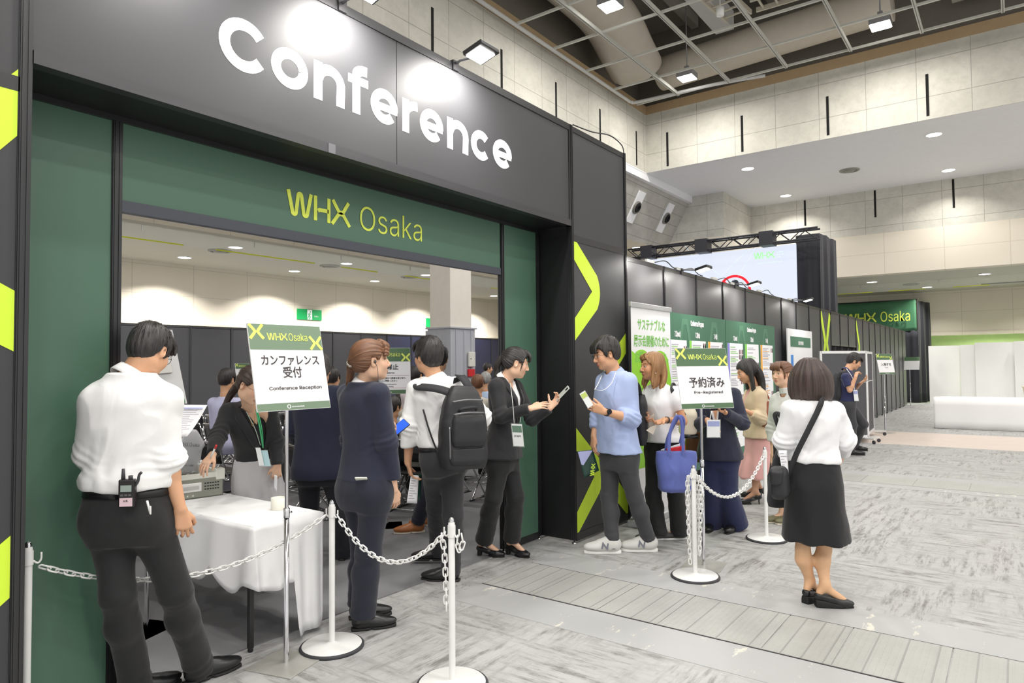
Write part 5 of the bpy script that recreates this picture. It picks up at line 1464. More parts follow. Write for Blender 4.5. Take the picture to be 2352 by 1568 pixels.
def surfnet(F, lo, h, smooth):
 F[0], F[-1], F[:, 0], F[:, -1], F[:, :, 0], F[:, :, -1] = (0.3,) * 6
 S = F < 0; n = np.array(F.shape) - 1
 cnt = np.zeros(n, np.int8); off = [(i, j, k) for i in (0, 1) for j in (0, 1) for k in (0, 1)]
 for o in off: cnt += S[o[0]:n[0] + o[0], o[1]:n[1] + o[1], o[2]:n[2] + o[2]]
 mx = (cnt > 0) & (cnt < 8); ci = np.argwhere(mx); idx = np.full(n, -1, np.int64); idx[mx] = np.arange(len(ci))
 acc = np.zeros((len(ci), 3)); num = np.zeros(len(ci))
 for o in off:
  for ax in range(3):
   if o[ax]: continue
   o2 = list(o); o2[ax] = 1
   fa = F[ci[:, 0] + o[0], ci[:, 1] + o[1], ci[:, 2] + o[2]]; fb = F[ci[:, 0] + o2[0], ci[:, 1] + o2[1], ci[:, 2] + o2[2]]
   c = (fa < 0) != (fb < 0); t = fa[c] / (fa[c] - fb[c])
   p = np.tile(np.array(o, float), (c.sum(), 1)); p[:, ax] += t
   acc[c] += p; num[c] += 1
 V = lo + h * (ci + acc / np.maximum(num, 1)[:, None])
 Q = []
 for ax in range(3):
  a1, a2 = (ax + 1) % 3, (ax + 2) % 3
  sl0 = [slice(None)] * 3; sl1 = [slice(None)] * 3; sl0[ax] = slice(0, -1); sl1[ax] = slice(1, None)
  ch = S[tuple(sl0)] != S[tuple(sl1)]
  e = np.argwhere(ch);
  e = e[(e[:, a1] > 0) & (e[:, a2] > 0) & (e[:, a1] < F.shape[a1] - 1) & (e[:, a2] < F.shape[a2] - 1)]
  ins = S[e[:, 0], e[:, 1], e[:, 2]]
  def cell(d1, d2):
   q = e.copy(); q[:, a1] += d1; q[:, a2] += d2
   return idx[q[:, 0], q[:, 1], q[:, 2]]
  q = np.stack([cell(-1, -1), cell(0, -1), cell(0, 0), cell(-1, 0)], 1)
  q[~ins] = q[~ins][:, ::-1]
  Q.append(q)
 Q = np.concatenate(Q)
 Q = Q[(Q >= 0).all(1)]
 E = np.concatenate([Q[:, [0, 1]], Q[:, [1, 2]], Q[:, [2, 3]], Q[:, [3, 0]]])
 for it in range(smooth):
  s_ = np.zeros_like(V); c = np.zeros(len(V))
  for a, b in ((0, 1), (1, 0)):
   np.add.at(s_, E[:, a], V[E[:, b]]); np.add.at(c, E[:, a], 1)
  V = V + 0.5 * (s_ / np.maximum(c, 1)[:, None] - V)
 return V, Q
def vnormals(V, Q):
 N = np.cross(V[Q[:, 2]] - V[Q[:, 0]], V[Q[:, 3]] - V[Q[:, 1]])
 A = np.zeros_like(V)
 for k in range(4): np.add.at(A, Q[:, k], N)
 return A / (np.linalg.norm(A, axis=1)[:, None] + 1e-12)
def obj_from(name, parts, mats, parent, loc, col=None, flow=None):
 """parts: list of (V, Q, material slot); optional per-vertex colour and per-vertex flow coordinates"""
 Vs, Qs, mi, b = [], [], [], 0
 for V, Q, m in parts:
  Vs.append(V); Qs.append(Q + b); mi.append(np.full(len(Q), m)); b += len(V)
 V, Q, mi = np.concatenate(Vs), np.concatenate(Qs), np.concatenate(mi)
 me = bpy.data.meshes.new(name)
 me.vertices.add(len(V)); me.loops.add(Q.size); me.polygons.add(len(Q))
 me.vertices.foreach_set('co', (V - np.array(loc)).astype(np.float32).ravel())
 me.loops.foreach_set('vertex_index', Q.astype(np.int32).ravel())
 me.polygons.foreach_set('loop_start', np.arange(0, Q.size, 4, dtype=np.int32))
 me.polygons.foreach_set('use_smooth', np.ones(len(Q), bool))
 for m in (mats if isinstance(mats, (list, tuple)) else [mats]): me.materials.append(m)
 me.polygons.foreach_set('material_index', mi.astype(np.int32))
 if col is not None:
  at = me.color_attributes.new('tone', 'FLOAT_COLOR', 'POINT'); at.data.foreach_set('color', np.c_[col, np.ones(len(col))].astype(np.float32).ravel())
 if flow is not None:
  at = me.attributes.new('flow', 'FLOAT_VECTOR', 'POINT'); at.data.foreach_set('vector', flow.astype(np.float32).ravel())
 me.update(calc_edges=True)
 o = bpy.data.objects.new(name, me); C.objects.link(o)
 if parent is not None: o.parent = parent
 else: o.location = loc
 return o

# ---------------------------------------------------------------- materials for figures
def skin_material():
 t = NT('skin')
 a = t.n('ShaderNodeAttribute', attribute_name='tone')
 n = t.noise(t.coords(), 60, 3)
 col = t.mix(t.math('MULTIPLY', n, 0.12), a.outputs['Color'], (0.5, 0.2, 0.14))
 t.set(Base_Color=col, Roughness=0.48)
 t.b.inputs['Subsurface Weight'].default_value = 0.12
 t.b.inputs['Subsurface Radius'].default_value = (0.012, 0.004, 0.002)
 t.bump(t.noise(t.coords(), 400, 2), 0.05, 0.001)
 return t.m
M_SKIN = skin_material()
def hair_material(name, rgb, rgb2=None):
 if name in MATS: return MATS[name]
 t = NT(name)
 a = t.n('ShaderNodeAttribute', attribute_name='flow')
 n1 = t.noise(a.outputs['Vector'], 1.0, 4, 0.6)
 c, d = lin(rgb), lin(rgb2 or tuple(min(255, x * 1.7 + 12) for x in rgb))
 t.set(Base_Color=t.mix(t.ramp(n1, [(0.3, (0, 0, 0)), (0.75, (1, 1, 1))]), c, d), Roughness=0.42)
 t.b.inputs['Specular IOR Level'].default_value = 0.5
 t.bump(n1, 0.9, 0.008)
 MATS[name] = t.m
 return t.m
def cloth(name, rgb, rough=0.85, weave=0.12, fold=0.35, fscale=9.0, var=0.05, sheen=0.15):
 """woven fabric: a base colour, fine weave and soft folds as bump"""
 if name in MATS: return MATS[name]
 t = NT(name)
 v = t.coords(); c = lin(rgb)
 w = t.noise(v, 500, 2, 0.7)
 f = t.noise(t.coords((1, 1, 0.6), rot=(0.5, 0.4, 0.2)), fscale * 0.7, 2, 0.4, 1.2)
 t.set(Base_Color=t.mix(t.noise(v, 5, 3), tuple(x * (1 - var) for x in c), tuple(min(1, x * (1 + var)) for x in c)), Roughness=rough)
 t.b.inputs['Sheen Weight'].default_value = sheen
 hsum = t.math('ADD', t.math('MULTIPLY', w, weave * 0.1), f)
 t.bump(hsum, fold, 0.02)
 MATS[name] = t.m
 return t.m
SKIN = {'fair': (232, 190, 160), 'mid': (218, 168, 132), 'tan': (206, 152, 112)}

# ---------------------------------------------------------------- head
def head_axes(fwd, pitch, roll):
 """rows: right, forward, up of the head"""
 f = unit([fwd[0], fwd[1], 0]); up = np.array([0, 0, 1.0]); r = np.cross(f, up)
 f2 = f * math.cos(pitch) + up * math.sin(pitch); u2 = np.cross(r, f2)
 r3 = r * math.cos(roll) + u2 * math.sin(roll); u3 = np.cross(r3, f2)
 return np.array([r3, f2, u3])
def head_sdf(S_, c, A, s, fem, neck_to, neck_r):
 P = lambda x, y, z: np.array(c) + s * (x * A[0] + y * A[1] + z * A[2])
 R = lambda *r: np.array(r) * s
 S_.el(P(0, -0.014, 0.036), R(0.074, 0.094, 0.083), A, 0.01)
 S_.el(P(0, 0.026, -0.030), R(0.061, 0.066, 0.078), A, 0.03 * s)
 S_.el(P(0, 0.034, -0.078), R(0.044 if fem else 0.048, 0.046, 0.034), A, 0.03 * s)
 S_.el(P(0, 0.066, -0.099), R(0.018 if fem else 0.021, 0.016, 0.014), A, 0.022 * s)
 for q in (-1, 1):
  S_.el(P(q * 0.040, 0.060, -0.030), R(0.022, 0.022, 0.026), A, 0.03 * s)
  S_.el(P(q * 0.050, 0.0, -0.07), R(0.014, 0.03, 0.028), A, 0.03 * s)          # jaw corner
  S_.rc(P(q * 0.012, 0.090, 0.026), P(q * 0.046, 0.076, 0.024), 0.007 * s, 0.006 * s, 0.015 * s)
 for q in (-1, 1):
  S_.el(P(q * 0.031, 0.094, 0.004), R(0.017, 0.013, 0.010), A, 0.012 * s, 1)
  S_.el(P(q * 0.031, 0.076, 0.003), R(0.0135, 0.0135, 0.0125), A, 0.003 * s)
  S_.rc(P(q * 0.019, 0.087, 0.010), P(q * 0.044, 0.081, 0.008), 0.004 * s, 0.004 * s, 0.004 * s)   # upper lid
 S_.rc(P(0, 0.088, 0.012), P(0, 0.108, -0.030), 0.007 * s, 0.0105 * s, 0.010 * s)
 S_.el(P(0, 0.104, -0.036), R(0.011, 0.011, 0.009), A, 0.008 * s)
 for q in (-1, 1): S_.el(P(q * 0.013, 0.093, -0.038), R(0.0085, 0.010, 0.0075), A, 0.006 * s)
 S_.el(P(0, 0.084, -0.0625), R(0.023, 0.0145, 0.0065), A, 0.006 * s)
 S_.el(P(0, 0.083, -0.0735), R(0.019, 0.0145, 0.007), A, 0.006 * s)
 S_.rc(P(-0.021, 0.0955, -0.068), P(0.021, 0.0955, -0.068), 0.0016 * s, 0.0016 * s, 0.003 * s, 1)
 for q in (-1, 1):
  Ae = np.array([unit(A[0] * q * 0.92 - A[1] * 0.4), unit(A[1] * 0.92 + A[0] * q * 0.4), A[2]])
  S_.el(P(q * 0.076, -0.006, -0.008), R(0.009, 0.019, 0.032), Ae, 0.008 * s)
  S_.el(P(q * 0.083, 0.0, -0.006), R(0.006, 0.010, 0.018), Ae, 0.005 * s, 1)
 S_.rc(P(0, -0.022, -0.055), neck_to, neck_r, neck_r * 1.08, 0.035 * s)
 return P
def head_paint(V, c, A, s, skin, fem, brow, lip):
 q = ((V - np.array(c)) @ A.T) / s
 x, y, z = np.abs(q[:, 0]), q[:, 1], q[:, 2]
 col = np.tile(np.array(lin(skin)), (len(V), 1))
 def blend(m, rgb):
  m = np.clip(m, 0, 1)[:, None]; col[:] = col * (1 - m) + np.array(lin(rgb)) * m
 sm = lambda d, w: np.clip(0.5 - d / w, 0, 1)
 fr = y > 0.05
 ch = sm(np.hypot((x - 0.043) / 1.2, z + 0.030) - 0.018, 0.02) * fr * 0.22; blend(ch, (226, 130, 112))
 lp = sm(np.hypot(x / 0.023, (z + 0.068) / 0.0125) - 1, 0.3) * (y > 0.075); blend(lp * 0.8, lip)
 bw = sm(np.abs(z - 0.031 + np.maximum(x - 0.034, 0) * 0.28) - (0.0035 if fem else 0.0048), 0.004) * sm(np.abs(x - 0.031) - 0.017, 0.006) * fr; blend(bw * 0.9, brow)
 ey = sm(np.hypot((x - 0.031) / 0.0135, (z - 0.002) / 0.0055) - 1, 0.35) * (y > 0.065); blend(ey, (236, 232, 228))
 ir = sm(np.hypot(x - 0.031, z - 0.0025) - 0.0055, 0.003) * (np.abs(z - 0.002) < 0.0065) * (y > 0.065); blend(ir, (34, 24, 22))
 ld = sm(np.abs(z - 0.0085 + np.abs(x - 0.031) * 0.22) - 0.0016, 0.0022) * sm(np.abs(x - 0.031) - 0.015, 0.005) * (y > 0.065); blend(ld * 0.9, (40, 28, 26))
 return col

# ---------------------------------------------------------------- hand
def hand_sdf(S_, w, f, n, side, s=1.0, curl=(25, 30, 25), spread=6, thumb=(35, 20), r0=None):
 """w wrist, f finger direction, n direction the palm faces, side +1 when the thumb leaves towards cross(f, n)"""
 w = np.array(w, float); f = unit(f); n = unit(np.array(n) - f * (np.array(n) @ f)); t = np.cross(f, n) * side
 rot = lambda d, ax, a: d * math.cos(a) + np.cross(ax, d) * math.sin(a) + ax * (ax @ d) * (1 - math.cos(a))
 kn = {}
 for i, (off, ln) in enumerate(((0.026, 0.086), (0.009, 0.090), (-0.009, 0.086), (-0.026, 0.078))):
  k = w + f * ln * s + t * off * s; kn[i] = k
  S_.rc(w + t * off * 0.55 * s + f * 0.008 * s, k, 0.0135 * s, 0.0115 * s, 0.014 * s, flat=(n, 0.85))
 S_.rc(w + t * 0.014 * s + f * 0.02 * s + n * 0.008 * s, w + t * 0.03 * s + f * 0.05 * s + n * 0.012 * s, 0.014 * s, 0.012 * s, 0.014 * s)
 lens = ((0.043, 0.026, 0.021), (0.047, 0.030, 0.023), (0.043, 0.028, 0.022), (0.034, 0.021, 0.019))
 tips = []
 ax = np.cross(f, n)                       # turning f towards n
 for i in range(4):
  cu = [c if not isinstance(c, (list, tuple)) else c[i] for c in curl]
  d = rot(f, n, rad(-spread * (1.5 - i) * side)); p = kn[i]
  rr = (0.0088, 0.0090, 0.0086, 0.0074)[i] * s
  for j in range(3):
   d = rot(d, ax, rad(cu[j])); q = p + d * lens[i][j] * s
   S_.rc(p, q, rr * (1, 0.92, 0.84)[j], rr * (0.92, 0.84, 0.74)[j], 0.004 * s if j == 0 else 0.003 * s)
   p = q
  tips.append(p)
 p = w + t * 0.03 * s + f * 0.032 * s + n * 0.008 * s
 d = unit(f * math.cos(rad(thumb[0])) + t * math.sin(rad(thumb[0])) + n * 0.25)
 for j, L in enumerate((0.032, 0.028, 0.024)):
  q = p + d * L * s
  S_.rc(p, q, (0.012, 0.0105, 0.0095)[j] * s, (0.0105, 0.0095, 0.0078)[j] * s, 0.006 * s)
  p = q; d = unit(rot(d, ax, rad(thumb[1] * 0.6)) - t * 0.012 * thumb[1])
 tips.append(p)
 return tips

# ---------------------------------------------------------------- hair
def hair_shell(S_, P, A, s, c, zl, extra=0.0, fringe=None, top=0.0):
 """cap over the skull kept above a hairline: zl gives (y, z) pairs from the back of the head to the brow"""
 S_.el(P(0, -0.016, 0.040 + top * 0.5), np.array((0.083 + extra, 0.104 + extra, 0.090 + extra + top)) * s, A, 0.01)
 S_.el(P(0, -0.045, -0.005), np.array((0.072 + extra, 0.070 + extra, 0.085)) * s, A, 0.03 * s)
 for q in (-1, 1): S_.el(P(q * 0.062, 0.004, 0.012), np.array((0.020 + extra, 0.055, 0.052)) * s, A, 0.02 * s)
 ys, zs = zip(*zl)
 def keep(X):
  q = ((X - np.array(c)) @ A.T) / s
  j = vnoise((q * np.array([70, 70, 18])).reshape(-1, 3), 5).reshape(q.shape[:-1])
  return (np.interp(q[..., 1], ys, zs) - q[..., 2] + 0.007 * j) * 0.75 * s
 S_.cutfn(keep, 0.010 * s)
SHORT_M = [(-0.12, -0.062), (-0.06, -0.070), (-0.03, -0.042), (-0.022, 0.022), (0.016, 0.022), (0.022, -0.024), (0.040, -0.012), (0.048, 0.03), (0.066, 0.055), (0.09, 0.058), (0.13, 0.05)]
TIED_F = [(-0.12, -0.060), (-0.06, -0.066), (-0.03, -0.040), (-0.022, 0.016), (0.012, 0.016), (0.020, 0.004), (0.040, 0.012), (0.052, 0.038), (0.068, 0.062), (0.13, 0.066)]
def hair_finish(V, Q, c, A, s, axis, k_az=9.0, k_l=1.2, amp=0.0025, seed=0):
 """strand coordinates around an axis (where the hair runs from), plus fine grooves"""
 q = ((V - np.array(c)) @ A.T) / s
 ax = unit(axis); e1 = unit(np.cross(ax, [0.3, 0.9, 0.1])); e2 = np.cross(ax, e1)
 l = q @ ax; a, b = q @ e1, q @ e2; rr = np.sqrt(a * a + b * b) + 1e-6
 flow = np.c_[a / rr * k_az, b / rr * k_az, l * k_l * 12 + seed * 7]
 n = vnoise(flow * np.array([1.0, 1.0, 0.35]), seed) + 0.6 * vnoise(flow * np.array([2.3, 2.3, 0.5]), seed + 3)
 N = vnormals(V, Q)
 return V + N * (amp * s * n)[:, None], flow
def lock(S_, pts, r0, r1, k=0.012, flat=None):
 C_ = cubic(pts, 4); n = len(C_) - 1
 for i in range(n):
  a, b = r0 + (r1 - r0) * i / n, r0 + (r1 - r0) * (i + 1) / n
  S_.rc(C_[i], C_[i + 1], a, b, k, flat=flat)
def hair_wisps(parent, loc, strands, m, r=0.0016):
 """loose strands as fine tubes"""
 b = MB()
 for pts in strands:
  cp = cubic(pts, 4); n = len(cp)
  b.tube(cp, [r * (1 - 0.8 * i / n) for i in range(n)], 5)
 return b.build('loose_strands', m, parent, loc if parent is None else None) if parent is None else shift(b, loc).build('loose_strands', m, parent)
def shift(b, loc):
 b.v = [tuple(np.array(p) - np.array(loc)) for p in b.v]; return b

# ---------------------------------------------------------------- shoes, local frame: origin under the heel, x right, y toe, z up
def shoe(kind, heel, toe_dir, parent, loc, mats, s=1.0, lift=0.0, pitch=0.0, tone=None):
 f = unit([toe_dir[0], toe_dir[1], 0]); r = np.cross(f, [0, 0, 1.0]); up = np.array([0, 0, 1.0])
 if pitch:
  f2 = f * math.cos(pitch) + up * math.sin(pitch); up = np.cross(r, f2); f = f2
 O = np.array([heel[0], heel[1], lift])
 P = lambda x, y, z: O + s * (x * r + y * f + z * up)
 A = np.array([r, f, up]); R = lambda *q: np.array(q) * s
 U, B = Sdf(), Sdf()
 if kind in ('dress', 'sneaker'):
  th = 0.022 if kind == 'dress' else 0.032
  w = 0.0 if kind == 'dress' else 0.006
  U.el(P(0, 0.20, th + 0.018), R(0.043 + w, 0.082, 0.030 + w), A, 0.03)
  U.el(P(0, 0.11, th + 0.025), R(0.038 + w, 0.10, 0.040 + w), A, 0.04)
  U.el(P(0, 0.04, th + 0.035), R(0.035 + w, 0.052, 0.052), A, 0.03)
  U.rc(P(0, 0.050, 0.06), P(0, 0.055, 0.105), 0.038 * s, 0.040 * s, 0.03)
  U.rc(P(0, 0.10, 0.085), P(0, 0.15, 0.062), 0.020 * s, 0.024 * s, 0.02)
  U.rc(P(0, 0.054, 0.085), P(0, 0.058, 0.16), 0.031 * s, 0.030 * s, 0.004, 1)
  if w: U.el(P(0, 0.06, 0.075), R(0.043, 0.075, 0.055), A, 0.03); U.rc(P(0, 0.10, 0.105), P(0, 0.15, 0.085), 0.026 * s, 0.026 * s, 0.02)
  U.rc(P(0, 0.054, 0.10), P(0, 0.058, 0.19), 0.033 * s, 0.034 * s, 0.004, 1)
  U.plane(P(0, 0, th * 0.8), -up, 0.004)
  B.loft(P(0, -0.016, 0.0), P(0, 0.278, 0.0), r, r, [(0, 0.022, th, 0), (0.1, 0.032 + w * 0.7, th, 0), (0.35, 0.032 + w * 0.5, th, 0), (0.65, 0.040 + w * 0.5, th, 0), (0.85, 0.034 + w * 0.4, th, 0), (1.0, 0.014, th, 0)], 0.01, ex=3)
  B.plane(P(0, 0, 0), -up, 0.003)
  B.plane(P(0, 0, th), up, 0.003)
  if kind == 'dress':
   B.rc(P(-0.06, 0.115, -0.002), P(0.06, 0.115, -0.002), 0.012 * s, 0.012 * s, 0.006, 1)
 elif kind == 'flat':
  U.el(P(0, 0.19, 0.032), R(0.042, 0.078, 0.028), A, 0.03); U.el(P(0, 0.10, 0.036), R(0.036, 0.10, 0.034), A, 0.03); U.el(P(0, 0.035, 0.045), R(0.033, 0.045, 0.045), A, 0.02)
  U.rc(P(0, 0.045, 0.09), P(0, 0.14, 0.085), 0.030 * s, 0.026 * s, 0.01, 1)
  U.plane(P(0, 0, 0.016), -up, 0.004)
  B.loft(P(0, -0.012, 0.0), P(0, 0.262, 0.0), r, r, [(0, 0.022, 0.02, 0), (0.1, 0.034, 0.02, 0), (0.65, 0.042, 0.02, 0), (1.0, 0.018, 0.02, 0)], 0.01, ex=3); B.plane(P(0, 0, 0), -up, 0.003); B.plane(P(0, 0, 0.02), up, 0.003)
 else:                                          # pumps and wedges: heel raised
  hh = {'pump': 0.048, 'wedge': 0.052, 'stiletto': 0.065}[kind]
  U.rc(P(0, 0.015, hh + 0.022), P(0, 0.09, hh * 0.55 + 0.028), 0.031 * s, 0.032 * s, 0.02)
  U.rc(P(0, 0.09, hh * 0.55 + 0.028), P(0, 0.165, 0.034), 0.032 * s, 0.037 * s, 0.02)
  U.el(P(0, 0.19, 0.030), R(0.038, 0.062, 0.026), A, 0.03)
  U.rc(P(0, 0.025, hh + 0.072), P(0, 0.095, hh * 0.5 + 0.075), 0.033 * s, 0.033 * s, 0.006, 1)
  U.rc(P(0, 0.095, hh * 0.5 + 0.075), P(0, 0.17, 0.072), 0.033 * s, 0.026 * s, 0.006, 1)
  if kind == 'stiletto':
   for q in (-1, 1): U.el(P(q * 0.035, 0.08, hh * 0.5 + 0.05), R(0.02, 0.03, 0.03), A, 0.006, 1)
  cutz = lambda X: -(((X - O) @ up) / s - np.interp(((X - O) @ f) / s, [0.0, 0.05, 0.16, 0.25], [hh - 0.008, hh * 0.8, 0.010, 0.006])) * s
  U.cutfn(cutz, 0.004)
  if kind == 'wedge':
   B.loft(P(0, -0.010, 0.0), P(0, 0.245, 0.0), r, r, [(0, 0.024, hh + 0.01, 0), (0.12, 0.033, hh + 0.01, 0), (0.65, 0.040, hh + 0.01, 0), (1.0, 0.016, hh, 0)], 0.01, ex=3)
   B.cutfn(lambda X: (((X - O) @ up) / s - np.interp(((X - O) @ f) / s, [0.0, 0.05, 0.16, 0.25], [hh + 0.004, hh * 0.95, 0.024, 0.016])) * s, 0.004)
  else:
   B.loft(P(0, 0.10, 0.0), P(0, 0.245, 0.0), r, r, [(0, 0.022, 0.02, 0), (0.4, 0.038, 0.02, 0), (1.0, 0.014, 0.02, 0)], 0.01, ex=3)
   hr = 0.02 if kind == 'pump' else 0.007
   B.rc(P(0, 0.015, 0.0), P(0, 0.018, hh), hr * s, hr * 1.25 * s, 0.01)
   B.cutfn(lambda X: (((X - O) @ up) / s - np.interp(((X - O) @ f) / s, [0.0, 0.05, 0.1, 0.16, 0.25], [hh + 0.004, hh, 0.03, 0.014, 0.012])) * s, 0.004)
  B.plane(P(0, 0, 0), -up, 0.003)
 V, Q = U.mesh(0.0045, smooth=2)
 so = obj_from('shoe', [(V, Q, 0)], mats[0], parent, loc)
 V, Q = B.mesh(0.0045, smooth=1)
 obj_from('sole', [(V, Q, 0)], mats[1], so, loc)
 if kind in ('dress', 'sneaker'):
  b = MB()
  for k in range(4):
   y = 0.105 + 0.018 * k; z = (0.112 if kind == 'dress' else 0.138) - 0.011 * k
   b.tube([P(-0.020, y - 0.004, z - 0.012), P(0, y, z - 0.003), P(0.020, y - 0.004, z - 0.012)], 0.0022 * s, 6)
  if kind == 'dress':
   for q in (-1, 1): b.tube(cubic([P(0, 0.105, 0.112), P(q * 0.014, 0.095, 0.126), P(q * 0.026, 0.108, 0.118), P(q * 0.006, 0.112, 0.108)], 4), 0.0018 * s, 6)
  shift(b, loc).build('lace', mats[2] if len(mats) > 2 else mats[0], so)
 if kind == 'sneaker':
  for q in (-1, 1):
   b = MB()
   b.stroke([(-0.030, -0.020), (-0.020, 0.026), (0.010, -0.020), (0.020, 0.026)], 0.011, P(q * 0.050, 0.11, 0.066), s * f * q, s * (up * 0.9 - r * q * 0.25), r * q * 0.004)
   shift(b, loc).build('letter_patch', mats[3], so)
 return so

# ---------------------------------------------------------------- dressed figure
def _cone(S_, a, b, ra, rb, k=0.02, capa=False, capb=True, flat=None, bow=0.0):
 a, b = np.array(a, float), np.array(b, float); d = b - a; L = np.linalg.norm(d); d = d / L
 if flat is not None: fx, fc = unit(flat[0]), flat[1]
 def fn(X):
  q = X - a; t = (q @ d) / L; tc = np.clip(t, 0, 1)
  w = q - (tc * L)[..., None] * d
  if flat is not None: w = w + ((w @ fx) * (1 / fc - 1))[..., None] * fx
  r = ra + (rb - ra) * tc + bow * np.sin(PI * tc)
  o = np.sqrt((w * w).sum(-1)) - r
  if capb: o = np.maximum(o, (t - 1) * L)
  if capa: o = np.maximum(o, -t * L)
  return o
 R = max(ra, rb) + abs(bow)
 S_.ops.append((0, fn, np.minimum(a, b) - R, np.maximum(a, b) + R, k)); return S_

class Torso:
 def __init__(s, pv, nk, sh, ss, keys, sc=1.0):
  s.p0, s.p1 = np.array(pv), np.array(nk); ax = s.p1 - s.p0; s.L = np.linalg.norm(ax); s.ax = ax / s.L
  s.s0, s.s1 = unit(sh), unit(ss); s.sc = sc
  s.K = np.array(keys, float) * np.array([1, sc, sc, sc])
 def keys(s, m=0.0, lo=None, hi=None, mod=None):
  K = s.K.copy(); K[:, 1:3] += m
  if lo is not None:
   r = np.array([lo] + [np.interp(lo, K[:, 0], K[:, j]) for j in (1, 2, 3)]); K = np.vstack([r, K[K[:, 0] > lo]])
  if hi is not None:
   r = np.array([hi] + [np.interp(hi, K[:, 0], K[:, j]) for j in (1, 2, 3)]); K = np.vstack([K[K[:, 0] < hi], r])
  if mod: K = np.array([mod(*r) for r in K])
  return K
 def frame(s, t):
  m = min(1, max(0, t)); sd = unit(s.s0 * (1 - m) + s.s1 * m); sd = unit(sd - s.ax * (sd @ s.ax)); return sd, np.cross(s.ax, sd)
 def pt(s, t, ang, m=0.0):
  """surface point: ang 0 at the figure's right, 90 at the front"""
  sd, fw = s.frame(t); a, b, c = [np.interp(t, s.K[:, 0], s.K[:, j]) for j in (1, 2, 3)]
  ca, sa = math.cos(rad(ang)), math.sin(rad(ang))
  k = (abs(ca) ** 2.3 + abs(sa) ** 2.3) ** (-1 / 2.3)
  return s.p0 + s.ax * t * s.L + sd * (a + m) * ca * k + fw * ((b + m) * sa * k + c)
 def nrm(s, t, ang):
  sd, fw = s.frame(t); return unit(sd * math.cos(rad(ang)) * 0.8 + fw * math.sin(rad(ang)))
 def loc(s, X):
  q = X - s.p0; t = (q @ s.ax) / s.L; m = np.clip(t, 0, 1)[..., None]
  sd = s.s0 * (1 - m) + s.s1 * m; sd = sd - (sd @ s.ax)[..., None] * s.ax; sd = sd / np.sqrt((sd * sd).sum(-1))[..., None]
  fw = np.cross(np.broadcast_to(s.ax, sd.shape), sd)
  return (q * sd).sum(-1), (q * fw).sum(-1), t
KM = [(-0.24, 0.12, 0.09, -0.015), (-0.10, 0.165, 0.115, -0.02), (0.0, 0.175, 0.122, -0.018), (0.2, 0.160, 0.110, -0.004), (0.42, 0.148, 0.105, 0.004), (0.62, 0.160, 0.116, 0.008), (0.80, 0.168, 0.112, 0.0), (0.90, 0.140, 0.088, -0.008), (0.97, 0.085, 0.066, -0.004), (1.02, 0.066, 0.060, 0.004)]
KF = [(-0.24, 0.12, 0.09, -0.015), (-0.10, 0.165, 0.118, -0.022), (0.0, 0.170, 0.122, -0.020), (0.2, 0.150, 0.100, -0.004), (0.42, 0.122, 0.088, 0.004), (0.60, 0.135, 0.104, 0.012), (0.72, 0.145, 0.112, 0.014), (0.82, 0.145, 0.096, 0.0), (0.91, 0.120, 0.076, -0.008), (0.97, 0.072, 0.058, -0.004), (1.02, 0.058, 0.052, 0.004)]

def ridge(V, N, amp, freq, seed, st=(1, 1, 0.6)):
 q = V @ np.array([[0.86, 0.2, 0.46], [-0.36, 0.88, 0.3], [-0.35, -0.42, 0.84]]).T * freq * np.array(st); q = q + 0.7 * np.c_[vnoise(q * 0.6, seed + 5), vnoise(q * 0.6, seed + 6), vnoise(q * 0.6, seed + 7)]
 n = vnoise(q, seed); m = vnoise(q * 2.1, seed + 1)
 return V + N * (amp * ((1 - np.abs(n) * 2) * 0.7 + 0.45 * m))[:, None]
def bunch(V, N, L):
 for p, ax, sg, wave, amp in L:
  ax = unit(ax); q = V - np.array(p); l = q @ ax; r = np.linalg.norm(q - l[:, None] * ax, axis=1)
  w = np.exp(-(l / sg) ** 2) * np.clip(1.5 - r / 0.12, 0, 1)
  V = V + N * (amp * w * np.sin(2 * PI * l / wave + 4 * vnoise(V * 9, 3)))[:, None]
 return V
def garment(name, S_, h, mats, parent, loc, amp=0.004, freq=8, seed=0, bl=(), st=(1, 1, 0.6), smooth=2, slot=None):
 V, Q = S_.mesh(h, smooth=smooth)
 N = vnormals(V, Q)
 V = ridge(V, N, amp, freq, seed, st)
 if bl: V = bunch(V, N, bl)
 return obj_from(name, [(V, Q, 0)], mats, parent, loc)
def ribbon(path, nrms, width, m, name, parent, loc, thick=0.004, world=True):
 """a strap: path points with surface normals"""
 P = [np.array(p, float) for p in path]; n = len(P); b = MB(); vs = []
 for i in range(n):
  d = unit(P[min(i + 1, n - 1)] - P[max(i - 1, 0)]); sd = unit(np.cross(d, nrms[i])); w = width[i] if isinstance(width, (list, tuple)) else width
  vs += [tuple(P[i] - sd * w / 2), tuple(P[i] + sd * w / 2)]
 b.add(vs, [(2 * i, 2 * i + 1, 2 * i + 3, 2 * i + 2) for i in range(n - 1)], True)
 if parent is not None:
  return shift(b, loc).build(name, m, parent, solid=thick)
 return b.build(name, m, None, loc, solid=thick)

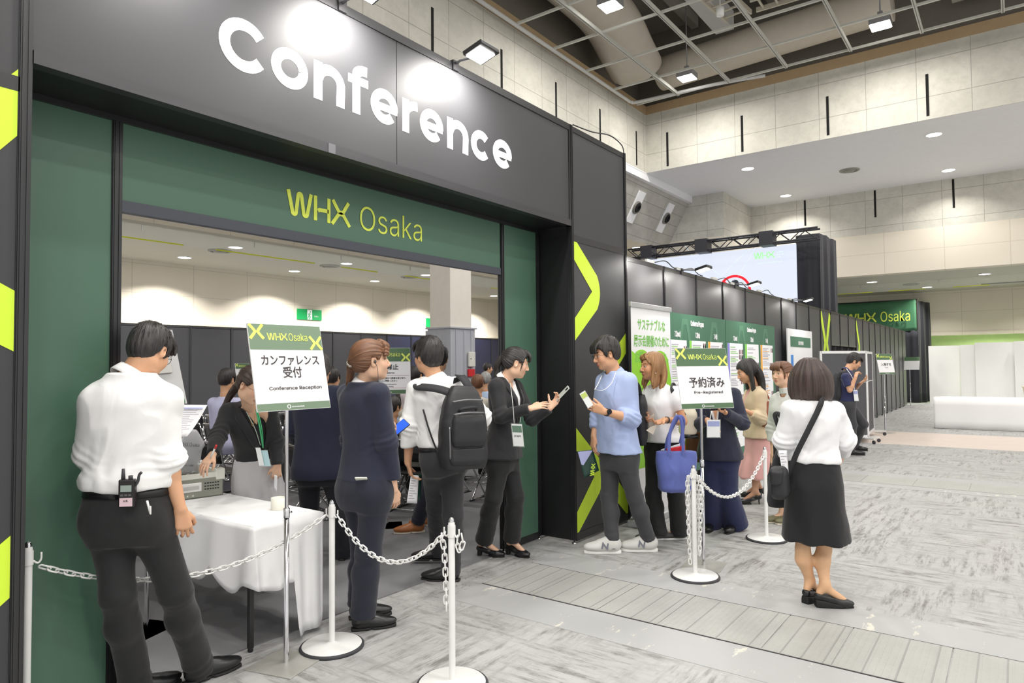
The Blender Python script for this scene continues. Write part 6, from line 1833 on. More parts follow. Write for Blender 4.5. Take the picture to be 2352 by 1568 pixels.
class Fig: pass
def figure(sp):
 """build one dressed person from measured joints"""
 g = Fig(); d0 = sp['d']; s = sp.get('s', 1.0); fem = sp.get('fem', False); seed = sp.get('seed', 1)
 J = {}
 for k, v in sp['j'].items(): J[k] = W_(v[0], v[1], d0 + (v[2] if len(v) > 2 else 0))
 def hdir(px, phi):
  r = CR * (px - 1176) / FPX + CF; r = unit([r[0], r[1], 0]); rt = np.array([r[1], -r[0], 0]); return math.cos(rad(phi)) * r + math.sin(rad(phi)) * rt
 px0 = sp['j']['pv'][0]
 fb, fc_, fh = hdir(px0, sp['face'][0]), hdir(px0, sp['face'][1]), hdir(sp['j']['hd'][0], sp['face'][2])
 rt = lambda f: np.array([f[1], -f[0], 0])
 sb, sc_ = rt(fb), rt(fc_)
 heel = {}
 for q in 'LR':
  v = sp['heel'][q]
  heel[q] = ground(v[0], v[1]) if len(v) == 3 else np.array([*W_(v[0], v[1], v[3])[:2], 0.0])
  heel[q][2] = sp.get('lift', {}).get(q, 0.0)
  g.__dict__['fd' + q] = hdir(v[0], v[2])
 hl = sp.get('heelh', 0.0)
 an = {q: heel[q] + (getattr(g, 'fd' + q)) * 0.055 + np.array([0, 0, 0.095 + hl]) for q in 'LR'}
 hip = {q: J['pv'] + sb * (0.085 * s if q == 'R' else -0.085 * s) for q in 'LR'}
 kn = {}
 for q in 'LR':
  if 'kn' + q in J: kn[q] = J['kn' + q]
  else:
   m = (hip[q] + an[q]) / 2; kn[q] = m + fb * 0.03 + np.array([0, 0, 0.01])
 for q in 'LR': J['sh' + q] = J['sh' + q] + (J['nk'] - J['sh' + q]) * 0.12 - np.array([0, 0, 0.012])
 T = Torso(J['pv'], J['nk'], sb, sc_, KF if fem else KM, s * sp.get('girth', 1.0))
 g.T, g.J, g.an, g.hip, g.kn, g.heel, g.fb, g.fc, g.sb, g.sc = T, J, an, hip, kn, heel, fb, fc_, sb, sc_
 c2 = (heel['L'] + heel['R']) / 2
 g.loc = loc = np.array([c2[0], c2[1], 0.0])
 skin = SKIN[sp.get('skin', 'fair')]
 # ---- head and neck
 A = head_axes(fh, rad(sp['face'][3]), rad(sp['face'][4] if len(sp['face']) > 4 else 0)); hs = sp.get('hs', 1.0)
 c = J['hd']; H = Sdf(); hstep = sp.get('hstep', 0.0032)
 nkp = J['nk'] + T.ax * 0.0 + fc_ * 0.012 - np.array([0, 0, 0.015])
 P = head_sdf(H, c, A, hs, fem, nkp, (0.048 if fem else 0.056) * hs)
 V1, Q1 = H.mesh(hstep, smooth=1)
 col1 = head_paint(V1, c, A, hs, skin, fem, sp.get('brow', (40, 30, 28)), sp.get('lip', (176, 96, 92)))
 g.P, g.A, g.c, g.hs = P, A, c, hs
 parts, cols = [(V1, Q1, 0)], [col1]
 # ---- arms with hands
 g.tips = {}
 for q in 'LR':
  sh, el, wr = J['sh' + q], J['el' + q], J['wr' + q]; U = Sdf(); k_ = s * (0.88 if fem else 1.0)
  shp = sh; U.rc(shp, el, 0.046 * k_, 0.038 * k_, 0.02); m = el + (wr - el) * 0.3
  U.rc(el, m, 0.037 * k_, 0.040 * k_, 0.02); U.rc(m, wr, 0.039 * k_, 0.026 * k_, 0.02)
  hd = sp['hand'][q]; tip = W_(hd['tip'][0], hd['tip'][1], d0 + hd['tip'][2]); f = unit(tip - wr)
  n = hd['n'][0] * CR + hd['n'][1] * CU - hd['n'][2] * CF          # towards picture right, up, and the viewer
  g.tips[q] = hand_sdf(U, wr + unit(wr - el) * 0.004, f, n, hd['side'], s * (0.90 if fem else 1.0), hd.get('curl', (25, 30, 25)), hd.get('spread', 5), hd.get('thumb', (35, 20)))
  V, Q = U.mesh(sp.get('astep', 0.0042), smooth=1)
  parts.append((V, Q, 0)); cols.append(np.tile(np.array(lin(skin)), (len(V), 1)))
 # ---- trunk and legs (hidden under clothes except where the photo shows skin)
 B = Sdf(); B.loft(J['pv'], J['nk'], sb, sc_, T.keys(-0.022, lo=-0.12), 0.03)
 for q in 'LR':
  B.rc(J['nk'] - T.ax * 0.05, J['sh' + q], 0.042 * s, 0.042 * s, 0.03)
  B.rc(J['sh' + q], J['sh' + q] * 0.5 + J['el' + q] * 0.5, 0.042 * s, 0.036 * s, 0.02)
  lk = s * (0.94 if fem else 1.0)
  B.rc(hip[q], kn[q], 0.064 * lk, 0.046 * lk, 0.03); ca = kn[q] + (an[q] - kn[q]) * 0.3 - getattr(g, 'fd' + q) * 0.016
  B.rc(kn[q], ca, 0.048 * lk, 0.053 * lk, 0.03); B.rc(ca, an[q], 0.052 * lk, 0.033 * lk, 0.03)
  f = getattr(g, 'fd' + q); hq = heel[q] + np.array([0, 0, 0.045 + hl])
  B.rc(an[q], hq + f * 0.02, 0.033 * lk, 0.026 * lk, 0.02); B.rc(an[q] - np.array([0, 0, 0.02]), heel[q] + f * 0.19 + np.array([0, 0, 0.032]), 0.030 * lk, 0.022 * lk, 0.02)
 V, Q = B.mesh(0.007 if sp.get('bare') else 0.013, smooth=2)
 parts.append((V, Q, 0))
 lc = np.tile(np.array(lin(sp.get('hose', skin))), (len(V), 1)); cols.append(lc)
 g.root = root = obj_from('person', parts, M_SKIN, None, loc, np.concatenate(cols))
 props(root, sp['label'], 'person')
 # ---- hair
 hm = hair_material(*sp['hair'][1:])
 sp['hair'][0](g, hm, seed)
 # ---- clothes
 for fn, kw in sp['wear']: fn(g, s=s, fem=fem, seed=seed, **kw)
 return g

# ---------------------------------------------------------------- clothes
def wear_top(g, s, fem, seed, m, fit=0.016, hem=0.30, sleeve=1.0, arm=0.0, blouse=0.0, name='shirt', wedge=None, flare=0.0, amp=0.004, freq=8, cuff=False, roll=False, collar=True, puff=False, h=0.0075, fold_elbow=0.006, neckc=True, collar_m=None, high=False, arms=True, collar_h=0.032):
 T, J, loc = g.T, g.J, g.loc; S_ = Sdf()
 def mod(t, a, b, c):
  e = blouse * math.exp(-((t - hem - 0.05) / 0.07) ** 2) + flare * max(0, (0.42 - t))
  return (t, a + e, b + e, c)
 K = T.keys(fit, lo=hem - 0.02, hi=1.0)
 tt = np.unique(np.r_[K[:, 0], np.linspace(hem - 0.02, 0.98, 15)])
 K = np.array([mod(t, *[np.interp(t, K[:, 0], K[:, j]) for j in (1, 2, 3)]) for t in tt])
 S_.loft(J['pv'], J['nk'], g.sb, g.sc, K, 0.03)
 bl = []
 for q in 'LR':
  sh, el, wr = J['sh' + q], J['el' + q], J['wr' + q]; k_ = s * (0.9 if fem else 1.0)
  S_.rc(J['nk'] - T.ax * 0.07 * s + unit(sh - J['nk']) * 0.05, sh, 0.046 * k_ + fit * 0.4, 0.046 * k_ + fit * 0.6, 0.05)
  if not arms: continue
  sl = sleeve[q] if isinstance(sleeve, dict) else sleeve
  ra, re, rw = 0.047 * k_ + fit * 0.7 + arm * 0.6, 0.041 * k_ + fit * 0.6 + arm, 0.031 * k_ + fit * 0.6 + arm * 0.8
  if sl <= 0.5:
   e = sh + (el - sh) * sl * 2; r1 = ra + (0.012 if puff else 0.006)
   _cone(S_, sh, e, ra + (0.012 if puff else 0), r1 if not puff else re - 0.004, 0.03, flat=None, bow=0.022 if puff else 0)
  else:
   _cone(S_, sh, el, ra, re, 0.035, capb=False); S_.rc(el, el, re, re, 0.02)
   e = el + (wr - el) * (sl - 0.5) * 2
   _cone(S_, el, e, re, re + (rw - re) * min(1, (sl - 0.5) * 2), 0.03)
   d = unit(e - el)
   if cuff: _cone(S_, e - d * 0.055, e + d * 0.004, rw + 0.002, rw - 0.001, 0.006, True)
   if roll:
    rr = re + (rw - re) * (sl - 0.5) * 2 + 0.013
    _cone(S_, e - d * 0.075, e + d * 0.002, rr + 0.004, rr, 0.012, True)
   bl += [(el, el - sh + g.fc * 0.12, 0.06, 0.04, fold_elbow * 0.6)]
   if sl > 0.9 and cuff: bl.append((e - d * 0.08, d + g.sc * 0.3, 0.04, 0.034, fold_elbow * 0.7))
 S_.plane(J['pv'] + T.ax * hem * T.L, -T.ax, 0.006)
 nb, nd = J['nk'] + g.fc * 0.012, unit(g.P(0, -0.022, -0.055) - J['nk'])
 S_.rc(nb - nd * 0.06 + g.fc * 0.02, nb + nd * 0.1 + g.fc * 0.012, (0.050 if fem else 0.058) * s, (0.052 if fem else 0.060) * s, 0.012, 1)
 if wedge:
  t0, w0 = wedge
  def cut(X):
   x, y, t = T.loc(X); w = np.interp(t, [t0, 0.97, 1.1], [0.0, w0, w0 * 1.1])
   return np.minimum((w - np.abs(x)), y - 0.0)
  S_.cutfn(cut, 0.004)
 o = garment(name, S_, h, m, g.root, loc, amp, freq, seed, bl)
 if collar:
  hh = 0.06 if high else collar_h; b = MB(); rr = (0.052 if fem else 0.060) * s + (0.004 if not high else 0.002)
  up = nd; fx = unit(g.fc - up * (g.fc @ up)); sx = np.cross(fx, up)
  gap = 0 if high else 16
  n = 36
  def cf(u_, v_):
   a = rad(90 + gap + (360 - 2 * gap) * u_)
   base = nb - up * (0.012 if high else 0.018)
   lowf = -0.022 * max(0, math.sin(a)) * (0 if high else 1)
   r = rr * (1.0 + (0.10 if v_ < 0.5 else 0.0))
   z = (0.0, hh, hh * 0.2)[0]
   # stand up, then fold down
   if high: return base + (sx * math.cos(a) + fx * math.sin(a)) * (rr * (1 + 0.10 * (1 - v_))) + up * (hh * v_)
   if v_ < 0.5: q = v_ * 2; r_, z_ = rr, hh * q + lowf
   else: q = (v_ - 0.5) * 2; r_, z_ = rr + 0.004 + 0.017 * q, hh - (hh + 0.012) * q + lowf * (1 + 0.5 * q)
   return base + (sx * math.cos(a) + fx * math.sin(a)) * r_ + up * z_
  b.grid(cf, n, 6)
  shift(b, loc).build('collar', collar_m or m, g.root, solid=0.003)
 return o
def wear_inner(g, s, fem, seed, m, deep=0.72, fit=0.004, name='blouse', w0=0.05, hem=0.1):
 T, J = g.T, g.J; S_ = Sdf(); S_.loft(J['pv'], J['nk'], g.sb, g.sc, T.keys(fit, lo=hem, hi=0.985), 0.03)
 def cut(X):
  x, y, t = T.loc(X); return np.minimum(np.interp(t, [deep, 0.97, 1.1], [0.0, w0, w0]) - np.abs(x), y)
 S_.cutfn(cut, 0.004)
 return garment(name, S_, 0.007, m, g.root, g.loc, 0.002, 9, seed + 4)
def wear_lapels(g, s, fem, seed, m, t0=0.45, w0=0.075, fit=0.018, wid=0.055):
 T = g.T
 for q in (-1, 1):
  b = MB()
  def fn(u_, v_):
   t = 0.985 - (0.985 - t0) * u_; x = np.interp(t, [t0, 0.97], [0.0, w0]) + wid * (0.25 + 0.75 * math.sin(PI * min(1, 0.25 + 0.75 * (1 - u_)) * 0.62)) * v_ * (1 - 0.7 * u_ ** 3)
   a, bb = np.interp(t, T.K[:, 0], T.K[:, 1]) + fit, np.interp(t, T.K[:, 0], T.K[:, 2]) + fit
   ang = math.degrees(math.acos(max(-1, min(1, x / a * 0.93)))); ang = ang if q > 0 else 180 - ang
   return T.pt(t, ang, fit + 0.006 + 0.004 * math.sin(PI * v_))
  b.grid(fn, 14, 4); shift(b, g.loc).build('lapel', m, g.root, solid=0.003)
def wear_trousers(g, s, fem, seed, m, fit=0.012, waist=0.36, hemz=0.075, wide=0.0, knee=0.0, amp=0.004, name='trousers', h=0.0085, belt=None):
 T, J = g.T, g.J; S_ = Sdf(); lk = s * (0.95 if fem else 1.0)
 S_.loft(J['pv'], J['nk'], g.sb, g.sb, T.keys(fit * 0.9, lo=-0.18, hi=waist + 0.02), 0.07); bl = []
 for q in 'LR':
  hp, kn, an = g.hip[q], g.kn[q], g.an[q]
  S_.el(hp - g.fb * 0.035 + np.array([0, 0, -0.01]), np.array((0.085, 0.085, 0.10)) * lk + fit * 0.5, None, 0.05)
  S_.rc(hp, kn, 0.080 * lk + fit, 0.057 * lk + fit + knee, 0.045)
  lo = an + (an - kn) * 0.0; d = unit(an - kn); lo = an + d * (an[2] - hemz - g.heel[q][2]) / max(0.3, -d[2])
  ca = kn + (an - kn) * 0.35 - getattr(g, 'fd' + q) * 0.012
  _cone(S_, kn, lo, 0.056 * lk + fit + knee, 0.046 * lk + fit + wide, 0.03)
  S_.rc(ca, ca, 0.056 * lk + fit, 0.056 * lk + fit, 0.04)
  bl += [(kn, kn - hp + g.fb * 0.12, 0.05, 0.06, 0.0014), (lo - d * 0.06, d + g.sb * 0.4, 0.05, 0.06, 0.002)]
 S_.plane(J['pv'] + T.ax * waist * T.L, T.ax, 0.006)
 o = garment(name, S_, h, m, g.root, g.loc, amp, 6, seed + 9, bl, (1.4, 1.4, 0.5))
 if belt is not None:
  b = MB(); n = 40
  b.grid(lambda u_, v_: T.pt(waist - 0.005 - 0.055 * (1 - v_), 360 * u_ - 90, fit + 0.004), n, 2)
  shift(b, g.loc).build('belt', belt, g.root, solid=0.004)
 return o
def wear_skirt(g, s, fem, seed, m, waist=0.42, hemz=0.45, hem_w=0.22, hem_d=0.17, fit=0.012, amp=0.004, pleat=0.0, name='skirt', npl=16):
 T, J = g.T, g.J; S_, I = Sdf(), None
 bot = np.array([*(g.an['L'][:2] * 0.5 + g.an['R'][:2] * 0.5), hemz]); top = J['pv'] + T.ax * waist * T.L
 bot[:2] = bot[:2] * 0.4 + J['pv'][:2] * 0.6
 a0, b0 = np.interp(waist, T.K[:, 0], T.K[:, 1]) + fit, np.interp(waist, T.K[:, 0], T.K[:, 2]) + fit
 zz = lambda t: J['pv'][2] + T.ax[2] * t * T.L
 Ls = (top - bot)[2]; f = lambda t: (zz(t) - hemz) / Ls
 ah, bh = np.interp(0, T.K[:, 0], T.K[:, 1]) + fit, np.interp(0, T.K[:, 0], T.K[:, 2]) + fit
 K = [(0.0, hem_w, hem_d, 0), (f(-0.25) * 0.5, hem_w * 0.5 + ah * 0.52, hem_d * 0.5 + bh * 0.52, -0.008), (f(-0.25), ah * 1.02, bh * 1.04, -0.015), (f(0.0), ah, bh, -0.018), (f(0.2), ah * 0.5 + a0 * 0.5, bh * 0.5 + b0 * 0.5, -0.006), (1.0, a0, b0, 0.0)]
 S_.loft(bot, top, g.sb, g.sb, K, 0.02, ex=2.1)
 K2 = [(t - (0.03 if i == 0 else 0), a - 0.024, b - 0.024, c_) for i, (t, a, b, c_) in enumerate(K[:3])]
 S_.loft(bot, top, g.sb, g.sb, K2, 0.004, 1, ex=2.1)
 V, Q = S_.mesh(0.0085, smooth=2); N = vnormals(V, Q); V = ridge(V, N, amp, 6, seed + 2, (1.4, 1.4, 0.35))
 if pleat:
  q = V - bot; a = np.arctan2(q @ g.fb, q @ g.sb); w = np.clip(1 - (V[:, 2] - hemz) / (Ls * 0.8), 0, 1); V = V + N * (pleat * w * np.sin(a * npl + 2 * vnoise(V * 2, 2)))[:, None]
 return obj_from(name, [(V, Q, 0)], m, g.root, g.loc)
def wear_shoes(g, s, fem, seed, kind, mats, size=1.0, pitch=None):
 for q in 'LR': shoe(kind, g.heel[q], getattr(g, 'fd' + q), g.root, g.loc, mats, size, g.heel[q][2], (pitch or {}).get(q, 0.0))
def wear_socks(g, s, fem, seed, m):
 for q in 'LR':
  b = MB(); a = g.an[q]; d = unit(g.kn[q] - a); b.tube([a - d * 0.06, a, a + d * 0.12], [0.040 * s, 0.041 * s, 0.043 * s], 16, cap=False); shift(b, g.loc).build('sock', m, g.root)
def wear_glasses(g, s, fem, seed, m, rim=True):
 P = g.P; b = MB()
 for q in (-1, 1):
  b.tube([P(q * 0.033 + 0.021 * math.cos(a), 0.108 - 0.010 * abs(math.cos(a)) * (1 if math.cos(a) * q > 0 else 0.2), 0.001 + 0.0165 * math.sin(a)) for a in np.linspace(0, 2 * PI, 19)[:-1]], 0.0013, 6, closed=True)
  b.tube([P(q * 0.054, 0.099, 0.006), P(q * 0.074, 0.06, 0.006), P(q * 0.080, 0.004, 0.008), P(q * 0.078, -0.014, -0.006)], 0.0014, 6)
 b.tube(cubic([P(-0.012, 0.108, 0.004), P(0, 0.112, 0.008), P(0.012, 0.108, 0.004)], 4), 0.0013, 6)
 return shift(b, g.loc).build('glasses', m, g.root)

# ---------------------------------------------------------------- hair styles
def _cap(g, hm, seed, zl, extra=0.0, top=0.0, axis=None, more=None, h=0.0042, amp=0.0028, kaz=9.0, kl=1.2, name='hair'):
 S_ = Sdf(); hair_shell(S_, g.P, g.A, g.hs, g.c, zl, extra, top=top)
 if more: more(S_)
 V, Q = S_.mesh(h, smooth=2); V, fl = hair_finish(V, Q, g.c, g.A, g.hs, axis if axis is not None else np.array([0, -0.35, 1.0]), kaz, kl, amp, seed)
 return obj_from(name, [(V, Q, 0)], hm, g.root, g.loc, None, fl)
def strands(g, hm, seed, n, starts, r=0.0018, name='loose_strands'):
 b = MB()
 for pts in starts:
  cp = cubic(pts, 4); k = len(cp)
  b.tube(cp, [r * (1 - 0.75 * i / k) for i in range(k)], 5)
 o = shift(b, g.loc).build(name, hm, g.root); return o
def hair_short(g, hm, seed, fringe=True, extra=0.004, top=0.006, messy=1.0, zl=SHORT_M, side=0):
 P = g.P; rr = random.Random(seed)
 def more(S_):
  if fringe:
   for k in range(9):
    x = -0.056 + 0.014 * k; e = rr.uniform(-0.006, 0.006)
    lock(S_, [P(x * 0.7, 0.05, 0.108), P(x * 0.95, 0.094, 0.078 + e * 0.5), P(x + side * 0.02 + e, 0.107, 0.046 + e - 0.012 * messy)], 0.015 * g.hs, 0.004 * g.hs, 0.008)
 o = _cap(g, hm, seed, zl, extra, top, more=more)
 st = []
 for k in range(70):
  a = rr.uniform(0, 2 * PI); el = rr.uniform(0.1, 1.35)
  d = np.array([math.cos(a) * math.cos(el), math.sin(a) * math.cos(el), math.sin(el)])
  if d[1] > 0.2 and el < 0.7: continue
  b0 = d * np.array([0.083 + extra, 0.104 + extra, 0.09 + extra + top]) + np.array([0, -0.016, 0.040])
  tn = np.array([math.cos(a) * math.sin(el), math.sin(a) * math.sin(el), -math.cos(el)])
  st.append([P(*(b0 * 0.97)), P(*(b0 + tn * 0.018 + d * 0.004)), P(*(b0 + tn * 0.036 + d * (0.001 + 0.004 * messy * rr.random())))])
 strands(g, hm, seed, 0, st, 0.0024)
 return o
def hair_tied(g, hm, seed, tie=(0, -0.105, 0.03), tail=(), r0=0.018, r1=0.008, fringe=None, zl=TIED_F, band=None, rmid=None):
 P = g.P
 def more(S_):
  lock(S_, [P(0, -0.085, 0.03), P(*tie)], 0.030 * g.hs, 0.016 * g.hs, 0.02)
  if fringe:
   for pts, a, b in fringe: lock(S_, [P(*p) for p in pts], a * g.hs, b * g.hs, 0.008)
 o = _cap(g, hm, seed, zl, 0.002, 0.0, axis=np.array(tie) / np.linalg.norm(tie) if True else None, more=more, kaz=11, kl=0.9)
 if tail:
  S_ = Sdf(); pts = [P(*tie)] + [np.array(t) for t in tail]
  C_ = cubic(pts, 5); n = len(C_) - 1; rad_ = lambda u_: (r0 + (rmid or r0) * 0.9 * math.sin(PI * min(1, u_ * 1.2)) * 0.6) * (1 - u_) + r1 * u_
  for i in range(n): S_.rc(C_[i], C_[i + 1], rad_(i / n), rad_((i + 1) / n), 0.012)
  V, Q = S_.mesh(0.004, smooth=2)
  ax = unit(pts[-1] - pts[0]); e1 = unit(np.cross(ax, [0.3, 0.9, 0.2])); e2 = np.cross(ax, e1); q = V - pts[0]
  fl = np.c_[(q @ e1) * 160, (q @ e2) * 160, (q @ ax) * 9]
  V = V + vnormals(V, Q) * (0.003 * vnoise(fl * np.array([0.8, 0.8, 0.4]), seed))[:, None]
  t_ = obj_from('ponytail', [(V, Q, 0)], hm, g.root, g.loc, None, fl)
  rr = random.Random(seed); st = []
  for k in range(40):
   off = np.array([rr.uniform(-1, 1), rr.uniform(-1, 1), rr.uniform(-0.3, 0.3)]) * 0.016
   st.append([pts[0] + off * 0.4] + [p + off * (0.9 if i < len(pts) - 2 else 0.7) + (np.array([0, 0, -0.02 * rr.random()]) if i == len(pts) - 2 else 0) for i, p in enumerate(pts[1:])])
  strands(g, hm, seed, 0, st, 0.0016)
  if band is not None:
   b = MB(); p, q = pts[0], C_[1]; d = unit(q - p); e1 = unit(np.cross(d, [0, 0.3, 1])); e2 = np.cross(d, e1)
   for k in range(3): b.tube([p + d * (0.004 + 0.006 * k) + (e1 * math.cos(a) + e2 * math.sin(a)) * (r0 + 0.004) for a in np.linspace(0, 2 * PI, 15)[:-1]], 0.004, 6, closed=True)
   shift(b, g.loc).build('hair_tie', band, g.root)
 return o
def hair_long(g, hm, seed, locks, zl=TIED_F, part=0.01, extra=0.006, fringe=None, ax=(0, -0.2, 1.0)):
 """loose hair: cap plus heavy locks; locks = (points in head space or world arrays, r0, r1)"""
 P = g.P
 def more(S_):
  for pts, a, b in locks: lock(S_, [P(*p) for p in pts], a * g.hs, b * g.hs, 0.02)
  for pts, a, b in (fringe or []): lock(S_, [P(*p) for p in pts], a * g.hs, b * g.hs, 0.008)
 o = _cap(g, hm, seed, zl, extra, 0.002, axis=ax, more=more, kaz=12, kl=0.35, amp=0.0035)
 rr = random.Random(seed); st = []
 for pts, a, b in locks:
  for k in range(10):
   off = [rr.uniform(-1, 1) * a * 0.95 for _ in range(3)]; e = rr.uniform(0.0, 0.02)
   st.append([P(*(np.array(p) + np.array(off) * (1 if i else 0.5) - np.array([0, 0, e if i == len(pts) - 1 else 0]))) for i, p in enumerate(pts)])
 strands(g, hm, seed, 0, st, 0.0017)
 return o

# ================================================================ the people
c_white = cloth('white_shirting', (240, 240, 240), 0.75, fold=0.45, fscale=8)
c_white2 = cloth('white_blouse_cloth', (244, 244, 246), 0.7, fold=0.5, fscale=10)
c_blacks = cloth('black_suiting', (30, 30, 33), 0.8, fold=0.35)
c_blackp = cloth('black_trousering', (27, 27, 29), 0.8, fold=0.4)
c_navy = cloth('navy_suiting', (34, 38, 58), 0.85, fold=0.3)
c_navyp = cloth('navy_trousering', (30, 33, 48), 0.85, fold=0.35)
c_navyj = cloth('dark_navy_jacket', (36, 40, 62), 0.9, fold=0.3)
c_blue = cloth('pale_blue_oxford', (170, 186, 226), 0.8, fold=0.5, fscale=9)
c_grey = cloth('charcoal_chino', (62, 62, 66), 0.85, fold=0.45)
c_dgrey = cloth('dark_grey_trousering', (48, 48, 51), 0.85, fold=0.4)
c_lgrey = cloth('light_grey_drape', (198, 196, 198), 0.85, fold=0.4)
c_beige = cloth('beige_jacket', (208, 188, 158), 0.85, fold=0.4)
c_pink = cloth('pink_skirting', (226, 172, 168), 0.85, fold=0.35)
c_pale = cloth('pale_silver_blouse', (208, 208, 204), 0.6, fold=0.5)
c_polo = cloth('navy_polo', (38, 42, 82), 0.85, fold=0.4)
c_denim = cloth('deep_navy_denim', (34, 40, 76), 0.9, fold=0.3)
c_skirt = cloth('black_skirting', (26, 26, 29), 0.85, fold=0.2)
m_leather = mat('black_shoe_leather', (24, 24, 26), 0.28, spec=0.6)
m_sole = mat('black_sole', (20, 20, 20), 0.6)
m_lace = mat('black_lace', (18, 18, 20), 0.7)
m_belt = mat('black_belt', (20, 20, 22), 0.4)
m_snk = mat('pale_grey_sneaker', (212, 212, 208), 0.6, bump=0.2, bscale=140)
m_snks = mat('white_sneaker_sole', (236, 236, 232), 0.5)
m_N = mat('sneaker_letter', (110, 112, 124), 0.5)
m_brown = mat('tan_shoe_leather', (168, 104, 56), 0.35, var=0.25, scale=20)
m_creams = mat('cream_sole', (226, 216, 196), 0.6)
m_gwire = mat('thin_dark_frame', (60, 50, 46), 0.3, 0.6)
BLK = ('black_hair', (26, 24, 24), (64, 60, 58)); DBR = ('dark_brown_hair', (40, 30, 27), (86, 68, 60)); BRN = ('chestnut_hair', (88, 58, 40), (140, 96, 66)); LBR = ('light_brown_hair', (128, 90, 56), (186, 142, 96))
M_ = lambda t: (t[0], t[1], t[2])
FIGS = {}
def make(key, **sp):
 FIGS[key] = figure(sp); return FIGS[key]

# man in the white shirt at the left
make('shirt_man', d=3.10, s=0.98, girth=1.04, seed=11, skin='mid', hs=0.97, face=(25, 8, 35, -30),
  label='man in a white shirt and black trousers with a radio on his belt',
  j=dict(hd=(344, 806, 0.10), nk=(303, 856, 0.02), shL=(216, 920, -0.03), shR=(388, 920, 0.04), elL=(212, 1040, -0.02), wrL=(262, 1015, 0.22), elR=(383, 1052, 0.02), wrR=(414, 1168, 0.02), pv=(296, 1182, 0.0), knL=(270, 1362, -0.06), knR=(404, 1360, 0.08)),
  heel=dict(L=(285, 1622, 60), R=(428, 1574, 66)),
  hand=dict(L=dict(tip=(330, 985, 0.4), n=(0.2, 0.9, 0.2), side=-1, curl=(30, 30, 20)), R=dict(tip=(424, 1215, 0.03), n=(-0.55, 0.1, -0.8), side=1, curl=(28, 34, 28), thumb=(28, 25))),
  hair=(lambda g, hm, sd: hair_short(g, hm, sd, True, 0.003, 0.008, 1.0, [(-0.12, -0.070), (-0.06, -0.082), (-0.035, -0.05), (-0.026, 0.018), (0.016, 0.018), (0.022, -0.03), (0.040, -0.016), (0.048, 0.03), (0.066, 0.055), (0.09, 0.058), (0.13, 0.05)]), *BLK),
  wear=[(wear_top, dict(m=c_white, fit=0.021, hem=0.20, sleeve=dict(L=0.66, R=0.56), arm=0.010, blouse=0.020, roll=True, amp=0.014, freq=7, h=0.007, fold_elbow=0.007)),
   (wear_trousers, dict(m=c_blackp, fit=0.014, waist=0.21, hemz=0.05, wide=0.012, belt=m_belt, h=0.008)),
   (wear_shoes, dict(kind='dress', mats=[m_leather, m_sole, m_lace], size=1.03)), (wear_socks, dict(m=c_blackp)),
   (wear_glasses, dict(m=mat('black_frame', (24, 24, 26), 0.35)))])

# receptionist behind the table
make('receptionist', d=4.92, s=1.0, fem=True, seed=12, skin='fair', hs=1.0, face=(165, 152, 138, -28, 4),
  label='receptionist with glasses and long ponytail leaning over the table',
  j=dict(hd=(579, 884, -0.36), nk=(572, 926, -0.22), shL=(622, 944, -0.20), shR=(520, 944, -0.24), elR=(500, 1002, -0.36), wrR=(489, 1042, -0.54), elL=(634, 1010, -0.12), wrL=(637, 1066, -0.16), pv=(600, 1092, 0.04)),
  heel=dict(L=(622, 1300, 150, 5.02), R=(590, 1300, 160, 4.98)),
  hand=dict(R=dict(tip=(468, 1068, -0.62), n=(-0.15, -1.0, 0.25), side=1, curl=(20, 25, 20), thumb=(30, 30)), L=dict(tip=(635, 1096, -0.14), n=(-0.3, 0, -0.9), side=-1, curl=(35, 40, 30))),
  hair=(lambda g, hm, sd: hair_tied(g, hm, sd, (0.0, -0.10, 0.0), [W_(533, 902, 4.74), W_(514, 936, 4.74), W_(499, 968, 4.72)], 0.020, 0.008, rmid=0.022,
   fringe=[([(x * 0.6, 0.07, 0.10), (x * 0.95, 0.10, 0.065), (x * 1.05, 0.106, 0.028)], 0.012, 0.004) for x in (-0.05, -0.035, -0.02, 0.0, 0.02, 0.04)]), *DBR),
  wear=[(wear_inner, dict(m=cloth('black_knit', (24, 24, 26), 0.9), deep=0.78, w0=0.055, name='top')),
   (wear_top, dict(m=c_blacks, fit=0.020, hem=-0.10, sleeve=1.0, arm=0.002, flare=0.05, wedge=(0.24, 0.075), collar=False, name='jacket', amp=0.004)),
   (wear_lapels, dict(m=c_blacks, t0=0.40, w0=0.078, fit=0.020)),
   (wear_skirt, dict(m=c_lgrey, waist=0.36, hemz=0.22, hem_w=0.20, hem_d=0.17, pleat=0.012, name='wide_trousers')),
   (wear_shoes, dict(kind='flat', mats=[m_leather, m_sole])), (wear_glasses, dict(m=mat('copper_frame', (170, 110, 84), 0.3, 0.7)))])

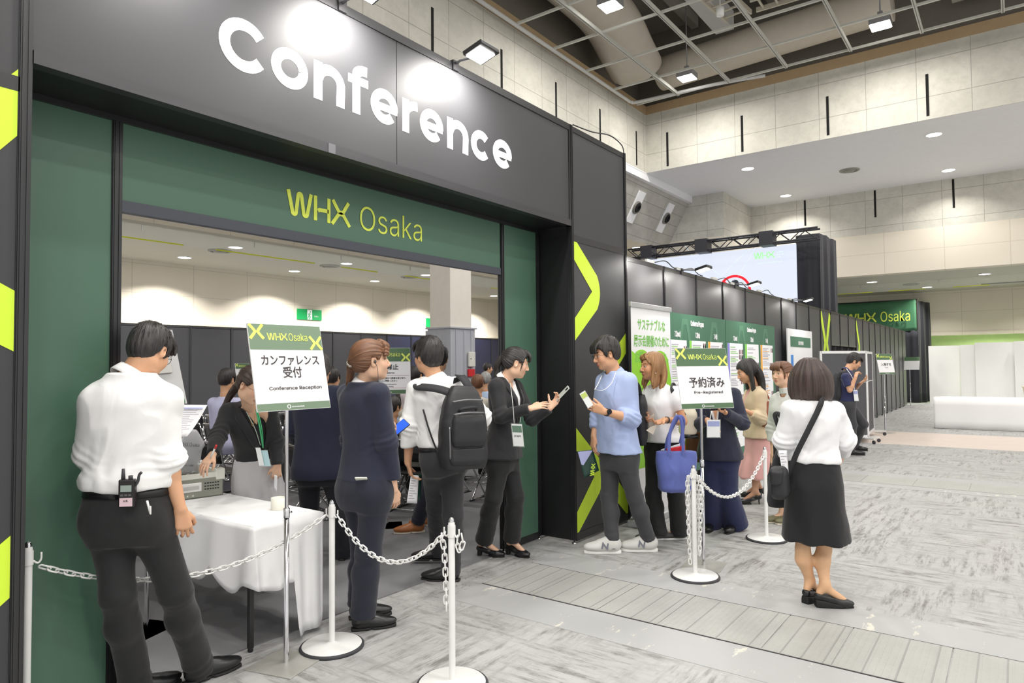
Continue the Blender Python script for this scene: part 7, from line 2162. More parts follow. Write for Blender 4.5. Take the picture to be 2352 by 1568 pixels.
# man in the navy suit behind the sign
make('navy_man', d=5.52, s=1.02, girth=1.06, seed=13, skin='mid', face=(4, 4, 6, 0),
  label='man in a dark navy suit, head hidden by the Conference Reception sign',
  j=dict(hd=(735, 848, 0.05), nk=(733, 886, 0.0), shL=(678, 905, 0), shR=(785, 905, 0), elL=(673, 985, 0.02), wrL=(678, 1010, 0.20), elR=(790, 985, 0.04), wrR=(775, 1020, 0.22), pv=(735, 1075, 0.0), knL=(712, 1178, 0.1), knR=(783, 1180, -0.02)),
  heel=dict(L=(708, 1265, 0), R=(785, 1288, 10)),
  hand=dict(L=dict(tip=(694, 1008, 0.27), n=(0.8, 0.5, 0.0), side=-1, curl=(50, 60, 40)), R=dict(tip=(760, 1012, 0.28), n=(-0.8, 0.5, 0.0), side=1, curl=(50, 60, 40))),
  hair=(lambda g, hm, sd: hair_short(g, hm, sd, True, 0.003, 0.004, 0.5), 'greying_hair', (52, 50, 48), (120, 116, 112)),
  wear=[(wear_inner, dict(m=c_white, deep=0.6, w0=0.05, name='shirt')),
   (wear_top, dict(m=c_navyj, fit=0.026, hem=-0.10, sleeve=1.0, arm=0.006, flare=0.03, wedge=(0.45, 0.06), name='jacket', amp=0.004, collar_m=c_navyj, collar_h=0.02)),
   (wear_trousers, dict(m=cloth('black_navy_trousering', (26, 27, 36), 0.85), fit=0.016, waist=0.3, hemz=0.04, wide=0.022)), (wear_shoes, dict(kind='dress', mats=[m_leather, m_sole, m_lace]))])

# ponytailed woman in navy
make('navy_woman', d=4.13, s=1.02, fem=True, seed=14, skin='fair', hs=1.03, face=(48, 42, 74, 4),
  label='woman in a navy suit with a chestnut ponytail and an earpiece',
  j=dict(hd=(852, 828, 0.0), nk=(836, 876, 0.0), shL=(795, 903, 0.12), shR=(874, 903, -0.11), elR=(889, 1015, -0.10), wrR=(905, 1124, -0.04), elL=(806, 1010, 0.16), wrL=(874, 1008, 0.30), pv=(842, 1120, 0.0), knL=(835, 1265, 0.08), knR=(846, 1268, -0.06)),
  heel=dict(L=(806, 1422, 84), R=(812, 1448, 86)),
  hand=dict(R=dict(tip=(912, 1172, 0.02), n=(-0.6, 0.0, -0.7), side=1, curl=(18, 22, 18), thumb=(24, 14)), L=dict(tip=(908, 990, 0.36), n=(0.1, 0.9, 0.3), side=-1, curl=(35, 45, 30), thumb=(50, 10))),
  hair=(lambda g, hm, sd: hair_tied(g, hm, sd, (0.0, -0.118, 0.0), [W_(806, 852, 4.16), W_(801, 882, 4.17), W_(803, 916, 4.16)], 0.019, 0.006, rmid=0.024, band=mat('silver_hair_clip', (226, 220, 210), 0.2, 0.8),
   fringe=[([(-0.02, 0.06, 0.11), (0.03, 0.095, 0.085), (0.056, 0.088, 0.03)], 0.016, 0.008), ([(0.0, 0.06, 0.11), (0.045, 0.08, 0.08), (0.066, 0.065, 0.01)], 0.016, 0.008), ([(-0.03, 0.07, 0.105), (-0.055, 0.08, 0.05)], 0.014, 0.008)]), *BRN),
  wear=[(wear_inner, dict(m=c_white2, deep=0.8, w0=0.05)),
   (wear_top, dict(m=c_navy, fit=0.022, hem=0.09, sleeve=1.0, arm=0.008, wedge=(0.5, 0.06), name='jacket', amp=0.003, collar_m=c_white2)),
   (wear_trousers, dict(m=c_navyp, fit=0.018, waist=0.3, hemz=0.085, wide=0.016)), (wear_shoes, dict(kind='dress', mats=[m_leather, m_sole, m_lace], size=0.92)), (wear_socks, dict(m=mat('cream_sock', (220, 214, 196), 0.9)))])

# backpack man
make('backpack_man', d=5.0, s=1.03, seed=15, skin='mid', hs=1.04, face=(-40, -14, -38, 0),
  label='man in a white shirt and mask wearing a black backpack',
  j=dict(hd=(983, 818, 0.03), nk=(1000, 866, 0.0), shL=(952, 892, 0.0), shR=(1067, 886, 0.0), elL=(941, 975, -0.02), wrL=(937, 1062, 0.02), elR=(1105, 958, 0.02), wrR=(1092, 1012, 0.20), pv=(1018, 1052, 0.0), knL=(1002, 1165, 0.25), knR=(1040, 1185, -0.02)),
  heel=dict(L=(1024, 1284, -84, 5.45), R=(1052, 1334, -78)), lift=dict(L=0.03),
  hand=dict(L=dict(tip=(946, 1100, 0.05), n=(0.8, 0.2, -0.3), side=-1, curl=(25, 30, 25), thumb=(30, 20)), R=dict(tip=(1085, 1028, 0.27), n=(-0.8, 0.2, 0), side=1, curl=(60, 60, 40))),
  hair=(lambda g, hm, sd: hair_short(g, hm, sd, True, 0.007, 0.010, 0.8, [(-0.12, -0.085), (-0.06, -0.088), (-0.03, -0.06), (-0.02, 0.0), (0.014, 0.0), (0.022, -0.03), (0.040, -0.016), (0.048, 0.02), (0.066, 0.045), (0.09, 0.05), (0.13, 0.04)]), *BLK),
  wear=[(wear_top, dict(m=c_white, fit=0.018, hem=0.18, sleeve=1.0, arm=0.010, blouse=0.014, cuff=True, amp=0.012, freq=8, h=0.0075, fold_elbow=0.008)),
   (wear_trousers, dict(m=c_dgrey, fit=0.014, waist=0.19, hemz=0.06, wide=0.012, belt=m_belt)), (wear_shoes, dict(kind='dress', mats=[m_leather, m_sole, m_lace])),
   (wear_glasses, dict(m=mat('pale_clear_frame', (190, 186, 176), 0.3, 0.4)))])

# man in pale blue behind the backpack man, tan shoes
make('blue_back_man', d=6.38, s=1.0, seed=16, skin='mid', face=(-70, -80, 10, 0),
  label='man with tan shoes mostly hidden behind the backpack man',
  j=dict(hd=(1008, 824, 0.1), nk=(1005, 866, 0.0), shL=(982, 886, -0.15), shR=(1010, 886, 0.15), elL=(985, 960, -0.15), wrL=(975, 1010, -0.1), elR=(1010, 960, 0.15), wrR=(995, 1010, 0.2), pv=(1000, 1030, 0.0), knL=(985, 1120, -0.1), knR=(1005, 1120, 0.2)),
  heel=dict(L=(972, 1222, -95), R=(1004, 1218, -88, 6.75)),
  hand=dict(L=dict(tip=(968, 1028, -0.08), n=(0.6, 0, -0.7), side=-1), R=dict(tip=(990, 1028, 0.2), n=(-0.6, 0, -0.7), side=1)),
  hair=(lambda g, hm, sd: hair_short(g, hm, sd, True), *BLK),
  wear=[(wear_top, dict(m=c_blue, fit=0.016, hem=0.1, sleeve=1.0, arm=0.006, h=0.010)), (wear_trousers, dict(m=c_navyp, fit=0.014, waist=0.25, hemz=0.11, wide=0.006, h=0.010)),
   (wear_shoes, dict(kind='dress', mats=[m_brown, m_creams, mat('brown_lace', (110, 66, 36), 0.6)])), (wear_socks, dict(m=c_navyp))])

# staff woman with the phone
make('staff_woman', d=5.55, s=1.0, fem=True, seed=17, skin='fair', hs=1.0, face=(105, 122, 84, -14, 0), heelh=0.045,
  label='staff woman in a black suit holding up a phone by the green panel',
  j=dict(hd=(1185, 833, 0.0), nk=(1160, 866, 0.02), shR=(1136, 886, -0.13), shL=(1187, 888, 0.13), elR=(1150, 956, -0.20), wrR=(1216, 938, -0.30), elL=(1222, 962, 0.06), wrL=(1262, 938, -0.02), pv=(1156, 1046, 0.0), knR=(1134, 1142, -0.10), knL=(1184, 1142, 0.02)),
  heel=dict(R=(1098, 1276, 106), L=(1164, 1272, 125)),
  hand=dict(R=dict(tip=(1262, 925, -0.28), n=(0.1, -0.7, -0.6), side=1, curl=(10, 14, 10), spread=7, thumb=(40, 10)), L=dict(tip=(1288, 908, -0.02), n=(-0.5, 0.45, 0.75), side=-1, curl=(22, 40, 35), thumb=(50, 5))),
  hair=(lambda g, hm, sd: hair_tied(g, hm, sd, (0.0, -0.112, 0.035), [W_(1143, 836, 5.56), W_(1139, 852, 5.57), W_(1138, 868, 5.56)], 0.018, 0.010, rmid=0.026, zl=[(-0.12, -0.060), (-0.06, -0.066), (-0.03, -0.040), (-0.022, 0.02), (0.012, 0.02), (0.020, 0.004), (0.040, 0.012), (0.052, 0.038), (0.068, 0.055), (0.13, 0.058)],
   fringe=[([(x * 0.5, 0.06, 0.11), (x * 0.9, 0.102, 0.072), (x * 1.05 , 0.108, 0.03)], 0.014, 0.004) for x in (-0.05, -0.03, -0.01, 0.01, 0.03)] + [([(q * 0.055, 0.06, 0.085), (q * 0.074, 0.048, 0.02), (q * 0.072, 0.042, -0.06)], 0.009, 0.003) for q in (-1, 1)]), *BLK),
  wear=[(wear_inner, dict(m=c_white2, deep=0.75, w0=0.045)), (wear_top, dict(m=c_blacks, fit=0.020, hem=-0.02, sleeve=1.0, arm=0.003, flare=0.07, wedge=(0.36, 0.070), collar=True, collar_m=c_white2, name='jacket', amp=0.0035)),
   (wear_lapels, dict(m=c_blacks, t0=0.38, w0=0.072, fit=0.020)), (wear_trousers, dict(m=c_blackp, fit=0.014, waist=0.3, hemz=0.13, wide=0.018)),
   (wear_shoes, dict(kind='pump', mats=[m_leather, m_sole], size=0.93))])

# man in the pale blue shirt
make('blue_man', d=5.76, s=1.04, seed=18, skin='mid', hs=1.05, face=(-125, -128, -112, -14),
  label='man in a pale blue shirt and grey trousers holding a badge',
  j=dict(hd=(1392, 813, 0.0), nk=(1412, 852, 0.02), shL=(1446, 876, -0.13), shR=(1386, 876, 0.13), elL=(1453, 962, -0.16), wrL=(1388, 945, -0.30), elR=(1374, 958, 0.16), wrR=(1364, 1000, 0.08), pv=(1418, 1042, 0.0), knR=(1399, 1140, 0.06), knL=(1458, 1140, -0.04)),
  heel=dict(R=(1422, 1270, -97), L=(1506, 1266, -98)),
  hand=dict(L=dict(tip=(1350, 930, -0.34), n=(-0.1, 0.2, -0.95), side=-1, curl=(40, 35, 20), thumb=(20, 0)), R=dict(tip=(1362, 1034, 0.06), n=(0.8, 0, -0.4), side=1, curl=(25, 30, 20), thumb=(25, 10))),
  hair=(lambda g, hm, sd: hair_short(g, hm, sd, True, 0.007, 0.012, 1.3), *BLK),
  wear=[(wear_top, dict(m=c_blue, fit=0.022, hem=0.02, sleeve=dict(L=0.70, R=0.80), arm=0.010, flare=0.05, amp=0.008, cuff=True, h=0.0075, fold_elbow=0.007)),
   (wear_trousers, dict(m=c_grey, fit=0.010, waist=0.25, hemz=0.10, wide=0.002)), (wear_shoes, dict(kind='sneaker', mats=[m_snk, m_snks, mat('white_lace', (230, 230, 228), 0.7), m_N], size=1.06)), (wear_socks, dict(m=cloth('dark_sock', (40, 40, 44), 0.9))),
   (wear_glasses, dict(m=m_gwire))])

# woman in the white blouse with the blue tote
make('tote_woman', d=6.17, s=0.98, fem=True, seed=19, skin='tan', hs=1.0, face=(-140, -140, -118, 0),
  label='woman with long light brown hair carrying a blue tote',
  j=dict(hd=(1497, 842, 0.0), nk=(1514, 884, 0.03), shL=(1553, 902, -0.09), shR=(1490, 902, 0.10), elL=(1570, 968, -0.12), wrL=(1527, 964, -0.30), elR=(1478, 962, 0.02), wrR=(1486, 956, -0.22), pv=(1520, 1035, 0.0), knR=(1500, 1132, 0.04), knL=(1552, 1136, -0.06)),
  heel=dict(R=(1524, 1238, -112), L=(1574, 1237, -106)),
  hand=dict(L=dict(tip=(1500, 975, -0.36), n=(0.0, 0.75, 0.4), side=-1, curl=(20, 30, 20), thumb=(40, 10)), R=dict(tip=(1484, 964, -0.30), n=(0.6, 0.3, -0.2), side=1, curl=(25, 30, 20))),
  hair=(lambda g, hm, sd: hair_long(g, hm, sd, [([(q * 0.03, -0.05, 0.10), (q * 0.078, -0.02, 0.02), (q * 0.080, -0.01, -0.08), (q * 0.090, 0.035, -0.19)], 0.026, 0.012) for q in (-1, 1)] + [([(0.0, -0.08, 0.08), (q * 0.04, -0.10, -0.04), (q * 0.055, -0.085, -0.13), (q * 0.065, -0.05, -0.20)], 0.034, 0.014) for q in (-1, 0, 1)] +
   [([(q * 0.062, 0.03, 0.075), (q * 0.080, 0.022, 0.01), (q * 0.080, 0.030, -0.06), (q * 0.090, 0.05, -0.16)], 0.013, 0.008) for q in (-1, 1)],
   [(-0.12, -0.10), (-0.03, -0.09), (0.0, -0.02), (0.030, -0.02), (0.046, 0.02), (0.066, 0.062), (0.13, 0.07)], fringe=[([(0.0, 0.05, 0.118), (q * 0.045, 0.082, 0.088), (q * 0.068, 0.060, 0.035)], 0.012, 0.006) for q in (-1, 1)]), *LBR),
  wear=[(wear_top, dict(m=c_white2, fit=0.018, hem=0.14, sleeve=0.30, puff=True, flare=0.06, blouse=0.008, amp=0.004, name='blouse')), (wear_trousers, dict(m=c_blackp, fit=0.010, waist=0.3, hemz=0.04, wide=0.030, knee=0.008)),
   (wear_shoes, dict(kind='flat', mats=[mat('grey_slip_on', (70, 68, 68), 0.6), m_snks]))])

# woman in navy behind the pre-registered sign
make('sign_woman', d=6.43, s=1.0, fem=True, seed=20, skin='mid', face=(-168, -165, -165, -20),
  label='woman in navy whose face is hidden by the Pre-Registered sign',
  j=dict(hd=(1647, 850, -0.02), nk=(1648, 890, 0.0), shL=(1690, 905, -0.04), shR=(1606, 905, 0.03), elL=(1706, 972, -0.12), wrL=(1667, 948, -0.30), elR=(1598, 975, -0.05), wrR=(1624, 964, -0.28), pv=(1652, 1045, 0.0), knL=(1672, 1130, -0.03), knR=(1634, 1130, 0.0)),
  heel=dict(L=(1693, 1214, -160), R=(1634, 1210, -172)),
  hand=dict(L=dict(tip=(1646, 940, -0.34), n=(-0.2, 0.8, 0.3), side=-1, curl=(35, 40, 25), thumb=(45, 10)), R=dict(tip=(1636, 982, -0.32), n=(0.5, -0.4, -0.6), side=1, curl=(15, 20, 20))),
  hair=(lambda g, hm, sd: hair_short(g, hm, sd, True), *BLK),
  wear=[(wear_inner, dict(m=c_white2, deep=0.5, w0=0.06)), (wear_top, dict(m=c_navy, fit=0.022, hem=-0.05, sleeve=1.0, arm=0.008, flare=0.06, wedge=(0.30, 0.07), collar=False, name='jacket')),
   (wear_lapels, dict(m=c_navy, t0=0.34, w0=0.07, fit=0.022)), (wear_trousers, dict(m=c_denim, fit=0.014, waist=0.3, hemz=0.035, wide=0.060, knee=0.022)), (wear_shoes, dict(kind='flat', mats=[m_leather, m_sole], size=1.05))])

# woman in the beige jacket and pink skirt
make('pink_woman', d=7.75, s=1.0, fem=True, seed=21, skin='mid', hs=1.02, face=(-105, -110, -108, -22), heelh=0.06, bare=True, hose=(196, 150, 122),
  label='woman with long black hair in a beige jacket and pink skirt',
  j=dict(hd=(1714, 853, 0.0), nk=(1735, 886, 0.0), shL=(1746, 906, -0.15), shR=(1722, 904, 0.15), elL=(1748, 962, -0.18), wrL=(1716, 944, -0.26), elR=(1714, 958, 0.16), wrR=(1704, 942, 0.0), pv=(1738, 1010, 0.0)),
  heel=dict(L=(1747, 1158, -102), R=(1752, 1142, -95)),
  hand=dict(L=dict(tip=(1700, 936, -0.26), n=(-0.2, 0.8, 0.3), side=-1, curl=(35, 35, 25)), R=dict(tip=(1694, 938, -0.08), n=(-0.2, 0.8, 0), side=1, curl=(35, 35, 25))),
  hair=(lambda g, hm, sd: hair_long(g, hm, sd, [([(q * 0.03, -0.05, 0.10), (q * 0.085, -0.02, 0.02), (q * 0.088, 0.0, -0.08), (q * 0.086, 0.03, -0.20), (q * 0.07, 0.05, -0.30)], 0.030, 0.016) for q in (-1, 1)] + [([(0.0, -0.08, 0.08), (q * 0.05, -0.11, -0.04), (q * 0.06, -0.10, -0.16), (q * 0.08, -0.05, -0.30)], 0.040, 0.020) for q in (-1, 0, 1)],
   [(-0.12, -0.10), (-0.03, -0.09), (0.0, -0.04), (0.030, -0.03), (0.046, 0.02), (0.066, 0.058), (0.13, 0.066)]), *BLK),
  wear=[(wear_inner, dict(m=c_pink, deep=0.8, w0=0.06, name='top')), (wear_top, dict(m=c_beige, fit=0.024, hem=0.06, sleeve=0.86, arm=0.010, flare=0.05, wedge=(0.1, 0.06), collar=False, name='jacket', h=0.009, amp=0.005)),
   (wear_skirt, dict(m=c_pink, waist=0.36, hemz=0.30, hem_w=0.23, hem_d=0.24, amp=0.004, pleat=0.012, npl=9)), (wear_shoes, dict(kind='stiletto', mats=[m_leather, m_sole]))])

# woman in the pale blouse behind the bob-haired woman
make('pale_woman', d=6.89, s=1.0, fem=True, seed=22, skin='fair', hs=1.02, face=(-150, -148, -138, 2),
  label='woman with a fringe in a pale high-necked blouse standing behind the bob-haired woman',
  j=dict(hd=(1797, 859, 0.0), nk=(1806, 900, 0.0), shL=(1842, 918, -0.08), shR=(1782, 918, 0.10), elL=(1850, 985, -0.05), wrL=(1826, 1030, -0.15), elR=(1776, 985, 0.10), wrR=(1776, 1045, 0.02), pv=(1812, 1045, 0.0)),
  heel=dict(L=(1826, 1198, -140), R=(1808, 1196, -130)),
  hand=dict(L=dict(tip=(1812, 1046, -0.2), n=(0, 0, -1), side=-1), R=dict(tip=(1778, 1066, 0.0), n=(0.5, 0, -0.7), side=1)),
  hair=(lambda g, hm, sd: hair_tied(g, hm, sd, (0.0, -0.10, 0.02), None, fringe=[([(x * 0.5, 0.06, 0.112), (x * 0.95, 0.102, 0.074), (x * 1.1, 0.106, 0.034)], 0.013, 0.004) for x in (-0.052, -0.036, -0.02, 0.0, 0.02, 0.036, 0.052)] + [([(q * 0.06, 0.06, 0.07), (q * 0.075, 0.05, 0.0), (q * 0.072, 0.045, -0.05)], 0.010, 0.004) for q in (-1, 1)]), 'auburn_hair', (84, 54, 38), (132, 90, 64)),
  wear=[(wear_top, dict(m=c_pale, fit=0.020, hem=0.22, sleeve=1.0, arm=0.016, blouse=0.014, high=True, name='blouse', amp=0.004)), (wear_skirt, dict(m=c_skirt, waist=0.36, hemz=0.26, hem_w=0.25, hem_d=0.22, pleat=0.014)),
   (wear_shoes, dict(kind='flat', mats=[mat('olive_shoe', (116, 112, 84), 0.6), m_creams]))])

# bob-haired woman at the right
make('bob_woman', d=4.49, s=0.97, fem=True, seed=23, skin='fair', hs=1.02, face=(12, 12, 6, 0), heelh=0.05, bare=True, hose=(226, 182, 142),
  label='woman with a dark bob in a white shirt and black skirt',
  j=dict(hd=(1862, 872, 0.05), nk=(1866, 920, 0.0), shL=(1812, 940, 0.0), shR=(1924, 942, 0.0), elL=(1800, 1012, 0.03), wrL=(1812, 1062, 0.26), elR=(1944, 1012, 0.02), wrR=(1926, 1062, 0.24), pv=(1870, 1112, 0.0), knL=(1844, 1262, 0.0), knR=(1893, 1262, 0.0)),
  heel=dict(L=(1850, 1386, 34), R=(1876, 1393, 72)),
  hand=dict(L=dict(tip=(1830, 1066, 0.36), n=(0.8, 0, 0), side=-1, curl=(35, 40, 30)), R=dict(tip=(1905, 1062, 0.36), n=(-0.8, 0, 0), side=1, curl=(35, 40, 30))),
  hair=(lambda g, hm, sd: hair_long(g, hm, sd, [([(math.sin(a) * 0.03, -0.03 - 0.05 * math.cos(a), 0.105), (math.sin(a) * 0.095, -0.02 - 0.105 * math.cos(a), 0.03), (math.sin(a) * 0.112, -0.015 - 0.108 * math.cos(a), -0.05), (math.sin(a) * 0.105, -0.015 - 0.088 * math.cos(a), -0.115)], 0.030, 0.018) for a in np.linspace(-1.75, 1.75, 11)],
   [(-0.14, -0.10), (-0.03, -0.10), (0.0, -0.09), (0.030, -0.06), (0.046, 0.02), (0.066, 0.050), (0.13, 0.05)], extra=0.012), 'dark_bob_hair', (46, 36, 34), (96, 78, 72)),
  wear=[(wear_top, dict(m=c_white2, fit=0.022, hem=0.28, sleeve=1.0, arm=0.008, blouse=0.014, cuff=True, amp=0.012, freq=8, h=0.007, name='shirt', fold_elbow=0.007)), (wear_skirt, dict(m=c_skirt, waist=0.33, hemz=0.42, hem_w=0.215, hem_d=0.17, fit=0.018, amp=0.003, pleat=0.006, npl=7)),
   (wear_shoes, dict(kind='wedge', mats=[m_leather, m_sole], size=0.93))])

# man in the navy polo walking down the hall
make('polo_man', d=11.62, s=1.02, seed=24, skin='mid', hs=1.06, face=(80, 78, 82, -26),
  label='man in a navy polo shirt walking and reading a phone',
  j=dict(hd=(1962, 830, 0.0), nk=(1944, 850, 0.0), shR=(1941, 866, -0.17), shL=(1950, 866, 0.17), elR=(1952, 896, -0.24), wrR=(1965, 866, -0.26), elL=(1962, 892, 0.20), wrL=(1977, 880, -0.05), pv=(1948, 926, 0.0), knR=(1957, 974, -0.08), knL=(1984, 974, 0.10)),
  heel=dict(R=(1946, 1044, 84), L=(1954, 1034, 86)), lift=dict(L=0.0),
  hand=dict(R=dict(tip=(1969, 853, -0.22), n=(0.8, 0.2, -0.4), side=1, curl=(45, 50, 30)), L=dict(tip=(1987, 874, -0.1), n=(0.0, 0.9, 0.2), side=-1, curl=(25, 30, 20))),
  hair=(lambda g, hm, sd: hair_short(g, hm, sd, True, 0.004, 0.01, 0.8), *BLK), hstep=0.004, astep=0.005,
  wear=[(wear_top, dict(m=c_polo, fit=0.016, hem=0.08, sleeve=0.36, arm=0.008, flare=0.03, h=0.010)), (wear_trousers, dict(m=c_grey, fit=0.014, waist=0.25, hemz=0.05, wide=0.010, h=0.011)), (wear_shoes, dict(kind='dress', mats=[m_leather, m_sole, m_lace]))])

# ================================================================ things people hold, wear across the body or carry
G_ = FIGS
def phone(c, u, v, label, screen=None, case=None):
 u, v = unit(u), unit(np.array(v) - unit(u) * (np.array(v) @ unit(u))); n = np.cross(u, v); c = np.array(c, float)
 t = thing('smartphone', label, 'phone', c)
 b = MB(); b.obox((0, 0, 0), (u, v, n), (0.074, 0.036, 0.0045)); b.build('body', case or m_blackink, t, bevel=0.004)
 b = MB(); b.obox(n * 0.0048, (u, v, n), (0.069, 0.033, 0.0006)); b.build('screen', screen or mat('dark_glass', (30, 32, 38), 0.12), t)
 b = MB(); b.obox(-n * 0.005 + u * 0.05 + v * 0.016, (u, v, n), (0.014, 0.012, 0.002)); b.build('camera_bump', m_blackink, t)
 return t
def sheet(pts, label, name='paper_sheet', m=None, lines=0, cat='paper', bend=0.0):
 """a thin sheet from four corners (top left, top right, bottom right, bottom left)"""
 a, b_, c, d = [np.array(q, float) for q in pts]; o = (a + b_ + c + d) / 4; n = unit(np.cross(b_ - a, d - a))
 t = thing(name, label, cat, o)
 f = lambda u_, v_: (a * (1 - u_) + b_ * u_) * (1 - v_) + (d * (1 - u_) + c * u_) * v_ + n * bend * math.sin(PI * v_) - o
 b = MB(); b.grid(f, 6, 8); b.build('sheet', m or m_paper, t, solid=0.0012)
 if lines:
  sgn = np.sign(-(n @ (o - np.array([0, 0, EYE])))); b = MB(); r = random.Random(lines)
  for k in range(lines):
   v0 = 0.10 + 0.8 * k / lines; u1 = r.uniform(0.45, 0.9); h = 0.25 / lines
   b.add([f(0.08, v0) + n * sgn * 0.0012, f(u1, v0) + n * sgn * 0.0012, f(u1, v0 + h) + n * sgn * 0.0012, f(0.08, v0 + h) + n * sgn * 0.0012], [(0, 1, 2, 3)])
  b.build('printed_lines', m_ill, t)
 return t
def badge(c, u, v, w, h, label, neck=(), band=None, lan=None, word=None, lan_w=0.008, face=None):
 """card in a clear holder hanging on a lanyard; neck = list of paths"""
 u, v = unit(u), unit(v); n = np.cross(u, v); c = np.array(c, float)
 t = thing('name_badge', label, 'badge', c)
 b = MB(); b.obox((0, 0, 0), (u, v, n), (w / 2, h / 2, 0.0012)); b.build('card', face or m_paper, t)
 b = MB(); b.obox(n * 0.002, (u, v, n), (w * 0.56, h * 0.54, 0.0004)); b.build('clear_holder', m_glass, t)
 if band is not None: b = MB(); b.obox(v * h * 0.28 + n * 0.0016, (u, v, n), (w * 0.46, h * 0.15, 0.0006)); b.build('printed_band', band, t)
 if word: text(word, h * 0.15, -v * h * 0.08 + n * 0.001, u, v, m_blackink, 'lettering', t, bold=0.01)
 for path in neck:
  P_ = cubic([np.array(q) - c for q in path], 5); b = MB(); b.tube(P_, lan_w / 2, 6, flat=0.4); b.build('lanyard', lan or m_wplast, t)
 return t
def box_bag(name, label, cat, c, fwd, size, m, up=(0, 0, 1), taper=0.9, k=0.03):
 """soft bag body around c; fwd is the way its front faces"""
 t = thing(name, label, cat, c); f = unit(fwd); r = np.cross(f, unit(up)); r = unit(r); u = np.cross(r, f); A = np.array([r, f, u]); w, d, h = np.array(size) / 2
 return t, r, f, u
def soft(t, name, m, c, r, u, keys, h=0.007, ex=3.5, amp=0.003, seed=3, p1=None):
 S_ = Sdf(); c = np.array(c); q = c + unit(u) * 1.0
 S_.loft(c, q, r, r, keys, 0.01, ex=ex)
 V, Q = S_.mesh(h, smooth=3); V = ridge(V, vnormals(V, Q), amp, 9, seed)
 return obj_from(name, [(V, Q, 0)], m, t, np.array(t.location))
def strap(t, path, wd, m, nrm, name='strap'):
 P_ = cubic(path, 6); return ribbon(P_, [nrm] * len(P_) if not callable(nrm) else [nrm(p) for p in P_], wd, m, name, t, np.array(t.location), 0.004)
m_pack = mat('black_nylon', (38, 38, 41), 0.55, bump=0.3, bscale=25, var=0.1)
m_strapg = mat('dark_webbing', (44, 44, 47), 0.7, bump=0.2, bscale=300)
m_zip = mat('grey_zip', (120, 120, 122), 0.35, 0.7)

# ---- black backpack on the man in white
g = G_['backpack_man']; T = g.T; bk = -g.fc; sd = g.sc; up = unit(T.ax + sd * 0.10)
c = np.array(W_(1062, 1074, 4.78))
t = thing('backpack', 'black backpack with grey zips on the back of the man in the white mask', 'backpack', c)
lc = c + bk * 0.02
soft(t, 'body', m_pack, lc, sd, up, [(0, 0.15, 0.075, 0), (0.06, 0.172, 0.095, 0), (0.30, 0.168, 0.098, 0), (0.46, 0.14, 0.085, 0.01), (0.55, 0.10, 0.05, 0.015), (0.575, 0.07, 0.03, 0.02)], seed=4, amp=0.004)
soft(t, 'front_pocket', m_pack, lc + bk * 0.085 + up * 0.16 + sd * 0.015, sd, up, [(0, 0.11, 0.03, 0), (0.04, 0.125, 0.045, 0), (0.18, 0.12, 0.045, 0), (0.22, 0.10, 0.03, 0)], seed=5)
soft(t, 'lower_pocket', m_pack, lc + bk * 0.075 + up * 0.03 + sd * 0.01, sd, up, [(0, 0.11, 0.02, 0), (0.03, 0.13, 0.035, 0), (0.12, 0.12, 0.03, 0)], seed=6)
q0 = lc + bk * 0.10 + up * 0.40
strap(t, [q0 - sd * 0.06, q0 - sd * 0.045 + bk * 0.025 + up * 0.02, q0 + sd * 0.045 + bk * 0.025 + up * 0.03, q0 + sd * 0.07 + up * 0.01], 0.022, m_strapg, bk, 'grab_handle')
for a, e in ((0.385, 0.12), (0.19 + 0.2, 0.0)):
 q0 = lc + bk * (0.134 if e else 0.10) + up * (a if e else 0.47)
 strap(t, [q0 - sd * 0.105, q0 + up * 0.012 + bk * 0.004, q0 + sd * 0.115 + up * 0.008], 0.012, m_zip, bk, 'zip')
strap(t, [lc - sd * 0.12 + bk * 0.09 + up * 0.3, lc - sd * 0.122 + bk * 0.105 + up * 0.2, lc - sd * 0.118 + bk * 0.1 + up * 0.08], 0.014, m_zip, bk, 'side_zip')
for q, top_, bt in ((1, (1058, 868), (1050, 906)), (-1, (962, 893), (1010, 914))):
 p_top = np.array(W_(*top_, 4.86)); p_b = lc + up * 0.52 + sd * q * 0.06
 strap(t, [p_b, (p_b + p_top) / 2 + bk * 0.02 + np.array([0, 0, 0.02]), p_top + np.array([0, 0, 0.015]), p_top + g.fc * 0.07 + np.array([0, 0, 0.0]), p_top + g.fc * 0.12 - np.array([0, 0, 0.10])], 0.062, m_strapg, bk + np.array([0, 0, 0.5]), 'shoulder_strap')
strap(t, [np.array(W_(972, 940, 4.84)), np.array(W_(985, 985, 4.80)), np.array(W_(1002, 1030, 4.80)), lc - sd * 0.13 + up * 0.05], 0.012, m_strapg, bk, 'lower_strap')
# papers and clear folder in his left hand
sheet([W_(944, 1090, 5.02), W_(962, 1092, 5.05), W_(958, 1156, 5.05), W_(934, 1155, 5.02)], 'white printed leaflet held in the left hand of the backpack man', lines=9)
sheet([W_(954, 1090, 5.06), W_(969, 1088, 5.1), W_(966, 1150, 5.12), W_(956, 1142, 5.08)], 'dark green and blue folder held behind the leaflet by the backpack man', 'plastic_folder', mat('folder_green', (38, 70, 62), 0.3), 0, 'folder')
t = thing('shoulder_bag', 'black shoulder bag hanging between the arm and side of the backpack man', 'bag', np.array(W_(966, 1005, 5.6)))
soft(t, 'body', m_pack, np.array(W_(964, 1040, 5.6)), CR, (0, 0, 1), [(0, 0.08, 0.05, 0), (0.05, 0.10, 0.06, 0), (0.22, 0.09, 0.05, 0), (0.28, 0.06, 0.03, 0)])
strap(t, [np.array(W_(962, 985, 5.6)), np.array(W_(968, 950, 5.6)), np.array(W_(985, 890, 5.75))], 0.03, m_strapg, -CF)

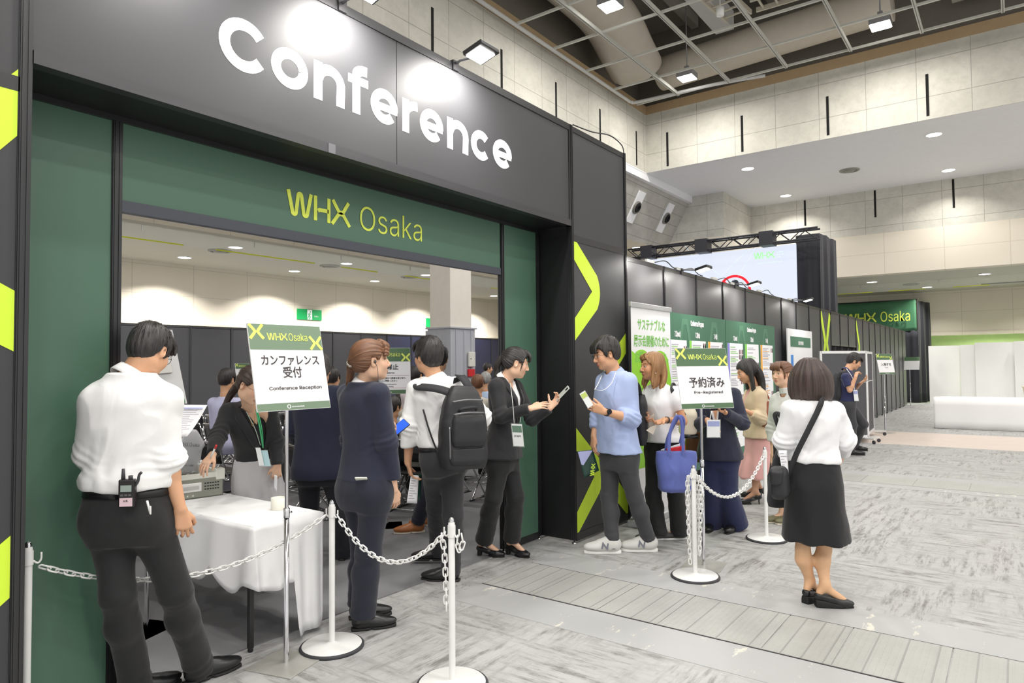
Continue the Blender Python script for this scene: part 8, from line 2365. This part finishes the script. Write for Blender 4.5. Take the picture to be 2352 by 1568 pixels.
# ---- radio, pen, booklet and papers of the man in the white shirt
g = G_['shirt_man']; T = g.T; bk = -g.fb
c = np.array(W_(293, 1134, 3.42)) ; s_d, f_d = T.frame(0.2)
a0 = T.pt(0.16, 262, 0.05); a0 = T.p0 + (a0 - T.p0); a0 = np.array(W_(293, 1132, (np.array(a0) - [0, 0, EYE]) @ CF))
t = thing('two_way_radio', 'two-way radio clipped to the belt of the man in the white shirt', 'radio', a0)
n_ = -unit(f_d); r_ = unit(np.cross((0, 0, 1.0), n_)); A = (r_, (0, 0, 1.0), n_)
b = MB(); b.obox((0, 0, 0), A, (0.033, 0.060, 0.016)); b.build('body', mat('radio_black', (28, 24, 26), 0.35), t, bevel=0.006)
b = MB(); b.obox(n_ * 0.0165 + np.array([0, 0, 0.022]), A, (0.022, 0.014, 0.001)); b.build('screen', mat('radio_lcd', (150, 164, 158), 0.25), t)
b = MB(); b.obox(n_ * 0.0165 - np.array([0, 0, 0.036]), A, (0.026, 0.018, 0.001)); st_ = b.build('paper_label', mat('pink_label', (224, 196, 204), 0.6), t)
text('6.B.', 0.016, n_ * 0.0178 - np.array([0, 0, 0.034]), r_, (0, 0, 1), m_blackink, 'lettering', t)
b = MB()
for k in range(3): b.obox(n_ * 0.0168 + r_ * (0.016 * (k - 1)) - np.array([0, 0, 0.006]), A, (0.006, 0.004, 0.002))
b.build('keys', mat('radio_key', (90, 90, 92), 0.4), t)
b = MB(); b.tube([-r_ * 0.018 + np.array([0, 0, 0.055]), -r_ * 0.018 + np.array([0, 0, 0.105])], [0.009, 0.006], 10); b.build('antenna', m_rubber, t)
b = MB(); b.tube([r_ * 0.012 + np.array([0, 0, 0.055]), r_ * 0.012 + np.array([0, 0, 0.075])], 0.009, 12); b.build('knob', m_rubber, t)
b = MB(); b.tube(cubic([r_ * 0.03 + np.array([0, 0, 0.03]), r_ * 0.042 + np.array([0, 0, 0.05]), r_ * 0.046 + np.array([0, 0, 0.075]), r_ * 0.056 + np.array([0, 0, 0.088])], 4), 0.006, 8); b.build('earpiece_plug', m_rubber, t)
q = np.array(W_(341, 1164, (T.pt(0.02, 292, 0.022) - [0, 0, EYE]) @ CF)); b = MB(); b.tube([q + np.array([-0.006, 0, 0.028]), q + np.array([0.008, 0, -0.03])], [0.005, 0.0045], 8)
t = thing('ballpoint_pen', 'white pen in the back trouser pocket of the man with the radio', 'pen', q); shift(b, q).build('barrel', m_wplast, t)
b = MB(); b.obox((0.006, -0.006, -0.014), ((1, 0, 0), (0, 1, 0), (0, 0, 1)), (0.002, 0.003, 0.018)); b.build('clip', m_wplast, t)
t = sheet([W_(403, 929, 3.62), W_(476, 930, 3.62), W_(430, 1002, 3.52), W_(395, 1006, 3.52)], 'white printed sheets held out in front by the man in the white shirt', lines=14, bend=0.01)
b = MB(); o_ = np.array(t.location)
ct_ = [np.array(W_(404, 934, 3.618)) - CF * 0.004 - o_, np.array(W_(468, 935, 3.618)) - CF * 0.004 - o_, np.array(W_(466, 938, 3.61)) - CF * 0.004 - o_, np.array(W_(404, 938, 3.61)) - CF * 0.004 - o_]
b.add(ct_, [(0, 1, 2, 3)]); b.build('blue_header', mat('lilac_print', (176, 180, 224), 0.6), t)
c = np.array(W_(199, 1120, 3.03)); b = MB(); b.tube([W_(203, 1075, 3.03), W_(197, 1164, 3.03)], 0.021, 14, flat=0.5)
t = thing('rolled_booklet', 'rolled white booklet under the left arm of the man in the white shirt', 'booklet', c); shift(b, c).build('pages', m_paper, t)
b = MB(); b.tube([W_(206, 1156, 3.03), W_(205, 1168, 3.03)], 0.010, 8); shift(b, c).build('brass_clip', mat('brass', (150, 134, 70), 0.3, 0.8), t)

# ---- receptionist: lanyards with cards, pen, paper strip
g = G_['receptionist']; T = g.T
c = np.array(W_(608, 1052, 4.50)); nk = lambda px, py, d: np.array(W_(px, py, d))
card_u, card_v = unit(CR * 0.95 + CF * 0.1), unit(CU * 0.95 - CR * 0.2)
badge(c, card_u, card_v, 0.055, 0.105, 'pale blue card hanging on a green lanyard at the waist of the receptionist', [[nk(604, 1028, 4.50), nk(597, 985, 4.46), nk(588, 940, 4.50)], [nk(604, 1028, 4.50), nk(601, 985, 4.47), nk(590, 938, 4.50)]], None, mat('green_lanyard', (72, 176, 118), 0.6), lan_w=0.016, face=mat('pale_blue_card', (176, 216, 228), 0.4))
badge(c - CR * 0.028 - CF * 0.012 + CU * 0.012, card_u, card_v, 0.03, 0.12, 'white card hanging on a grey lanyard beside the pale blue card of the receptionist', [[nk(598, 1022, 4.48), nk(586, 985, 4.45), nk(566, 946, 4.50)]], None, mat('grey_lanyard', (168, 180, 172), 0.6), lan_w=0.009)
q = np.array(W_(489, 1036, 4.32)); t = thing('marker_pen', 'red-capped white pen held in the right hand of the receptionist', 'pen', q)
b = MB(); b.tube([np.array(W_(484, 1050, 4.33)) - q, np.array(W_(494, 1029, 4.32)) - q], 0.006, 8); b.build('barrel', m_wplast, t)
b = MB(); b.tube([np.array(W_(494, 1030, 4.32)) - q, np.array(W_(497, 1022, 4.31)) - q], 0.0062, 8); b.build('red_cap', mat('pen_red', (214, 50, 48), 0.4), t)
sheet([W_(630, 1090, 4.72), W_(637, 1092, 4.72), W_(636, 1130, 4.72), W_(630, 1122, 4.72)], 'folded white paper slip in the left hand of the receptionist')
b = MB(); b.tube(cubic([W_(570, 950, 4.52), W_(576, 968, 4.51), W_(580, 978, 4.51), W_(584, 968, 4.51), W_(584, 948, 4.52)], 4), 0.0015, 5)
props(b.build('necklace', mat('gold', (196, 150, 80), 0.25, 0.9)), 'thin gold necklace at the neckline of the receptionist', 'necklace')

# ---- phones of the people in the room
phone(W_(695, 1003, 5.76), CR * 0.3 + CF, CU, 'phone edge held by the man in the navy suit behind the sign pole')
phone(W_(915, 984, 4.50), CR * 0.55 + CU * 0.45 + CF * 0.3, -CR * 0.5 + CU * 0.5 + CF * 0.5, 'phone with a bright blue screen held by the ponytailed woman in navy', mat('blue_screen', (44, 90, 220), 0.2, emit=0.35))
phone(W_(834, 1106, 4.01), CF * 0.85 - CU * 0.5, CR, 'pale phone sticking out of the back pocket of the navy trousers', m_cwhite, m_cwhite)
g = G_['navy_woman']; P = g.P
b = MB(); b.tube(cubic([P(0.085, 0.0, -0.01), P(0.083, 0.012, -0.05), P(0.078, 0.01, -0.12), P(0.07, -0.005, -0.17), P(0.06, -0.02, -0.2)], 4), 0.0016, 5); b.tube([P(0.088, 0, -0.004), P(0.080, 0.002, -0.008)], 0.008, 8)
props(b.build('earpiece', m_rubber), 'black earpiece with a thin wire at the ear of the ponytailed woman in navy', 'earpiece')

# ---- staff woman: phone and STAFF badge
phone(W_(1292, 903, 5.52), CR * 0.62 + CU * 0.66 - CF * 0.1, CR * 0.3 - CF * 0.9, 'phone in a clear case held up by the staff woman at the green panel', None, mat('clear_case', (196, 200, 194), 0.2))
u_b, v_b = unit(CR * 0.9 - CF * 0.35), unit(CU - CR * 0.10)
badge(W_(1189, 999, 5.24), u_b, v_b, 0.085, 0.17, 'white STAFF badge with a green band hanging from the neck of the staff woman', [[W_(1181, 972, 5.25), W_(1178, 930, 5.26), W_(1172, 880, 5.38)], [W_(1196, 970, 5.27), W_(1190, 915, 5.30), W_(1182, 876, 5.42)]], m_bgreen, None, 'STAFF', 0.006)

# ---- man in the pale blue shirt: badge in hand, watch, folder, bag
g = G_['blue_man']
badge(W_(1347, 917, 5.38), unit(CR * 0.8 + CU * 0.5), unit(CU * 0.85 - CR * 0.5), 0.05, 0.13, 'white badge on a cord in the raised hand of the pale blue shirt man', [[W_(1366, 894, 5.42), W_(1385, 896, 5.50), W_(1404, 880, 5.58), W_(1414, 856, 5.62)], [W_(1366, 894, 5.42), W_(1374, 880, 5.54), W_(1382, 862, 5.72)]], mat('lime_band', (190, 210, 80), 0.5), None, None, 0.007)
b = MB(); a, e = g.J['wrL'], g.J['elL']; d = unit(e - a); c = a + d * 0.025
b.tube([c - d * 0.011, c + d * 0.011], 0.033, 18, cap=False)
t = thing('wristwatch', 'black wristwatch on the raised wrist of the man in the pale blue shirt', 'watch', c); shift(b, c).build('strap', m_rubber, t)
b = MB(); n_ = unit(-CF + CR * 0.35 + CU * 0.3); n_ = unit(n_ - d * (n_ @ d)); b.tube([n_ * 0.028, n_ * 0.042], 0.021, 20); b.build('case', m_blackink, t)
b = MB(); b.tube([n_ * 0.042, n_ * 0.0428], 0.017, 20); b.build('dial', mat('dark_glass', (30, 32, 38), 0.12), t)
t = sheet([W_(1326, 1036, 5.82), W_(1362, 1032, 5.84), W_(1376, 1080, 5.84), W_(1342, 1098, 5.82)], 'dark green folder with lime lettering held low before the portal pillar', 'plastic_folder', mat('folder_green', (38, 70, 62), 0.3), 0, 'folder')
o_ = np.array(t.location); uu, vv = unit(W_(1356, 1066, 5.8) - W_(1353, 1090, 5.8)), unit(-CR)
b = MB(); whx(b, np.array(W_(1364, 1092, 5.80)) - o_ - CF * 0.008, uu, vv, -CF * 0.001, 0.034); b.build('lettering', m_lime, t)
b = MB(); b.add([np.array(W_(*q)) - o_ - CF * 0.006 for q in ((1327, 1037, 5.82), (1361, 1034, 5.83), (1340, 1068, 5.82), (1335, 1066, 5.82))], [(0, 1, 2, 3)]); b.build('clear_pocket', mat('lilac_print', (176, 180, 224), 0.3), t)
t = thing('shoulder_bag', 'black bag hanging behind the man in the pale blue shirt', 'bag', np.array(W_(1474, 960, 5.98)))
soft(t, 'body', m_pack, np.array(W_(1472, 1020, 5.98)), CF, (0, 0, 1), [(0, 0.12, 0.03, 0), (0.06, 0.14, 0.05, 0), (0.36, 0.13, 0.05, 0), (0.44, 0.09, 0.03, 0)])
strap(t, [np.array(W_(1470, 915, 5.95)), np.array(W_(1462, 880, 5.85)), np.array(W_(1440, 862, 5.80))], 0.05, m_strapg, CU)

# ---- blue tote, cream bag, notebook, earring and band of the woman in the white blouse
m_tote = cloth('periwinkle_canvas', (92, 104, 172), 0.85, fold=0.5)
c = np.array(W_(1552, 1128, 5.85)); t = thing('tote_bag', 'blue canvas tote bag hanging from the forearm of the woman with light brown hair', 'bag', c)
bx = unit(CR * 0.96 + CF * 0.2)
soft(t, 'body', m_tote, c, bx, CU + CR * 0.02, [(0, 0.125, 0.05, 0), (0.02, 0.145, 0.085, 0), (0.16, 0.165, 0.085, 0), (0.28, 0.182, 0.06, 0), (0.345, 0.184, 0.04, 0)], amp=0.007, seed=8, ex=3)
for q, dz in ((-1, -0.055), (1, 0.05)):
 e0, e1 = c + bx * (-0.075) + CU * 0.36 + CF * dz, c + bx * 0.055 + CU * 0.36 + CF * dz
 top_ = np.array(W_(1556 + (6 if q > 0 else 0), 958, 5.86 + dz * 0.3))
 strap(t, [e0 - CU * 0.2, e0 + CU * 0.02, e0 * 0.45 + top_ * 0.55 - CR * 0.03, top_ - CR * 0.012, top_ + CR * 0.03 - CU * 0.02, e1 * 0.5 + top_ * 0.5 + CR * 0.02, e1 + CU * 0.02, e1 - CU * 0.2], 0.028, m_tote, -CF, 'handle')
sheet([W_(1530, 1030, 5.84), W_(1574, 1022, 5.84), W_(1574, 1058, 5.84), W_(1536, 1054, 5.84)], 'red folder standing in the blue tote bag', 'folder', mat('folder_red', (206, 28, 38), 0.6), 0, 'folder')
sheet([W_(1518, 1032, 5.90), W_(1562, 1018, 5.90), W_(1560, 1052, 5.90), W_(1522, 1048, 5.90)], 'white papers sticking out behind the red folder in the blue tote')
t = thing('handbag', 'cream handbag with black trim behind the arm of the tote woman', 'bag', np.array(W_(1582, 980, 6.35)))
soft(t, 'body', mat('cream_leather', (226, 216, 196), 0.5), np.array(W_(1580, 1000, 6.35)), CR, CU, [(0, 0.06, 0.05, 0), (0.03, 0.08, 0.06, 0), (0.20, 0.085, 0.06, 0), (0.27, 0.06, 0.03, 0)], amp=0.001)
b = MB(); q = np.array(W_(1580, 1000, 6.35)); b.tube([q - CR * 0.07 - CF * 0.05 - CU * 0.0, q + CR * 0.08 - CF * 0.05], 0.02, 8); shift(b, np.array(t.location)).build('base_trim', m_leather, t)
strap(t, [np.array(W_(1573, 955, 6.30)), np.array(W_(1556, 925, 6.10)), np.array(W_(1544, 895, 6.04)), np.array(W_(1548, 884, 6.18)), np.array(W_(1562, 930, 6.38)), np.array(W_(1586, 950, 6.38))], 0.034, m_strapg, -CF)
t = sheet([W_(1489, 960, 5.83), W_(1501, 950, 5.83), W_(1505, 985, 5.83), W_(1493, 998, 5.83)], 'grey-beige phone case held open by the woman with the blue tote', 'phone_case', mat('taupe_leather', (186, 174, 162), 0.5), 0, 'phone case')
b = MB(); o_ = np.array(t.location); b.add([np.array(W_(*q)) - o_ for q in ((1494, 980, 5.80), (1510, 974, 5.80), (1500, 998, 5.80), (1484, 988, 5.80))], [(0, 1, 2, 3)]); b.build('cover_flap', mat('pale_leather', (222, 210, 194), 0.5), t, solid=0.004)
g = G_['tote_woman']; q = g.P(-0.084, 0.006, -0.045); b = MB()
for k in range(5): b.tube([q + g.A[2] * 0.009 * math.sin(k * 1.257) + g.A[1] * 0.009 * math.cos(k * 1.257) - g.A[0] * 0.004, q + g.A[2] * 0.009 * math.sin(k * 1.257) + g.A[1] * 0.009 * math.cos(k * 1.257) - g.A[0] * 0.008], 0.0075, 10)
props(b.build('earring', m_wplast), 'white flower earring of the woman with the blue tote', 'earring')
a, e = g.J['wrL'], g.J['elL']; d = unit(e - a); b = MB(); b.tube([a + d * 0.02, a + d * 0.035], 0.029, 16, cap=False); props(b.build('wristband', m_rubber, None, solid=0.003), 'dark band on the wrist of the woman with the blue tote', 'band')

# ---- woman behind the sign: phone, badge, brown bag with tag
phone(W_(1651, 937, 6.08), CR + CU * 0.1, CF * 0.8 - CU * 0.5, 'dark phone held just under the Pre-Registered sign')
badge(W_(1639, 984, 6.08), CR, CU, 0.115, 0.155, 'large white name badge with a blue line below the Pre-Registered sign', [[W_(1630, 966, 6.10), W_(1634, 945, 6.14), W_(1642, 900, 6.28)], [W_(1648, 966, 6.10), W_(1650, 945, 6.14), W_(1654, 900, 6.28)]], mat('pale_blue_line', (150, 160, 214), 0.5), None, None, 0.008)
t = thing('shoulder_bag', 'brown bag with a small pale tag seen between the blue tote and the navy jacket', 'bag', np.array(W_(1598, 1010, 6.75)))
soft(t, 'body', mat('brown_bag', (104, 66, 36), 0.5), np.array(W_(1596, 1060, 6.75)), CR, CU, [(0, 0.08, 0.05, 0), (0.06, 0.1, 0.06, 0), (0.3, 0.09, 0.05, 0), (0.36, 0.06, 0.03, 0)])
b = MB(); q = np.array(W_(1605, 985, 6.6)); b.obox(q, (CR, CU, CF), (0.018, 0.03, 0.004)); shift(b, np.array(t.location)).build('tag', mat('sage_tag', (176, 180, 140), 0.5), t)
strap(t, [np.array(W_(1590, 970, 6.7)), np.array(W_(1596, 920, 6.6)), np.array(W_(1604, 885, 6.5))], 0.03, mat('brown_bag', (104, 66, 36), 0.5), -CF)

# ---- woman in the beige jacket: phone, brown bag
phone(W_(1702, 936, 7.52), CU * 0.3 - CR * 0.8, CF, 'dark phone held by the woman in the beige jacket')
m_tan = mat('russet_leather', (142, 76, 46), 0.38, var=0.2)
c = np.array(W_(1761, 978, 7.62)); t = thing('shoulder_bag', 'russet leather shoulder bag of the woman in the beige jacket', 'bag', c)
soft(t, 'body', m_tan, c, CR * 0.8 + CF * 0.5, CU, [(0, 0.08, 0.05, 0), (0.03, 0.1, 0.07, 0), (0.18, 0.09, 0.05, 0), (0.275, 0.065, 0.02, 0)], amp=0.006)
for q in (-1, 1): strap(t, [c + CU * 0.26 + CR * 0.05 * q, c + CU * 0.36 + CR * 0.0, np.array(W_(1752, 895, 7.62)), np.array(W_(1746, 888, 7.70))], 0.016, m_tan, -CF)

# ---- bob-haired woman: strap across the back, black bag with papers, dark tote
g = G_['bob_woman']; T = g.T
c = np.array(W_(1793, 1142, 4.36)); t = thing('crossbody_bag', 'small black crossbody bag with a broad strap over the back of the bob-haired woman', 'bag', c)
soft(t, 'body', m_pack, c, CR * 0.5 + CF * 0.9, CU - CR * 0.06, [(0, 0.07, 0.035, 0), (0.03, 0.095, 0.055, 0), (0.17, 0.09, 0.05, 0), (0.19, 0.07, 0.03, 0)])
soft(t, 'flap', m_pack, c + CU * 0.10 - CR * 0.035 - CF * 0.03, CR * 0.5 + CF * 0.9, CU, [(0, 0.08, 0.035, 0), (0.08, 0.085, 0.045, 0), (0.10, 0.06, 0.03, 0)])
pth = [T.pt(0.97, 300, 0.045), T.pt(0.88, 292, 0.040), T.pt(0.70, 276, 0.036), T.pt(0.50, 254, 0.036), T.pt(0.34, 236, 0.045), T.pt(0.15, 218, 0.05), c + CU * 0.17 + CR * 0.02]
pth = [np.array(W_(px, py, (np.array(p) - [0, 0, EYE]) @ CF)) for p, (px, py) in zip(pth[:6], ((1889, 918), (1876, 948), (1850, 1000), (1828, 1045), (1814, 1085), (1806, 1120)))] + [pth[-1]]
pth.insert(0, np.array(W_(1898, 906, 4.58)))
strap(t, pth, 0.036, m_strapg, -CF)
sheet([W_(1788, 1034, 4.44), W_(1808, 1034, 4.46), W_(1812, 1098, 4.42), W_(1800, 1100, 4.40)], 'rolled white leaflet sticking out of the black crossbody bag', lines=8)
t = thing('tote_bag', 'large dark cloth tote hanging beside the black skirt of the bob-haired woman', 'bag', np.array(W_(1788, 1160, 4.75)))
soft(t, 'body', cloth('charcoal_canvas', (40, 40, 44), 0.9, fold=0.5), np.array(W_(1793, 1163, 4.72)), CR * 0.9 + CF * 0.3, CU + CR * 0.05, [(0, 0.085, 0.03, 0), (0.03, 0.10, 0.045, 0), (0.2, 0.095, 0.045, 0), (0.36, 0.06, 0.03, 0), (0.42, 0.03, 0.02, 0)], amp=0.006)
strap(t, [np.array(W_(1800, 1040, 4.70)), np.array(W_(1789, 985, 4.62)), np.array(W_(1780, 952, 4.62)), np.array(W_(1795, 960, 4.60)), np.array(W_(1806, 1030, 4.62))], 0.03, m_strapg, -CF, 'handle')

# ---- man in the navy polo: backpack, phone, badge
g = G_['polo_man']; c = np.array(W_(1922, 918, 11.7)); t = thing('backpack', 'dark backpack on the man in the navy polo shirt down the hall', 'backpack', c)
soft(t, 'body', m_pack, c, CF, CU + CR * 0.1, [(0, 0.13, 0.07, 0), (0.05, 0.15, 0.09, 0), (0.36, 0.14, 0.08, 0), (0.46, 0.09, 0.05, 0)], h=0.01)
strap(t, [np.array(W_(1926, 870, 11.5)), np.array(W_(1932, 855, 11.5)), np.array(W_(1944, 856, 11.48)), np.array(W_(1950, 880, 11.44))], 0.05, m_strapg, CU - CF)
phone(W_(1992, 875, 11.52), CR + CU * 0.25, CF, 'white phone held flat by the man in the navy polo shirt', None, m_wplast)
badge(W_(1966, 908, 11.4), CR * 0.9, CU - CR * 0.12, 0.07, 0.18, 'white name badge hanging on the navy polo shirt', [[W_(1963, 896, 11.4), W_(1958, 868, 11.42), W_(1944, 846, 11.52)]], mat('pale_blue_line', (150, 160, 214), 0.5), None, None, 0.012)

# ---- seated and standing people far inside the room
def sitter(px, py, d, phi, hair, top, label, stand=False, s=1.0):
 """small figure known from head and shoulders; px, py is the middle of the head"""
 hd = np.array(W_(px, py, d)); f = unit([*(math.cos(rad(phi)) * unit(CF[:2]) + math.sin(rad(phi)) * CR[:2]), 0]); r = np.array([f[1], -f[0], 0]); z = np.array([0, 0, 1.0])
 loc = np.array([hd[0], hd[1], 0.0]); A = head_axes(f, -0.1, 0); B = Sdf(); head_sdf(B, hd, A, s, False, hd - z * 0.17 - f * 0.02, 0.055)
 nk = hd - z * 0.20 - f * 0.03; pv = nk - z * (0.56 if stand else 0.5)
 pv[2] = max(pv[2], 0.50); Tt = Sdf(); Tt.loft(pv, nk, r, r, KM, 0.03); L_ = Sdf()
 ar = []
 for q in (-1, 1):
  sh = nk - z * 0.06 + r * q * 0.17; el = sh - z * 0.27 + r * q * 0.03 + f * (0.0 if stand else 0.05); wr = el - z * (0.24 if stand else 0.06) + f * (0.03 if stand else 0.22)
  Tt.rc(nk - z * 0.04, sh, 0.055, 0.06, 0.04); Tt.rc(sh, el, 0.058, 0.05, 0.03); Tt.rc(el, wr, 0.05, 0.036, 0.02); B.rc(wr, wr + (wr - el) * 0.3, 0.030, 0.022, 0.01)
  hp = pv + r * q * 0.09; kn = hp + (f * 0.42 if not stand else -z * (pv[2] * 0.5)); an = np.array([kn[0], kn[1], 0.07]) + (f * 0.02)
  L_.rc(hp, kn, 0.088, 0.062, 0.04); L_.rc(kn, an, 0.06, 0.045, 0.03); L_.rc(an, an + f * 0.14 - z * 0.02, 0.045, 0.035, 0.02)
 B.rc(nk + z * 0.03, pv, 0.05, 0.06, 0.03)
 V, Q = B.mesh(0.0055, smooth=1); root = obj_from('person', [(V, Q, 0)], M_SKIN, None, loc, head_paint(V, hd, A, s, SKIN['mid'], False, (40, 32, 30), (170, 100, 90))); props(root, label, 'person')
 V, Q = Tt.mesh(0.011, smooth=2); obj_from('shirt', [(V, Q, 0)], top, root, loc); V, Q = L_.mesh(0.012, smooth=2); obj_from('trousers', [(V, Q, 0)], c_blackp, root, loc)
 H = Sdf(); hair_shell(H, lambda x, y, zz: hd + s * (x * A[0] + y * A[1] + zz * A[2]), A, s, hd, SHORT_M, 0.004); V, Q = H.mesh(0.006, smooth=2); V, fl = hair_finish(V, Q, hd, A, s, (0, -0.3, 1)); obj_from('hair', [(V, Q, 0)], hair_material(*hair), root, loc, None, fl)
GRY = ('silver_hair', (120, 118, 116), (190, 188, 186))
c_lil = cloth('lilac_shirt', (196, 196, 226)); c_pnk = cloth('striped_pale_shirt', (232, 220, 224)); c_sand = cloth('sand_jacket', (196, 190, 178)); c_sky = cloth('sky_shirt', (176, 196, 226))
LS = [(BRN, c_sand, 'seated man with short brown hair in a sand jacket'), (GRY, c_sky, 'seated person with silver hair in a light blue shirt'), (BLK, c_lil, 'person in a lilac shirt behind the ponytail of the receptionist'),
  (BLK, c_pnk, 'person in a pale shirt behind the shoulder of the navy suit man'), (BLK, c_pnk, 'person in a striped pale shirt beside the photographs sign'), (BRN, c_sand, 'seated person with dark brown hair low beside the photographs sign'),
  (BLK, c_navy, 'seated person in navy below the photographs sign'), (BLK, c_sky, 'seated person in light blue below the photographs sign')]
for q, l in zip(SIT, LS):
 sitter(*q, *l); x, y = W_(*q[:3])[:2]; a = math.atan2(CF[1], CF[0]) - rad(q[3]) - PI / 2
 dup(chair0, (x - 0.05 * math.cos(a + PI / 2), y - 0.05 * math.sin(a + PI / 2), 0.006), a, 'black folding chair under the ' + l[2].replace('seated ', '').replace('behind the ponytail of the receptionist', 'by the receptionist').replace('behind the shoulder of', 'behind'), 'folding chairs in the conference room')
sitter(1121, 846, 16.0, 75, BLK, c_blacks, 'standing man in a black suit far off in front of the bluish-lit black panels', True)
